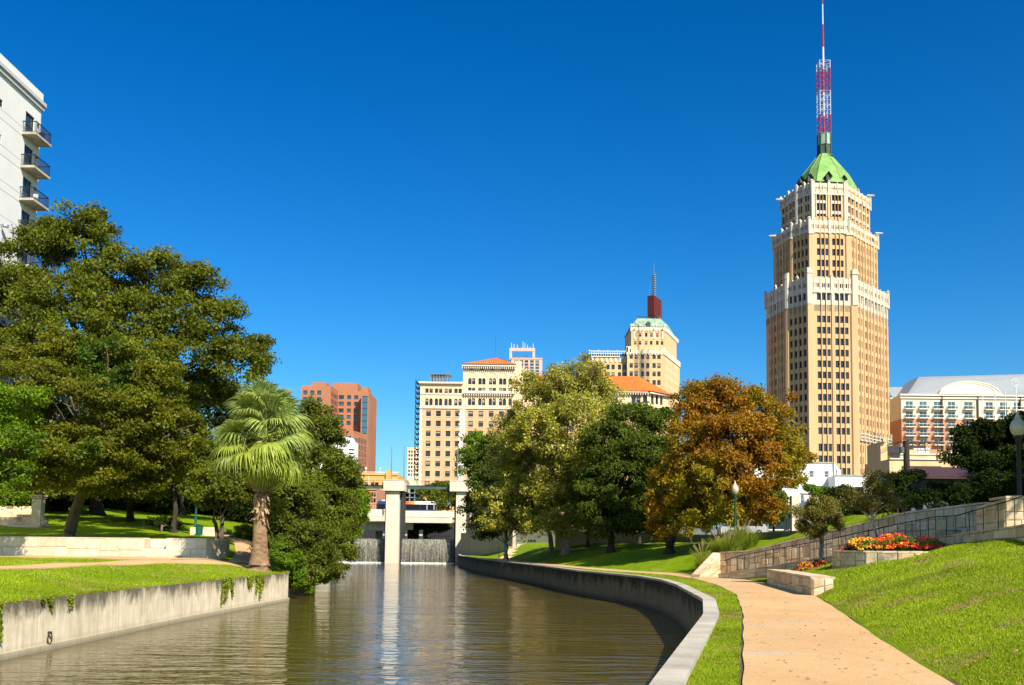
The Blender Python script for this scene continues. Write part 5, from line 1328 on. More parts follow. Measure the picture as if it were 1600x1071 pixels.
def bridge():
    Y = 200.0
    T = thing('road_bridge', (-20, Y, 5), 'beige concrete road bridge with two stepped girders behind the weir', 'bridge')
    x = lambda p, YY=Y: Xp(p, YY, 810); z = lambda p, YY=Y: Zp(650, p, YY)
    k_ = 200.0 / 1339
    U = lambda u: 540 + u * k_
    V = lambda v: 730 + v * k_
    mb = MB(); mb.box(x(480), x(U(380)), Y, Y + .5, z(V(518)), z(V(447))); mb.box(x(U(382)), x(U(400)), Y + 2, Y + 2.6, z(V(520)), z(V(440)))
    mb.box(x(U(440)), x(U(1088)), Y - .01, Y + .5, z(V(522)), z(V(458))); mb.box(x(U(1088)) + .01, x(760), Y + .7, Y + 1, z(V(522)), z(V(465))); mb.build('parapet', M['concrete'], T)
    mb = MB(); mb.box(x(480), x(U(425)), Y - 1.5, Y - .2, z(V(570)), z(V(522))); mb.box(x(U(425)) + .01, x(U(1120)), Y - 1.5, Y - .2, z(V(585)), z(V(528))); mb.build('girder', M['concrete'], T)
    mb = MB(); mb.box(x(480), x(U(690)), Y + 3, Y + 4, z(V(655)), z(V(578))); mb.build('lower_beam', M['concrete'], T)
    mb = MB(); mb.box(x(470), x(780), Y + .6, Y + 14, z(V(530)), z(V(512))); mb.build('deck', M['concrete_beige'], T)
    for u in (60, 120, 390, 610, 775):
        mb = MB(); mb.box(x(U(u)) - .35, x(U(u)) + .35, Y + 3.2, Y + 4.2, 2, z(V(656)) ); mb.build('column', M['concrete'], T)
    for u in (245, 1105):
        mb = MB(); mb.box(x(U(u)), x(U(u + (70 if u < 500 else 25))), Y + 10, Y + 10.5, 2, z(V(668))); mb.build('column', M['concrete'], T)
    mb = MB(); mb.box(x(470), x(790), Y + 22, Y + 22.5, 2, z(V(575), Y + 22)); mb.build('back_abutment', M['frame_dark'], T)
    mb = MB(); mb.box(x(U(870)), x(U(1080)), Y + 5, Y + 5.1, z(V(722)), z(V(715))); 
    for k in range(8): mb.box(x(U(870 + 30 * k)), x(U(873 + 30 * k)), Y + 5, Y + 5.1, 3, z(V(718)))
    mb.build('handrail', M['darkmetal'], T)
    mb = MB()
    for k in range(46):
        xx = x(560) + (x(712) - x(560)) * k / 45; mb.box(xx - .03, xx + .03, Y + .7, Y + .75, z(797), z(786) if k % 9 == 0 else z(789))
    mb.box(x(560), x(712), Y + .69, Y + .76, z(789), z(788.5)); mb.build('parapet_fence', M['darkmetal'], T)
    # street lights on the bridge
    for u, v0, v1 in ((1075, 210, 450),):
        L_ = thing('street_light', (x(U(u), Y + 5), Y + 5, 6), 'slim dark street light on the bridge right of the bus', 'street light')
        mb = MB(); c = (x(U(u), Y + 5), Y + 5); mb.tube([(c[0], c[1], z(V(v1), Y + 5)), (c[0], c[1], z(V(v0), Y + 5))], .09, 6); mb.build('pole', M['darkmetal'], L_)
        mb = MB(); mb.box(c[0] - 1.0, c[0] + .2, c[1] - .15, c[1] + .15, z(V(245), Y + 5), z(V(238), Y + 5)); mb.build('lamp_head', M['darkmetal'], L_)
        mb = MB(); mb.box(c[0] - .25, c[0] + .25, c[1] - .1, c[1], z(V(395), Y + 5), z(V(365), Y + 5)); mb.build('sign_plate', M['whitemetal'], L_)
bridge()

def bus():
    Y = 204.0; k_ = 200.0 / 1339
    U = lambda u: 540 + u * k_
    V = lambda v: 730 + v * k_
    x = lambda u: Xp(U(u), Y, 790); z = lambda v: Zp(640, V(v), Y)
    xa, xb = x(325), x(948); zt = z(358); zb = zt - 3.0; zw0, zw1 = z(450), z(390)
    T = thing('city_bus', ((xa + xb) / 2, Y, zb), 'dark blue city bus with white roof band fading to orange and red, crossing the bridge', 'bus')
    m1, nt, bs = nodes('bus_paint'); v = coord(nt); sx = nt.nodes.new('ShaderNodeSeparateXYZ'); nt.links.new(v, sx.inputs[0])
    mr = nt.nodes.new('ShaderNodeMapRange'); nt.links.new(sx.outputs[0], mr.inputs[0]); mr.inputs[1].default_value = xa; mr.inputs[2].default_value = xb
    c = ramp(nt, mr.outputs[0], [(0.0, (0.01, 0.04, 0.16)), (0.24, (0.01, 0.04, 0.16)), (0.30, (0.5, 0.02, 0.01)), (0.48, (0.65, 0.07, 0.01)), (0.62, (0.8, 0.28, 0.04)), (0.67, (0.8, 0.8, 0.78)), (1.0, (0.8, 0.8, 0.78))])
    nt.links.new(c, bs.inputs['Base Color']); bs.inputs['Roughness'].default_value = 0.3
    M['busblue'] = mat('bus_blue', (0.01, 0.04, 0.15), 0.3, 0.05, b=0)
    mb = MB(); e = .25
    mb.hexa([(xa, Y, zw1), (xb, Y, zw1), (xb, Y + 2.5, zw1), (xa, Y + 2.5, zw1), (xa + e, Y + .12, zt), (xb - e * 1.6, Y + .12, zt), (xb - e * 1.6, Y + 2.38, zt), (xa + e, Y + 2.38, zt)]); mb.build('roof_band', m1, T)
    mb = MB(); mb.box(xa, xb - .05, Y, Y + 2.5, zb + .35, zw0 + .1); mb.build('lower_body', M['busblue'], T)
    mb = MB(); mb.box(xa + .02, xb - .04, Y + .03, Y + 2.47, zw0 + .1, zw1); mb.build('window_band', M['glass'], T)
    for k in range(9):
        m_ = MB(); xx = xa + (xb - xa) * (.02 + .118 * k); m_.box(xx - .05, xx + .05, Y - .01, Y + .02, zw0 + .1, zw1); m_.build('window_post', M['busblue' if k < 7 else 'whitemetal'], T)
    mb = MB(); mb.box(xb - 1.15, xb - .35, Y + .0, Y + .1, zt - .42, zt - .12); mb.build('destination_sign', M['frame_dark'], T)
    mb = MB(); mb.box(xa + 1, xa + 4.2, Y + .5, Y + 2, zt, zt + .25); mb.build('roof_unit', M['whitemetal'], T)
    for xx in (xa + 2.6, xb - 2.6):
        for yy in (Y - .01, Y + 2.2):
            m_ = MB(); m_.tube([(xx, yy, zb + .5), (xx, yy + .3, zb + .5)], .5, 14); w = m_.build('wheel', M['frame_dark'], T)
bus()

# ------------------------------------------------------------------ dressed stone walls built stone by stone
LIME = [(0.66, 0.51, 0.32), (0.74, 0.60, 0.41), (0.56, 0.43, 0.28), (0.78, 0.66, 0.48), (0.66, 0.56, 0.42), (0.50, 0.39, 0.26)]
M['lime'] = stone_mat('limestone_block', LIME)
M['lime_pale'] = stone_mat('pale_limestone_block', [(0.74, 0.68, 0.58), (0.80, 0.75, 0.66), (0.70, 0.62, 0.50), (0.76, 0.73, 0.68), (0.74, 0.64, 0.48)], dk=(0.86, 0.76, 0.58))
M['lime_stain'] = stone_mat('weathered_limestone_block', LIME, stain=(0.10, 0.085, 0.055))
M['mortar'] = mat('grey_mortar', (0.42, 0.34, 0.23), 0.95, 0.15, 2, 20, b=0.01)
M['mortar_pale'] = mat('pale_mortar', (0.46, 0.36, 0.24), 0.95, 0.15, 2, 20, b=0.01)
def guillotine(w, h, tw, th, rng):
    out = []
    def rec(x, y, w, h):
        if w > tw * 1.9 and (w / tw > h / th or h <= th * 1.7):
            k = rng.uniform(.35, .65); rec(x, y, w * k, h); rec(x + w * k, y, w * (1 - k), h)
        elif h > th * 1.7:
            k = rng.uniform(.36, .64); rec(x, y, w, h * k); rec(x, y + h * k, w, h * (1 - k))
        else: out.append((x, y, w, h))
    rec(0, 0, w, h); return out
def stone_face(root, p0, p1, b0, b1, t0, t1, material, tw=.42, th=.30, proud=.05, seed=1, limit=300, gap=.010, name='stone'):
    rng = random.Random(seed)
    p0 = Vector(p0[:2]); p1 = Vector(p1[:2]); L = (p1 - p0).length; d = (p1 - p0) / L; n = Vector((d.y, -d.x))
    h = max(t0 - b0, t1 - b1)
    rest = MB(); cnt = 0
    for (x, y, w, hh) in guillotine(L, h, tw, th, rng):
        def Q(u, v, o):
            k = u / L; b = b0 + (b1 - b0) * k; t = t0 + (t1 - t0) * k
            return (p0.x + d.x * u + n.x * o, p0.y + d.y * u + n.y * o, b + (t - b) * (v / h))
        o = proud * rng.uniform(.6, 1.25); g = gap; ch = min(.03, w * .12, hh * .12)
        a, b_, c, e = x + g, x + w - g, y + g, y + hh - g
        j = lambda: rng.uniform(-.016, .016)
        base = [Q(a, c, 0), Q(b_, c, 0), Q(b_, e, 0), Q(a, e, 0)]
        fr_ = [Q(a + ch + j(), c + ch + j(), o), Q(b_ - ch + j(), c + ch + j(), o), Q(b_ - ch + j(), e - ch + j(), o), Q(a + ch + j(), e - ch + j(), o)]
        mid = [Q(a, c, o * .6), Q(b_, c, o * .6), Q(b_, e, o * .6), Q(a, e, o * .6)]
        mb = MB() if cnt < limit else rest
        mb.face(fr_)
        for i in range(4):
            k = (i + 1) % 4; mb.face([mid[i], mid[k], fr_[k], fr_[i]]); mb.face([base[i], base[k], mid[k], mid[i]])
        if cnt < limit: mb.build(name, material, root)
        cnt += 1
    if rest.v: rest.build('stonework', material, root, kind='stuff')
def coping_run(root, pts, tops, thick, over, h, material, seg=.75, seed=3, inner=None):
    """pts: plan polyline of the front face, left to right seen from the front"""
    rng = random.Random(seed)
    for i in range(len(pts) - 1):
        p0 = Vector(pts[i][:2]); p1 = Vector(pts[i + 1][:2]); L = (p1 - p0).length; d = (p1 - p0) / L; n = Vector((d.y, -d.x)); k = max(1, round(L / seg))
        for j in range(k):
            a = L * j / k + .008; b = L * (j + 1) / k - .008; za = tops[i] + (tops[i + 1] - tops[i]) * a / L; zb = tops[i] + (tops[i + 1] - tops[i]) * b / L
            q = []
            for (u, w, z) in ((a, over, za), (b, over, zb), (b, -thick - over, zb), (a, -thick - over, za)):
                q.append((p0.x + d.x * u + n.x * w, p0.y + d.y * u + n.y * w, z + rng.uniform(-.006, .006)))
            m_ = MB(); m_.hexa(q + [(x, y, z + h) for x, y, z in q]); m_.build('coping_stone', material, root)
def core(root, pts, bots, tops, thick, material, name='mortar_core', front=0.0):
    m_ = MB()
    for i in range(len(pts) - 1):
        p0 = Vector(pts[i][:2]); p1 = Vector(pts[i + 1][:2]); L = (p1 - p0).length; d = (p1 - p0) / L; n = Vector((d.y, -d.x))
        f0 = [(p0.x, p0.y), (p1.x, p1.y), (p1.x - n.x * thick, p1.y - n.y * thick), (p0.x - n.x * thick, p0.y - n.y * thick)]
        z0 = [bots[i], bots[i + 1], bots[i + 1], bots[i]]; z1 = [tops[i], tops[i + 1], tops[i + 1], tops[i]]
        m_.hexa([(a[0], a[1], z) for a, z in zip(f0, z0)] + [(a[0], a[1], z) for a, z in zip(f0, z1)])
    m_.build(name, material, root)

# bench-height wall by the path
def bench_wall():
    A = Vector((9.42, 31.2)); B = Vector((10.5, 40.8)); top = 1.90; th_ = .62
    T = thing('path_side_wall', (9.8, 35, 1.35), 'low buff limestone block wall beside the path with flat coping and a sunlit square end', 'wall')
    d = (A - B).normalized(); n = Vector((d.y, -d.x))
    pts = [B, A, A - n * th_]
    # faces: long side faces the path, short end faces the camera
    core(T, [tuple(B), tuple(A)], [1.1, 1.1], [top, top], th_, M['mortar'])
    stone_face(T, tuple(B), tuple(A), 1.28, 1.28, top, top, M['lime'], .42, .24, .05, 11)
    e = A - n * th_
    stone_face(T, tuple(A), tuple(e), 1.28, 1.6, top, top, M['lime'], .30, .26, .05, 12)
    coping_run(T, [tuple(B), tuple(A)], [top, top], th_, .06, .07, M['lime'], 1.0)
bench_wall()

# ramp: back wall, kerb wall, handrail and walking surface
def ramp_():
    T = thing('ramp_back_wall', (13, 45, 2), 'long buff limestone retaining wall climbing behind the ramp handrail to the right', 'wall')
    pts = [(10.3, 49.2), (11.4, 47.75), (13.5, 45.0), (16.3, 41.2), (18.6, 39.2), (21.0, 38.0), (24.5, 37.2)]
    bots = [1.1, 1.3, 1.7, 2.3, 2.7, 3.2, 3.2]
    pxl = [(1157, 866), (1190, 858), (1300, 831), (1440, 797), (1500, 789), (1540, 788), (1600, 788)]
    tops = [2.52] + [Zp(800 + 1555 * p[0] / p[1], float(np.interp(800 + 1555 * p[0] / p[1], [a for a, b in pxl], [b for a, b in pxl])), p[1]) for p in pts[1:]]
    for i in range(len(pts) - 1):
        L = (Vector(pts[i + 1]) - Vector(pts[i])).length
        stone_face(T, pts[i], pts[i + 1], bots[i], bots[i + 1], tops[i], tops[i + 1], M['lime'], .27, .33, .045, 20 + i, 140)
    core(T, pts, [b - .5 for b in bots], [t - .01 for t in tops], .60, M['mortar'])
    coping_run(T, pts, tops, .60, .07, .075, M['lime'], .7, 5)
    # sloping sunlit end
    e0 = (9.75, 49.35); m_ = MB()
    q = Vector(pts[0]); f = Vector((8.95, 47.6))
    stone_face(T, (8.95, 47.55), (10.3, 49.2), 1.30, 1.30, 1.46, 2.50, M['lime'], .30, .26, .04, 31)
    core(T, [(8.95, 47.55), (10.3, 49.2)], [1, 1], [1.44, 2.48], .35, M['mortar'])
    coping_run(T, [(8.95, 47.55), (10.3, 49.2)], [1.46, 2.50], .35, .05, .06, M['lime'], .6, 6)
    # kerb wall
    K = thing('ramp_kerb_wall', (13, 41, 2), 'low limestone kerb wall under the ramp handrail rising to the right', 'wall')
    kp = [(9.8, 47.2), (13.0, 41.5), (14.6, 38.6)]
    kz = [float(rampz(p[1])) for p in kp]
    kt = [1.52, 2.42, 2.86]
    for i in range(len(kp) - 1):
        stone_face(K, kp[i], kp[i + 1], kz[i] - .2, kz[i + 1] - .35, kt[i], kt[i + 1], M['lime'], .45, .22, .035, 40 + i, 60)
    core(K, kp, [k - .6 for k in kz], [t - .01 for t in kt], .5, M['mortar']); coping_run(K, kp, kt, .5, .04, .05, M['lime'], .8, 8)
    # upper kerb wall on the right, taller
    U_ = thing('upper_ramp_wall', (15.8, 34, 3), 'weathered limestone wall with sloping coping along the top of the grass bank at right', 'wall')
    c1 = P(1484, 840, 36.3); 
    up = [(15.55, 36.2), (16.25, 32.0), (16.45, 30.0), (16.6, 24.0)]
    ut = [Zp(1484, 841, 36.2), Zp(1560, 824, 32.0), Zp(1600, 815, 30.0), Zp(1660, 800, 27)]
    for i in range(len(up) - 1): stone_face(U_, up[i], up[i + 1], 2.3, 2.6, ut[i], ut[i + 1], M['lime'], .5, .3, .04, 50 + i, 80)
    core(U_, up, [2.0] * 4, [t - .01 for t in ut], .55, M['mortar']); coping_run(U_, up, ut, .55, .06, .06, M['lime'], .9, 9)
    PZ = thing('pier_stub', (15.3, 36.6, 2.6), 'short stone pier between the flower planter and the upper ramp wall', 'pier')
    xp = Xp(1483, 36.8); zt = Zp(1483, 829, 36.8)
    m_ = MB(); m_.box(xp - .28, xp + .25, 36.5, 37.0, 2.0, zt); m_.build('core', M['mortar'], PZ)
    stone_face(PZ, (xp - .28, 36.5), (xp + .25, 36.5), 2.4, 2.4, zt, zt, M['lime_stain'], .3, .25, .04, 61); m_ = MB(); m_.box(xp - .34, xp + .31, 36.4, 37.1, zt + .004, zt + .08); m_.build('coping_stone', M['lime'], PZ)
    xl = Xp(1458, 37.2); m_ = MB(); m_.box(xl, xp - .3, 37.0, 37.4, 2.0, Zp(1470, 831, 37)); m_.build('low_wing', M['lime'], PZ)
    # tall stone block at the head of the stairs
    B_ = thing('stair_head_block', (15.9, 31.5, 3), 'tall limestone wall block behind the handrail at the right edge of the picture', 'wall')
    xa = Xp(1570, 32.6); xb = xa + 3; zt = Zp(1585, 777, 32.6)
    stone_face(B_, (xa, 32.6), (xb, 32.2), 3.0, 3.0, zt - .05, zt + .05, M['lime'], .4, .34, .045, 71, 120)
    stone_face(B_, (xa, 34.6), (xa, 32.6), 3.0, 3.0, zt - .25, zt - .05, M['lime'], .4, .34, .045, 72, 60)
    m_ = MB(); m_.hexa([(xa, 32.6, 2.5), (xb, 32.2, 2.5), (xb, 34.6, 2.5), (xa, 34.6, 2.5), (xa, 32.6, zt - .06), (xb, 32.2, zt + .04), (xb, 34.6, zt - .1), (xa, 34.6, zt - .26)]); m_.build('mortar_core', M['mortar'], B_)
    coping_run(B_, [(xa, 32.6), (xb, 32.2)], [zt - .05, zt + .05], 1.5, .06, .08, M['lime'], .8, 10)
    # walking surface with steps at the top
    mb = MB(); ysr = np.arange(47.0, 30.9, -.4); prev = None
    for y in ysr:
        xl_ = float(Kx(y)) - .1 + .15; xr_ = min(float(Bx(y)), xl_ + 3.2); zz = float(rampz(y)) + .03; row = [(xl_, y, zz), (xr_, y, zz)]
        if prev: mb.face([prev[0], prev[1], row[1], row[0]])
        prev = row
    struct(mb, 'ramp_paving', M['path'])
    # handrail
    H = thing('ramp_handrail', (13, 42, 2), 'thin dark metal handrail with upright posts climbing along the ramp', 'handrail')
    base = [(1136, 901, 47.2, .0)]
    rail = []
    railpx = [(1131, 876), (1158, 868), (1200, 860), (1240, 853), (1300, 842), (1360, 829), (1420, 816), (1460, 808), (1495, 806.5), (1535, 795), (1570, 785), (1606, 773), (1640, 762)]
    def pos(px):
        ks = [(9.75, 47.2), (13.0, 41.5), (14.6, 38.6), (15.4, 36.4), (16.05, 32.0), (16.3, 30.2), (16.4, 27.0)]
        best = None
        for i in range(len(ks) - 1):
            for t in np.linspace(0, 1, 40):
                x = ks[i][0] * (1 - t) + ks[i + 1][0] * t + .12; y = ks[i][1] * (1 - t) + ks[i + 1][1] * t + .05
                p = 800 + 1555 * x / y
                if best is None or abs(p - px) < best[0]: best = (abs(p - px), x, y)
        return best[1], best[2]
    rl = []
    for a, b in railpx:
        x, y = pos(a); rl.append(Vector((x, y, Zp(a, b, y))))
    mb = MB(); mb.tube(rl, .019, 6); mb.build('top_rail', M['darkmetal'], H)
    posts = [1136, 1150, 1164, 1179, 1195, 1211, 1228, 1250, 1270, 1289, 1311, 1334, 1357, 1380, 1403, 1415, 1426, 1438, 1450, 1463, 1478, 1495, 1515, 1537, 1561, 1586, 1612]
    for a in posts:
        x, y = pos(a); zt = float(np.interp(a, [r[0] for r in railpx], [r.z for r in rl])); zb = zt - .88
        mb = MB(); mb.tube([(x, y, zb), (x, y, zt)], .015, 6); mb.build('post', M['darkmetal'], H)
    H2 = thing('inner_handrail', (16.9, 33.5, 3.2), 'short grey upright rail post with bent top beside the stair head block', 'handrail')
    c = P(1561, 788, 33.6); mb = MB(); mb.tube([(c.x, c.y, c.z - 1.2), (c.x, c.y, c.z), (c.x + .08, c.y, c.z + .05), (c.x + .5, c.y, c.z + .08)], .035, 6); mb.build('rail', M['greymetal'], H2)
ramp_()

# curved planter
def planter():
    T = thing('flower_planter', (13.2, 34.6, 2.1), 'raised planter of dark buff stones with pale coping, filled with red and yellow flowers', 'planter')
    xa = Xp(1316, 35.2); top = Zp(1390, 864, 34.5)
    pts = [(xa + .02, 36.4), (xa, 35.4), (xa + .3, 34.75), (Xp(1350, 34.3), 34.3), (Xp(1400, 34.0), 34.0), (Xp(1440, 34.1), 34.1), (Xp(1480, 34.6), 34.6)]
    tops = [top] * 7
    for i in range(6): stone_face(T, pts[i], pts[i + 1], 1.75, 1.75, top, top, M['lime_stain'], .34, .30, .05, 80 + i, 60)
    core(T, pts, [1.6] * 7, [top - .01] * 7, .3, M['mortar']); coping_run(T, pts, tops, .3, .05, .06, M['lime'], .6, 12)
    mb = MB(); poly = [(p[0] + (.25 if i < 3 else 0), p[1] + .25) for i, p in enumerate(pts)] + [(pts[-1][0], 36.8), (xa + .2, 36.8)]
    mb.face([(p[0], p[1], top - .06) for p in poly]); mb.build('soil', M['soil'], T)
    return top
PT = planter()

# pale stone wall across the left lawn, with a gap for steps
def left_wall():
    T = thing('lawn_retaining_wall', (-22, 55, 1.9), 'long pale cream limestone retaining wall across the left lawn with a gap for steps', 'wall')
    L0 = (-40, float(swy(-40))); 
    ln = lambda px: None
    def on(px):
        # where the sight line meets the wall line
        for x in np.linspace(-60, -10, 2001):
            y = float(swy(x))
            if 800 + 1555 * x / y > px: return (float(x), y)
    a, b, c, d = (-48, float(swy(-48))), on(228), on(262), on(325)
    top = Zp(200, 842, 55)
    M['wallface'] = M['lime_pale']
    for i, (p, q) in enumerate(((a, b), (c, d))):
        bz = 1.78
        stone_face(T, p, q, bz, bz, top, top, M['lime_pale'], .95 if i == 0 else .7, .45, .03, 90 + i, 200, gap=.012)
        core(T, [p, q], [1.2, 1.2], [top - .005, top - .005], .45, M['mortar_pale'])
        coping_run(T, [p, q], [top, top], .45, .03, .05, M['lime_pale'], 1.3, 13 + i)
    # steps through the gap
    dv = (Vector(c) - Vector(b)); L = dv.length; dv.normalize()
    for k in range(3):
        m_ = MB(); m_.obox(b, (dv.x, dv.y), 0.03, L + 1.0 - .45 * k, -.40 + .001 * k, .85 - .32 * k, 1.7 + .001 * k, 2.08 + .17 * k); m_.build('step', M['lime_pale'], T)
    bb = (b[0] + (-dv.y) * .46, b[1] + dv.x * .46); cc_ = (c[0] + (-dv.y) * .46, c[1] + dv.x * .46)
    stone_face(T, bb, cc_, 1.78, 1.78, top, top, M['lime_pale'], .6, .4, .02, 95, 60); core(T, [bb, cc_], [1.2, 1.2], [top, top], .3, M['mortar_pale'])
    # the curved end in shade
    e = on(327); mb = MB()
    pe = [(d[0] + .01, d[1]), (d[0] + .35, d[1] + .5), (d[0] + .55, d[1] + 1.6), (d[0] + .2, d[1] + 3.6)]
    for i in range(3): stone_face(T, pe[i], pe[i + 1], 1.78, 1.78, top, top, M['lime'], .55, .4, .03, 96 + i, 40)
    core(T, pe, [1.3] * 4, [top - .01] * 4, .4, M['mortar']); coping_run(T, pe, [top] * 4, .4, .03, .05, M['lime'], .7, 19)
    return top
LT = left_wall()

def left_steps():
    T = thing('garden_steps', (-34, 70, 3.4), 'flight of pale stone steps climbing the bank at far left under the trees', 'steps')
    for k in range(10):
        Y = 68 + .55 * k; xa = Xp(-60, Y); xb = Xp(72 - 4 * max(0, k - 4), Y) if k > 3 else Xp(100 - 10 * k, Y)
        zz = Zp(40, 834 - 4.3 * k - (4 if k > 3 else 0), Y)
        m_ = MB(); m_.box(xa, xb, Y, Y + .62, zz - .5, zz); m_.build('step', M['lime_stain'], T)  # darker stained stone puts the trees' shade into the step colour
    PL = thing('gate_post', (-33, 69, 3.4), 'square pale stone gate post with moulded cap beside the garden steps', 'post')
    Y = 70.0; x0, x1 = Xp(49, Y, 800), Xp(63.5, Y, 800)
    m_ = MB(); m_.box(x0, x1, Y, Y + .62, 2.5, Zp(56, 779, Y)); m_.build('shaft', M['lime'], PL)
    m_ = MB(); m_.box(x0 - .06, x1 + .06, Y - .06, Y + .68, Zp(56, 779, Y) + .003, Zp(56, 776, Y)); m_.box(x0 - .12, x1 + .12, Y - .12, Y + .74, Zp(56, 776, Y) + .003, Zp(56, 773.5, Y)); m_.build('cap', M['lime'], PL)
left_steps()
def far_left():
    Y = 68.0
    W = thing('far_path_wall', (-28, Y, 3), 'low cream wall beside the far path behind the green bin', 'wall')
    x0, x1 = Xp(299, Y), Xp(340, Y); zb = float(h_left(np.array([x0]), np.array([Y]))[0]); zt = zb + .52
    stone_face(W, (x0, Y), (x1, Y), zb - .2, zb - .2, zt, zt, M['lime_pale'], .7, .4, .03, 101); core(W, [(x0, Y), (x1, Y)], [zb - 1, zb - 1], [zt, zt], .4, M['mortar_pale'])
    B = thing('litter_bin', (Xp(313, 67.2), 67.2, zb), 'dark green cylindrical litter bin in front of the far low wall', 'bin')
    m_ = MB(); m_.lathe((Xp(313.5, 67.2), 67.2, zb - .02), [(.05, 0), (.22, 0), (.25, .60)], 14); m_.build('body', M['greenpaint'], B)
    m_ = MB(); m_.lathe((Xp(313.5, 67.2), 67.2, zb + .585), [(.27, 0), (.27, .05), (.1, .05), (.1, 0.0)], 14); m_.build('rim', M['greenpaint'], B)
    lamp_post(Xp(307.5, 68.9), 68.9, zb, 2.3, 'small dark park lamp beside the green bin under the left trees', 'greenpaint')
def lamp_post(x, y, z, h, label, paint='greenpaint', globe=True, s=1.0, group=None):
    T = thing('park_lamp', (x, y, z), label, 'street lamp', group)
    m_ = MB(); m_.lathe((x, y, z), [(.20 * s, 0), (.20 * s, .12 * s), (.15 * s, .2 * s), (.13 * s, .55 * s), (.085 * s, .65 * s), (.075 * s, h - .12), (.10 * s, h - .1), (.10 * s, h)], 12); m_.build('post', M[paint], T, True)
    m_ = MB(); m_.lathe((x, y, z + h), [(.11 * s, .0), (.16 * s, .03), (.17 * s, .09), (.14 * s, .12)], 14); m_.build('collar', M[paint], T, True)
    m_ = MB(); m_.lathe((x, y, z + h + .10), [(.13 * s, 0), (.22 * s, .1 * s), (.27 * s, .26 * s), (.26 * s, .40 * s), (.19 * s, .56 * s), (.10 * s, .66 * s)], 16); m_.build('globe', M['globe'], T, True)
    m_ = MB(); m_.lathe((x, y, z + h + .10), [(.11 * s, .66 * s), (.10 * s, .72 * s), (.05 * s, .8 * s), (.055 * s, .86 * s), (.005, .96 * s)], 12); m_.build('finial', M['globe'], T, True)
    return T
far_left()
c = P(1149, 862, 58.0); zt = Zp(1149, 774.5, 58.0)
lamp_post(c.x, 58.0, c.z, zt - c.z, 'green park lamp post with frosted acorn globe in front of the orange tree', s=.82)
c = P(1590, 768, 24.5); zt = Zp(1590, 688, 24.5)
lamp_post(Xp(1590, 24.5, 700) , 34.5, 0, 0.1, '', s=1) if False else None
Yl = 34.6; xl = Xp(1591, Yl, 690); zt = Zp(1590, 686, Yl)
lamp_post(xl, Yl, 3.3, zt - 3.3, 'dark lamp post with round globe in deep shade at the right picture edge', 'frame_dark', s=.95)

# stone steps and small handrail down to the right path, far
def far_steps():
    Hh = lambda x, y: float(h_right(np.array([x]), np.array([y]))[0])
    T = thing('bank_steps', (0, 106, 1.4), 'grey stone steps climbing from the river path below the sycamore', 'steps')
    for k in range(7):
        Y = 105.5 + 1.5 * k; py = 869.5 - 2.4 * k; a = 783 + 3.2 * k; b = 812 + 3.0 * k
        zz = float(h_right(np.array([Xp((a + b) / 2, Y)]), np.array([Y]))[0]) + .12; m_ = MB(); m_.box(Xp(a, Y), Xp(b, Y), Y, Y + 1.55, zz - .5, zz); m_.build('step', M['lime_stain'], T)
    H = thing('step_handrail', (.8, 110, 2.2), 'small grey pipe handrail at the top of the bank steps', 'handrail')
    Y = 110.0; z = lambda p: Zp(805, p, Y); x = lambda p: Xp(p, Y)
    for k, (a, t_) in enumerate(((801, 849), (807.5, 842), (815.5, 842))):
        m_ = MB(); m_.tube([(x(a), Y, z(858)), (x(a), Y, z(t_))], .035, 6); m_.build('post', M['greymetal'], H)
    m_ = MB(); m_.tube([(x(801), Y, z(849)), (x(807.5), Y, z(848.5)), (x(815.5), Y, z(848.5))], .03, 6); m_.tube([(x(807.5), Y, z(842)), (x(815.5), Y, z(842))], .03, 6); m_.build('rail', M['greymetal'], H)
    Y = 104; P_ = thing('step_post', (Xp(781, Y), Y, 1.4), 'short dark post at the foot of the bank steps', 'post')
    m_ = MB(); m_.tube([(Xp(780.8, Y), Y, 1.2), (Xp(780.8, Y), Y, Zp(781, 853, Y))], .05, 6); m_.build('post', M['darkmetal'], P_)
far_steps()

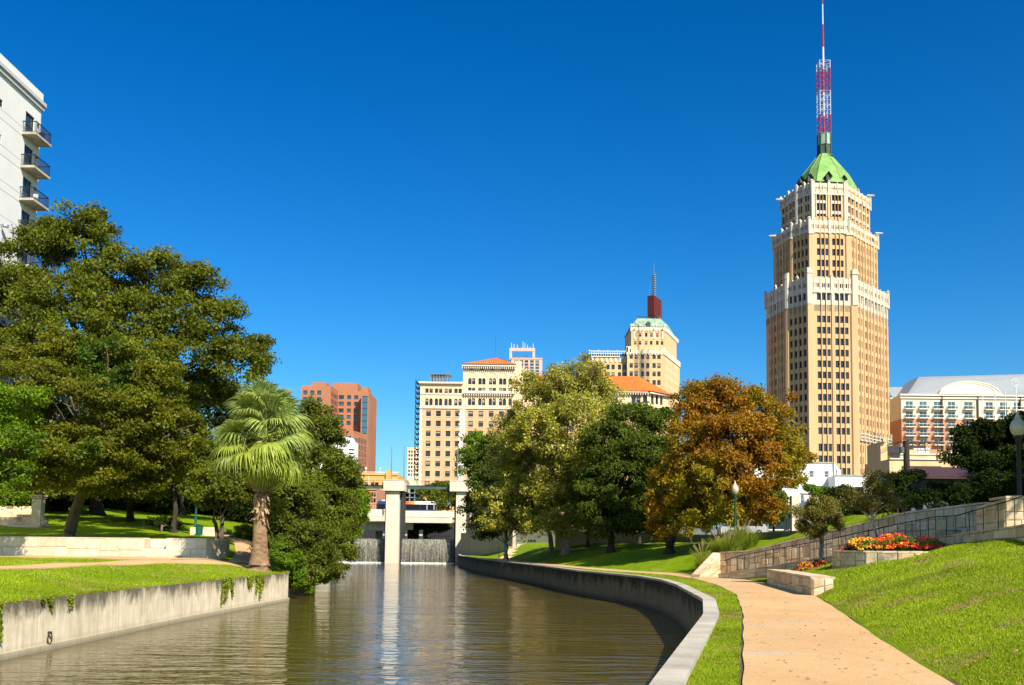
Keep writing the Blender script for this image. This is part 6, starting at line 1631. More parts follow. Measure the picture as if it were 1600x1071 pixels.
# beige boundary wall, fence and parked vehicles behind the right lawn
def back_wall():
    Y = 88.0
    T = thing('boundary_wall', (10, Y, 2.5), 'long low beige boundary wall along the top of the right lawn behind the trees', 'wall')
    runs = [(880, 1010, 829, 852), (1010, 1100, 832, 854), (1100, 1240, 838, 858)]
    xs = np.arange(Xp(868, Y), Xp(1240, Y), 2.4)
    for k in range(len(xs) - 1):
        px = 800 + 1555 * (xs[k] + 1.2) / Y
        zt = Zp(px, float(np.interp(px, [868, 1000, 1100, 1240], [830, 832, 836, 838])), Y)
        m_ = MB(); m_.box(xs[k] + .01, xs[k + 1] - .01, Y, Y + .3, 1.2, zt); m_.build('wall_panel', M['concrete_beige'], T)
    Fn = thing('street_fence', (18, Y + .6, 3), 'dark iron railing fence on top of the beige wall behind the orange tree', 'fence')
    x0, x1 = Xp(905, Y + .6), Xp(1238, Y + .6); n = int((x1 - x0) / .14)
    bars = MB(); zb = 3.3
    tops = lambda px: Zp(px, 815 if px < 1150 else (800 if px < 1185 else 788), Y + .6)
    m_ = MB()
    cnt = 0
    for k in range(n):
        x = x0 + .14 * k; px = 800 + 1555 * x / (Y + .6); zt = tops(px)
        if k % 20 == 0:
            q = MB(); q.box(x - .04, x + .04, Y + .56, Y + .64, zb, zt + .15); q.build('post', M['darkmetal' if k % 40 else 'greymetal'], Fn)
        m_.box(x - .011, x + .011, Y + .59, Y + .61, zb, zt)
    for a, b in ((905, 1149), (1150, 1184), (1185, 1238)):
        m_.box(Xp(a, Y + .6), Xp(b, Y + .6), Y + .585, Y + .615, tops((a + b) / 2) - .12, tops((a + b) / 2) - .08); m_.box(Xp(a, Y + .6), Xp(b, Y + .6), Y + .585, Y + .615, zb + .5, zb + .54)
    m_.build('bars', M['darkmetal'], Fn)
    # tall concrete post
    Pp = thing('concrete_post', (Xp(1242, 84), 84, 2.5), 'tall pale concrete post between the dark fence and the small crape myrtle', 'post')
    Yp = 84.0; m_ = MB(); m_.box(Xp(1237, Yp), Xp(1248.5, Yp), Yp, Yp + .7, 1.5, Zp(1243, 775, Yp)); m_.build('shaft', M['concrete'], Pp); 
    m_ = MB(); m_.box(Xp(1249, Yp + .3), Xp(1256, Yp + .3), Yp + .3, Yp + .9, 1.5, Zp(1243, 786, Yp)); m_.build('side_pier', M['shadewall'], Pp)
    # vehicles parked on the street behind
    def car(pxa, pxb, pyb, pyt, Yc, body, label, kind='car'):
        xa, xb = Xp(pxa, Yc), Xp(pxb, Yc); L = xb - xa; zb_ = Zp((pxa + pxb) / 2, pyb, Yc); zt = Zp((pxa + pxb) / 2, pyt, Yc); H = zt - zb_
        T = thing('parked_' + kind, ((xa + xb) / 2, Yc, zb_), label, kind)
        m_ = MB(); b1 = zb_ + H * .2; b2 = zb_ + H * .58
        prof = [(0, b1), (0.0, b2 - .1), (.03, b2), (.16, b2 + .02), (.30, zt - .04), (.40, zt), (.74, zt), (.86, zt - .1), (.97, b2), (1, b2 - .1), (1, b1)] if kind == 'car' else [(0, b1), (0, zt - .2), (.03, zt), (.97, zt), (1, zt - .25), (1, b1)]
        n_ = len(prof)
        for yy, rev in ((Yc, False), (Yc + 1.8, True)):
            pts = [(xa + L * u, yy, z) for u, z in prof]; m_.face(pts[::-1] if not rev else pts)
        for i in range(n_):
            a, b = prof[i], prof[(i + 1) % n_]; m_.face([(xa + L * a[0], Yc, a[1]), (xa + L * b[0], Yc, b[1]), (xa + L * b[0], Yc + 1.8, b[1]), (xa + L * a[0], Yc + 1.8, a[1])])
        m_.build('body', body, T)
        g = MB(); g.face([(xa + L * .22, Yc - .012, b2 + .05), (xa + L * .9, Yc - .012, b2 + .05), (xa + L * .82, Yc - .012, zt - .12), (xa + L * .33, Yc - .012, zt - .1)]); g.build('side_windows', M['glass'], T)
        for u in (.2, .8):
            w = MB(); w.tube([(xa + L * u, Yc - .03, zb_ + .32), (xa + L * u, Yc + .2, zb_ + .32)], .32, 14); ww = w.build('tyre', M['frame_dark'], T)
            w = MB(); w.tube([(xa + L * u, Yc - .045, zb_ + .32), (xa + L * u, Yc + .0, zb_ + .32)], .19, 10); w.build('rim', M['greymetal'], ww)
    M['car_silver'] = mat('silver_car_paint', (0.35, 0.37, 0.40), .25, .03, b=0, metal=.5); M['car_black'] = mat('black_car_paint', (0.015, 0.016, 0.02), .25, .03, b=0); M['car_white'] = mat('white_car_paint', (0.45, 0.45, 0.45), .3, .03, b=0)
    M['van_dark'] = mat('dark_green_van_paint', (0.02, 0.035, 0.04), .3, .05, b=0)
    car(1126, 1200, 838, 812, 97, M['car_white'], 'white parked car behind the fence under the orange tree')
    car(1060, 1120, 840, 817, 97, M['car_silver'], 'silver parked car behind the fence left of the lamp post')
    car(1184, 1240, 836, 790, 101, M['van_dark'], 'dark parked van behind the tall fence left of the concrete post', 'van')
    S = thing('green_street_sign', (Xp(1226, 90), 90, 5), 'small green sign plate behind the fence left of the concrete post', 'sign')
    m_ = MB(); m_.box(Xp(1223, 90), Xp(1236, 90), 90, 90.06, Zp(1230, 803, 90), Zp(1230, 793, 90)); m_.build('plate', M['greenpaint'], S)
    m_ = MB(); m_.tube([(Xp(1229, 90), 90.1, 3), (Xp(1229, 90), 90.1, Zp(1230, 793, 90))], .03, 6); m_.build('post', M['darkmetal'], S)
back_wall()
# utility pole
T = thing('utility_pole', (Xp(1418, 66), 66, 4), 'thick dark wooden utility pole with small box, in front of the tan terrace building', 'pole')
m_ = MB(); m_.tube([(Xp(1418, 66), 66, 3.5), (Xp(1417, 66), 66, Zp(1417, 689, 66))], [.22, .2], 10); m_.build('shaft', M['bark_dark'], T)
c = P(1409, 704, 66); m_ = MB(); m_.lathe((c.x, 66, c.z - .2), [(.02, 0), (.17, .02), (.17, .4), (.02, .45)], 12); m_.build('transformer', M['shadewall'], T)
T = thing('flag_mast', (Xp(1589, 150), 150, CG), 'white pole with a curled lamp hoop at the far right above the shaded tree', 'pole')
m_ = MB(); m_.tube([(Xp(1588, 150, 650), 150, CG), (Xp(1588, 150, 650), 150, Zp(1588, 602, 150))], .09, 6); m_.build('shaft', M['whitemetal'], T)
m_ = MB(); c = P(1586, 598, 150); m_.tube([c + Vector((math.cos(a) * .55, 0, math.sin(a) * .55)) for a in np.linspace(0, 2 * math.pi, 20)], .035, 5, False); m_.lathe((c.x + .1, 150, c.z), [(.02, -.1), (.16, 0), (.02, .16)], 8); m_.build('hoop_lamp', M['whitemetal'], T)
for i, (px, py) in enumerate(((1555, 615), (1571, 610), (1536, 619))):
    T = thing('slim_white_pole', (Xp(px, 150), 150, CG), ['middle of the slim white poles before the far right building', 'rightmost of the slim white poles before the far right building', 'leftmost of the slim white poles before the far right building'][i], 'pole', 'slim white poles before the far right building')
    m_ = MB(); m_.tube([(Xp(px, 150, 650), 150, CG), (Xp(px, 150, 650), 150, Zp(px, py, 150))], .07, 6); m_.build('shaft', M['whitemetal'], T)
# ------------------------------------------------------------------ vegetation
def fast_mesh(name, V_, n_per, mats, mi=None, smooth=False):
    """V_: (N*n_per,3) vertices, every n_per consecutive ones a face"""
    n = len(V_); nf = n // n_per
    me = bpy.data.meshes.new(name); me.vertices.add(n); me.vertices.foreach_set('co', V_.astype(np.float32).ravel())
    me.loops.add(n); me.loops.foreach_set('vertex_index', np.arange(n, dtype=np.int32))
    me.polygons.add(nf); me.polygons.foreach_set('loop_start', np.arange(0, n, n_per, dtype=np.int32)); me.polygons.foreach_set('loop_total', np.full(nf, n_per, np.int32))
    for m in (mats if isinstance(mats, (list, tuple)) else [mats]): me.materials.append(m)
    if mi is not None: me.polygons.foreach_set('material_index', mi.astype(np.int32))
    me.update(calc_edges=True); return me
def norm(a): return a / np.maximum(np.linalg.norm(a, axis=1, keepdims=True), 1e-6)
def leaf_quads(c, out, size, rng, aspect=.55, droop=0.0, rnd=.9):
    n = len(c); s = size * rng.uniform(.6, 1.35, (n, 1))
    nr = norm(out * .65 + np.array([0, 0, .30]) + rng.normal(0, rnd, (n, 3)) * .8)
    t = norm(np.cross(nr, rng.normal(0, 1, (n, 3)))); t[:, 2] -= droop; t = norm(t)
    b = norm(np.cross(nr, t))
    mid = c + t * s * .5
    q = np.stack([c, mid + b * s * aspect * .5 + nr * s * .08, c + t * s, mid - b * s * aspect * .5 + nr * s * .08], 1)
    return q.reshape(-1, 3)
def clumps(lobes, rng, dens, cr, flat=.65):
    """scatter leaf clump centres over the outer part of every lobe"""
    cs = []; outs = []; rs = []
    for (c, r) in lobes:
        c = np.array(c, float); r = np.array(r, float)
        n = max(6, int(1.35 * dens * (r[0] * r[1] + r[0] * r[2] + r[1] * r[2]) / 3 * 12.5 / (cr * cr) * .35))
        d = norm(rng.normal(0, 1, (n, 3))); d[:, 2] = np.where(d[:, 2] < -.6, -d[:, 2] * .8, d[:, 2])
        rad = np.where(rng.random(n) < .8, rng.uniform(.78, 1.08, n), rng.uniform(.35, .8, n))
        p = c + d * r * rad[:, None] * (1 + .10 * rng.normal(0, 1, (n, 1)))
        cs.append(p); outs.append(d); rs.append(cr * rng.uniform(.65, 1.3, n))
    return np.concatenate(cs), np.concatenate(outs), np.concatenate(rs)
def crown_mesh(lobes, total, size, rng, material, cr=.9, dens=1.0, aspect=.55, droop=0.0, flat=.6, zmin=None):
    c, o, r = clumps(lobes, rng, dens, cr)
    n = len(c); per = max(4, int(total / n)); idx = np.repeat(np.arange(n), per)
    g = rng.normal(0, 1, (len(idx), 3)); g = norm(g) * (rng.random((len(idx), 1)) ** .5); g[:, 2] *= flat
    p = c[idx] + g * r[idx][:, None]
    if zmin is not None: 
        k = p[:, 2] > zmin; p = p[k]; idx = idx[k]; g = g[k]
    out = norm(o[idx] * .7 + g * .8)
    return fast_mesh('crown', leaf_quads(p, out, size, rng, aspect, droop), 4, material), c
def limb(mb, a, b, ra, rb, rng, wob=.12, n=6, seg=6):
    a = Vector(a); b = Vector(b); L = (b - a).length; pts = []; rad = []
    off = Vector((rng.normal(0, 1), rng.normal(0, 1), 0)) * wob * L * .6
    for i in range(n + 1):
        t = i / n; lift = math.sin(t * math.pi) * wob * L
        p = a.lerp(b, t) + off * math.sin(t * math.pi) * .5 + Vector((0, 0, lift * .45)) + Vector((rng.normal(0, 1), rng.normal(0, 1), rng.normal(0, 1))) * wob * L * .05 * (0 if i in (0, n) else 1)
        pts.append(p); rad.append(ra + (rb - ra) * t)
    mb.tube(pts, rad, seg); return pts
def tree(label, base, fork_h, tr, lobes, leaves, size, mat_leaf, bark='bark', group=None, seed=1, cr=.9, dens=1.0, aspect=.55, lean=(0, 0), name='tree', twigs=5, droop=0, flat=.6, cat='tree', zmin=None, stems=1, parts=('trunk', 'crown')):
    rng = np.random.default_rng(seed); T = thing(name, base, label, cat, group)
    me, cc = crown_mesh(lobes, leaves, size, rng, mat_leaf, cr, dens, aspect, droop, flat, zmin)
    o = bpy.data.objects.new('crown', me); link(o, T)
    mb = MB(); bx, by, bz = base
    forks = []
    for s_ in range(stems):
        ox, oy = (rng.normal(0, .35) * tr * 2.2, rng.normal(0, .3) * tr * 2) if stems > 1 else (0, 0)
        top = Vector((bx + lean[0] + ox * 2.2, by + lean[1] + oy * 2, bz + fork_h * rng.uniform(.9, 1.1)))
        pts = [Vector((bx + ox, by + oy, bz - .3)), Vector((bx + ox, by + oy, bz + .12)), Vector((bx + ox, by + oy, bz + .5))] + [Vector((bx + ox, by + oy, bz + .5)).lerp(top, t) + Vector((math.sin(t * 5 + seed) * tr * .4, 0, 0)) for t in (.35, .7, 1.0)]
        k = 1.0 if stems == 1 else .75
        mb.tube(pts, [tr * 1.75 * k, tr * 1.45 * k, tr * 1.08 * k, tr * .95 * k, tr * .85 * k, tr * .78 * k], 10 if stems == 1 else 7); forks.append(top)
    for i, (c, r) in enumerate(lobes):
        f = forks[i % len(forks)]; rr = max(.05, tr * .42 * min(1, (r[0] / 3)))
        pts = limb(mb, f, c, rr, rr * .4, rng, .10)
        for j in range(twigs):
            d = rng.normal(0, 1, 3); d /= np.linalg.norm(d); d[2] = abs(d[2]) * .8
            e = Vector(c) + Vector(d * np.array(r)) * .82
            limb(mb, pts[rng.integers(2, 6)], e, rr * .36, .025, rng, .08, 4, 4)
    mb.build('trunk', M[bark], T, True)
    return T
def LB(specs):
    """lobes read off the photograph: (px, py, half width px, half height px, distance, [depth radius])"""
    out = []
    for s in specs:
        px, py, rx, ry, Y = s[:5]; c = P(px, py, Y); k = Y / 1555.0 * 1.04
        rd = s[5] if len(s) > 5 else (rx + ry) / 2 * k
        out.append(((c.x, c.y, c.z), (rx * k, rd, ry * k)))
    return out

def LBp(specs): return LB([(s[0] - 9, s[1] + 9, s[2] * .93, s[3] * .93) + tuple(s[4:]) for s in specs])
patch_scale[0] = .3
M['leaf_pecan'] = leaf_mat('dark_green_foliage', [(0.055, 0.075, 0.004), (0.095, 0.118, 0.005), (0.14, 0.155, 0.007), (0.08, 0.098, 0.005)], .34, .5, patch=.22)
M['leaf_olive'] = leaf_mat('olive_foliage', [(0.07, 0.09, 0.004), (0.115, 0.13, 0.005), (0.17, 0.165, 0.007), (0.09, 0.11, 0.005)], .35, .5, spot=((0.05, 0.095, 0.006), .22, .55))
M['leaf_bright'] = leaf_mat('bright_green_foliage', [(0.07, 0.14, 0.004), (0.11, 0.19, 0.006), (0.16, 0.24, 0.010)], .35, .5)
M['leaf_sycamore'] = leaf_mat('mottled_sycamore_foliage', [(0.17, 0.20, 0.006), (0.27, 0.28, 0.010), (0.38, 0.36, 0.02), (0.20, 0.23, 0.008), (0.56, 0.54, 0.22), (0.26, 0.19, 0.02), (0.24, 0.27, 0.008)], .32, .5, spot=((0.11, 0.085, 0.02), .35, .62))
M['leaf_oak'] = leaf_mat('deep_green_oak_foliage', [(0.038, 0.064, 0.006), (0.065, 0.098, 0.009), (0.098, 0.125, 0.013)], .25, .6, spec=.12)
M['leaf_orange'] = leaf_mat('autumn_orange_foliage', [(0.18, 0.07, 0.004), (0.30, 0.125, 0.005), (0.44, 0.21, 0.006), (0.12, 0.05, 0.005), (0.34, 0.22, 0.010), (0.10, 0.085, 0.008)], .34, .55, spot=((0.25, 0.20, 0.008), .15, .47))
M['leaf_bush'] = leaf_mat('riverside_foliage', [(0.05, 0.080, 0.005), (0.09, 0.125, 0.007), (0.14, 0.17, 0.010), (0.14, 0.12, 0.012)], .32, .5)
M['leaf_myrtle'] = leaf_mat('crape_myrtle_foliage', [(0.10, 0.12, 0.012), (0.16, 0.17, 0.016), (0.22, 0.18, 0.03), (0.12, 0.07, 0.02)], .32, .5)
M['leaf_dark'] = leaf_mat('dark_and_shaded_foliage', [(0.014, 0.026, 0.005), (0.024, 0.040, 0.007)], .15, .8, spec=.05)  # near-black leaves; on hedge and wood the shade is put into this colour
M['leaf_vine'] = leaf_mat('yellow_green_vine', [(0.12, 0.17, 0.008), (0.18, 0.24, 0.012), (0.22, 0.22, 0.02)], .3, .5)

# --- left bank
zl = lambda x, y: float(h_left(np.array([x]), np.array([y]))[0])
zr = lambda x, y: float(h_right(np.array([x]), np.array([y]))[0])
def bl(px, Y): x = Xp(px, Y); return (x, Y, zl(x, Y))
def br(px, Y): x = Xp(px, Y); return (x, Y, zr(x, Y))
# the great pecan at the back
tree('huge dark green pecan tree towering behind the others at left, its crown against the sky', bl(152, 82), 9.5, .55,
     LBp([(140, 370, 62, 48, 84), (75, 400, 60, 55, 84), (190, 430, 55, 50, 82), (250, 425, 50, 46, 84), (305, 450, 48, 52, 82), (350, 500, 42, 50, 84), (400, 545, 36, 42, 84), (30, 470, 75, 65, 82), (120, 480, 80, 60, 79), (220, 500, 70, 60, 80), (290, 530, 62, 56, 80), (370, 560, 42, 50, 82), (340, 600, 42, 36, 84), (60, 560, 80, 60, 80), (160, 560, 80, 60, 80), (240, 590, 70, 50, 84), (-60, 430, 80, 90, 84), (-60, 540, 80, 80, 84), (85, 352, 28, 22, 85), (160, 340, 32, 24, 85), (378, 620, 30, 26, 85)]),
     145000, .29, M['leaf_pecan'], 'bark_dark', seed=3, cr=1.05, dens=.85, twigs=4, flat=.6)
# dark wood behind, filling the shade
for i, (px, Y, lob, lab) in enumerate([
    (285, 98, [(250, 690, 60, 80, 100), (310, 660, 60, 60, 102), (200, 720, 60, 70, 100), (300, 740, 60, 60, 100)], 'tree with dark shaded crown standing just behind the lamp and green bin'),
    (150, 97, [(140, 700, 70, 80, 104), (60, 700, 80, 90, 104), (-20, 690, 80, 100, 104), (100, 760, 80, 36, 106), (190, 765, 60, 34, 104)], 'shaded tree with a pale forked trunk behind the leaning trunk at left'),
    (395, 104, [(370, 700, 50, 70, 104), (420, 690, 50, 70, 106), (360, 770, 50, 44, 106), (430, 760, 50, 56, 106)], 'dark shaded tree directly behind the fan palm trunk'),
    (20, 112, [(-60, 620, 90, 110, 118), (40, 640, 90, 110, 118), (150, 640, 90, 90, 118), (250, 640, 90, 90, 118), (330, 680, 60, 90, 118), (40, 740, 100, 60, 116), (180, 740, 120, 60, 118), (300, 750, 90, 60, 118)], 'deep shaded tree at the back of the left wood')]):
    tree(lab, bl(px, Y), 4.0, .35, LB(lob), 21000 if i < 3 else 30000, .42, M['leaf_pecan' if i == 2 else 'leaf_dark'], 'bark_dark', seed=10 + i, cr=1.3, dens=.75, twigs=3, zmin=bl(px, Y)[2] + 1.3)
for i, (px, Y, lab_) in enumerate([(-35, 84, 'dark thicket bush at the far left just behind the garden steps'), (40, 82, 'dark thicket bush between the garden steps and the gate post'), (-30, 100, 'dark thicket bush at the far left at the back of the wood'), (120, 100, 'dark thicket bush between the two shaded trunks at left'), (215, 98, 'dark thicket bush behind the steps gap'), (300, 110, 'dark thicket bush behind the small dark park lamp'), (375, 112, 'dark thicket bush behind the low bright bush'), (440, 95, 'dark thicket bush right behind the palm trunk')]):
    b_ = bl(px, Y); k_ = Y / 1555; base_py = 1555 * (2.9 - b_[2]) / Y + 843
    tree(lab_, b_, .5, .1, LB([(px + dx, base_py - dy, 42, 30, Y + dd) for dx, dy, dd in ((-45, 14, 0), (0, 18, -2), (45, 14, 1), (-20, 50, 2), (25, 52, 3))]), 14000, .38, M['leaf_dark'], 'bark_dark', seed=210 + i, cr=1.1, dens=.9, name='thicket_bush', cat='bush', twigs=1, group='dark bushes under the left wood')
tree('mid sized tree added to shade the lawn between the olive tree and the deep wood', bl(205, 78), 3.4, .26,
     LB([(60, 735, 60, 30, 77), (150, 725, 60, 34, 78), (230, 740, 50, 30, 76), (100, 760, 60, 18, 74), (190, 765, 60, 16, 75), (290, 765, 34, 22, 78), (20, 755, 50, 22, 76)]), 34000, .30, M['leaf_pecan'], 'bark_dark', seed=205, cr=1.0, dens=1.0, twigs=3)  # extra tree added for the shade it casts on the left lawn
# olive-yellow tree in front
tree('broad yellowish olive tree with a leaning grey trunk at left in front of the pecan', bl(112, 60.5), 3.6, .34,
     LB([(110, 545, 50, 34, 60), (50, 580, 66, 44, 60), (170, 575, 60, 44, 60), (230, 610, 56, 44, 60), (110, 620, 80, 50, 57), (20, 650, 60, 50, 60), (190, 660, 70, 50, 57), (265, 680, 58, 46, 59), (120, 700, 80, 40, 56), (210, 720, 60, 32, 58), (60, 725, 56, 32, 58), (285, 730, 42, 30, 60), (230, 560, 40, 30, 64), (140, 750, 50, 18, 56), (20, 700, 50, 46, 57), (60, 755, 40, 16, 57), (180, 765, 40, 14, 58), (240, 760, 40, 18, 60)]),
     110000, .20, M['leaf_olive'], 'bark', seed=21, cr=.72, dens=.9, lean=(1.0, 0), flat=.5)
tree('bright green leafy tree low at the left picture edge before the gate post', bl(-40, 52), 3.0, .22,
     LB([(10, 640, 48, 44, 52), (-30, 690, 60, 60, 52), (20, 700, 40, 36, 51), (20, 745, 34, 26, 51), (10, 775, 32, 18, 51), (-30, 760, 40, 40, 52)]),
     30000, .17, M['leaf_bright'], 'bark', seed=22, cr=.6, dens=.9)
tree('small multi stemmed tree beside the curved end of the pale wall', bl(347, 58), 1.6, .17,
     LB([(335, 760, 34, 34, 58), (365, 770, 30, 28, 58), (315, 780, 24, 20, 58), (350, 720, 40, 36, 59), (385, 745, 22, 30, 59)]),
     22000, .17, M['leaf_bush'], 'bark', seed=24, cr=.5, dens=.9, stems=5)
tree('slender dark trunked tree between the steps gap and the green bin', bl(274, 70), 3.2, .20,
     LB([(270, 750, 40, 30, 70), (240, 730, 40, 30, 70), (300, 740, 34, 28, 70), (275, 710, 46, 34, 71)]), 18000, .2, M['leaf_pecan'], 'bark_dark', seed=25, cr=.7, dens=.9)
T = tree('low bright bush left of the palm trunk beside the path', bl(380, 66), .3, .06, LB([(385, 833, 18, 10, 66), (372, 838, 14, 8, 65), (398, 838, 12, 8, 66)]), 9000, .12, M['leaf_bright'], 'bark', seed=26, cr=.3, dens=1.0, name='bush', cat='bush', twigs=2)
T = tree('dull green shrub at the foot of the slender dark trunk', bl(255, 70), .3, .06, LB([(250, 818, 16, 8, 71), (266, 820, 14, 7, 71)]), 5000, .14, M['leaf_dark'], 'bark', seed=27, cr=.35, dens=1.0, name='bush', cat='bush', twigs=2)
# riverside growth right of the palm
tree('dark green tree rising behind the palm fronds in front of the red tower', (Xp(455, 66), 66, 1.9), 3.0, .25,
     LB([(440, 690, 46, 44, 66), (500, 668, 26, 26, 68), (520, 688, 18, 16, 69), (470, 730, 50, 44, 64), (515, 735, 30, 36, 68), (430, 750, 50, 50, 62), (538, 760, 20, 30, 72), (485, 645, 20, 16, 68), (545, 735, 14, 18, 72)]),
     52000, .20, M['leaf_bush'], 'bark_dark', seed=31, cr=.62, dens=.9)
tree('tangled olive riverside bush hanging over the water right of the palm', (Xp(468, 54), 54, 1.4), 1.2, .14,
     LB([(450, 800, 42, 50, 55), (500, 795, 38, 46, 60), (480, 850, 44, 46, 56), (440, 850, 34, 40, 52), (520, 845, 30, 40, 66), (500, 885, 34, 26, 62), (472, 895, 26, 26, 54), (535, 805, 24, 40, 70), (462, 760, 30, 30, 60), (537, 870, 14, 14, 68)]),
     100000, .15, M['leaf_bush'], 'bark_dark', seed=32, cr=.55, dens=1.0, name='riverside_bush', cat='bush', stems=4, droop=.15)
tree('bright green small tree beside the left waterfall', (Xp(552, 100), 100, 2.5), 1.5, .12,
     LB([(553, 775, 18, 24, 100), (548, 810, 20, 22, 98), (560, 800, 13, 20, 101), (545, 840, 18, 18, 98), (528, 815, 20, 30, 97)]), 20000, .26, M['leaf_bright'], 'bark', seed=33, cr=.7, dens=1.0)
tree('dark tangle of weeds and vines spilling from the left bank at the wall end', (Xp(450, 50.5), 50.5, 1.0), .5, .05,
     LB([(462, 905, 14, 22, 51), (455, 880, 16, 18, 50.5), (430, 872, 18, 10, 50.2), (475, 915, 14, 12, 54), (505, 905, 16, 10, 62), (440, 858, 20, 14, 51)]), 20000, .11, M['leaf_bright'], 'bark_dark', seed=34, cr=.3, dens=1.0, name='bank_weeds', cat='weeds', twigs=3)
# --- right bank
tree('deep green small tree overhanging the river beside the right gate pillar', br(792, 96), 1.6, .18,
     LB([(755, 740, 26, 36, 104), (750, 800, 26, 36, 100), (778, 770, 34, 50, 98), (790, 725, 34, 40, 102), (770, 705, 20, 24, 105), (800, 820, 30, 22, 96), (765, 835, 18, 10, 98)]), 40000, .27, M['leaf_oak'], 'bark_dark', seed=41, cr=.8, dens=.95)
tree('smaller mottled sycamore with a thin trunk right of the bank steps foot', br(791, 84), 1.7, .16,
     LB([(780, 790, 34, 30, 84), (810, 810, 34, 22, 84), (830, 785, 34, 34, 84), (770, 820, 22, 12, 83), (850, 815, 24, 18, 85)]), 26000, .24, M['leaf_sycamore'], 'bark_pale', seed=43, cr=.6, dens=.9)
tree('tall mottled sycamore with pale patchy trunk, tallest tree right of the river', br(885, 82), 4.5, .34,
     LB([(905, 592, 30, 26, 83), (880, 620, 44, 34, 82), (930, 625, 36, 36, 84), (845, 640, 40, 40, 84), (905, 665, 56, 44, 79), (840, 690, 50, 46, 81), (945, 690, 34, 50, 84), (880, 730, 56, 44, 79), (825, 740, 44, 46, 84), (930, 745, 40, 44, 82), (865, 785, 50, 40, 80), (905, 805, 34, 26, 80), (825, 600, 22, 16, 84), (808, 660, 18, 24, 86), (915, 572, 12, 16, 84), (950, 640, 26, 20, 84), (795, 720, 34, 40, 85), (790, 680, 22, 26, 86), (800, 780, 30, 34, 84), (850, 822, 34, 18, 80), (900, 828, 30, 16, 79), (930, 800, 30, 34, 82), (870, 590, 20, 18, 84), (930, 585, 14, 20, 84)]),
     112000, .205, M['leaf_sycamore'], 'bark_pale', seed=42, cr=.55, dens=.62, flat=1.1)
tree('leaning second sycamore trunk with thin crown left of the tall sycamore', br(862, 88), 3.0, .22,
     LB([(835, 760, 30, 30, 89), (860, 730, 30, 30, 90), (880, 770, 30, 30, 90)]), 12000, .25, M['leaf_sycamore'], 'bark_pale', seed=44, cr=.7, dens=.8, lean=(-.5, 0))
tree('dense dark green live oak between the sycamore and the orange tree', br(955, 74), 2.4, .26,
     LB([(985, 660, 40, 32, 76), (1020, 675, 34, 36, 77), (950, 700, 44, 40, 75), (1000, 720, 50, 44, 74), (960, 760, 50, 44, 74), (1010, 780, 44, 40, 75), (950, 805, 40, 26, 73), (985, 815, 36, 22, 74), (1035, 740, 26, 50, 78), (920, 775, 28, 40, 76), (1040, 660, 18, 20, 78), (940, 828, 26, 14, 73), (1000, 832, 30, 14, 74), (1030, 815, 24, 22, 75)]),
     85000, .21, M['leaf_oak'], 'bark_dark', seed=45, cr=.8, dens=.85)
tree('large orange and gold autumn tree with dark trunk in front of the octagonal tower', br(1046, 64), 2.0, .27,
     LB([(1130, 628, 52, 36, 64), (1100, 650, 40, 40, 64), (1180, 650, 46, 40, 65), (1140, 690, 70, 44, 61), (1080, 700, 40, 50, 62), (1215, 700, 40, 40, 65), (1190, 740, 50, 44, 62), (1120, 745, 60, 44, 60), (1060, 760, 38, 44, 62), (1100, 795, 50, 30, 61), (1160, 785, 50, 30, 62), (1045, 800, 24, 20, 62), (1225, 745, 28, 26, 66), (1090, 620, 30, 20, 65), (1240, 712, 24, 20, 66), (1205, 790, 24, 16, 64), (1040, 828, 20, 14, 62), (1080, 822, 34, 18, 61), (1130, 812, 40, 18, 61), (1185, 806, 30, 16, 63), (1022, 790, 14, 20, 62)]),
     125000, .18, M['leaf_orange'], 'bark_dark', seed=46, cr=.5, dens=.75, lean=(.7, 0), flat=.8)
for i, (px, Y, lob, lab, m_) in enumerate([
    (745, 235, [(668, 778, 18, 14, 232), (690, 770, 20, 18, 235), (712, 775, 20, 18, 235), (700, 790, 28, 12, 230), (655, 790, 10, 8, 230)], 'cluster of dark trees behind the bridge left of the right gate pillar', 'leaf_pecan'),
    (650, 225, [(655, 828, 18, 10, 215), (640, 838, 12, 8, 212), (675, 825, 20, 12, 216)], 'green shrub growing under the bridge span', 'leaf_pecan'),
    (745, 200, [(745, 700, 24, 24, 200), (740, 725, 22, 24, 198), (760, 760, 30, 30, 198)], 'palm-like dark green tree top between the hotel and the sycamore', 'leaf_bright'),
    (588, 232, [(567, 780, 8, 10, 236), (560, 775, 8, 14, 236)], 'small reddish tree beside the brick annex beyond the bridge', 'leaf_orange')]):
    x = Xp(px, Y); tree(lab, (P(lob[0][0], 800, Y).x, Y, CG - .2 if i != 1 else 3.3), .6 if i == 1 else 2.0, .15, LB(lob), 11000, .5, M[m_], 'bark_dark', seed=60 + i, cr=1.2, dens=1.0, twigs=2)
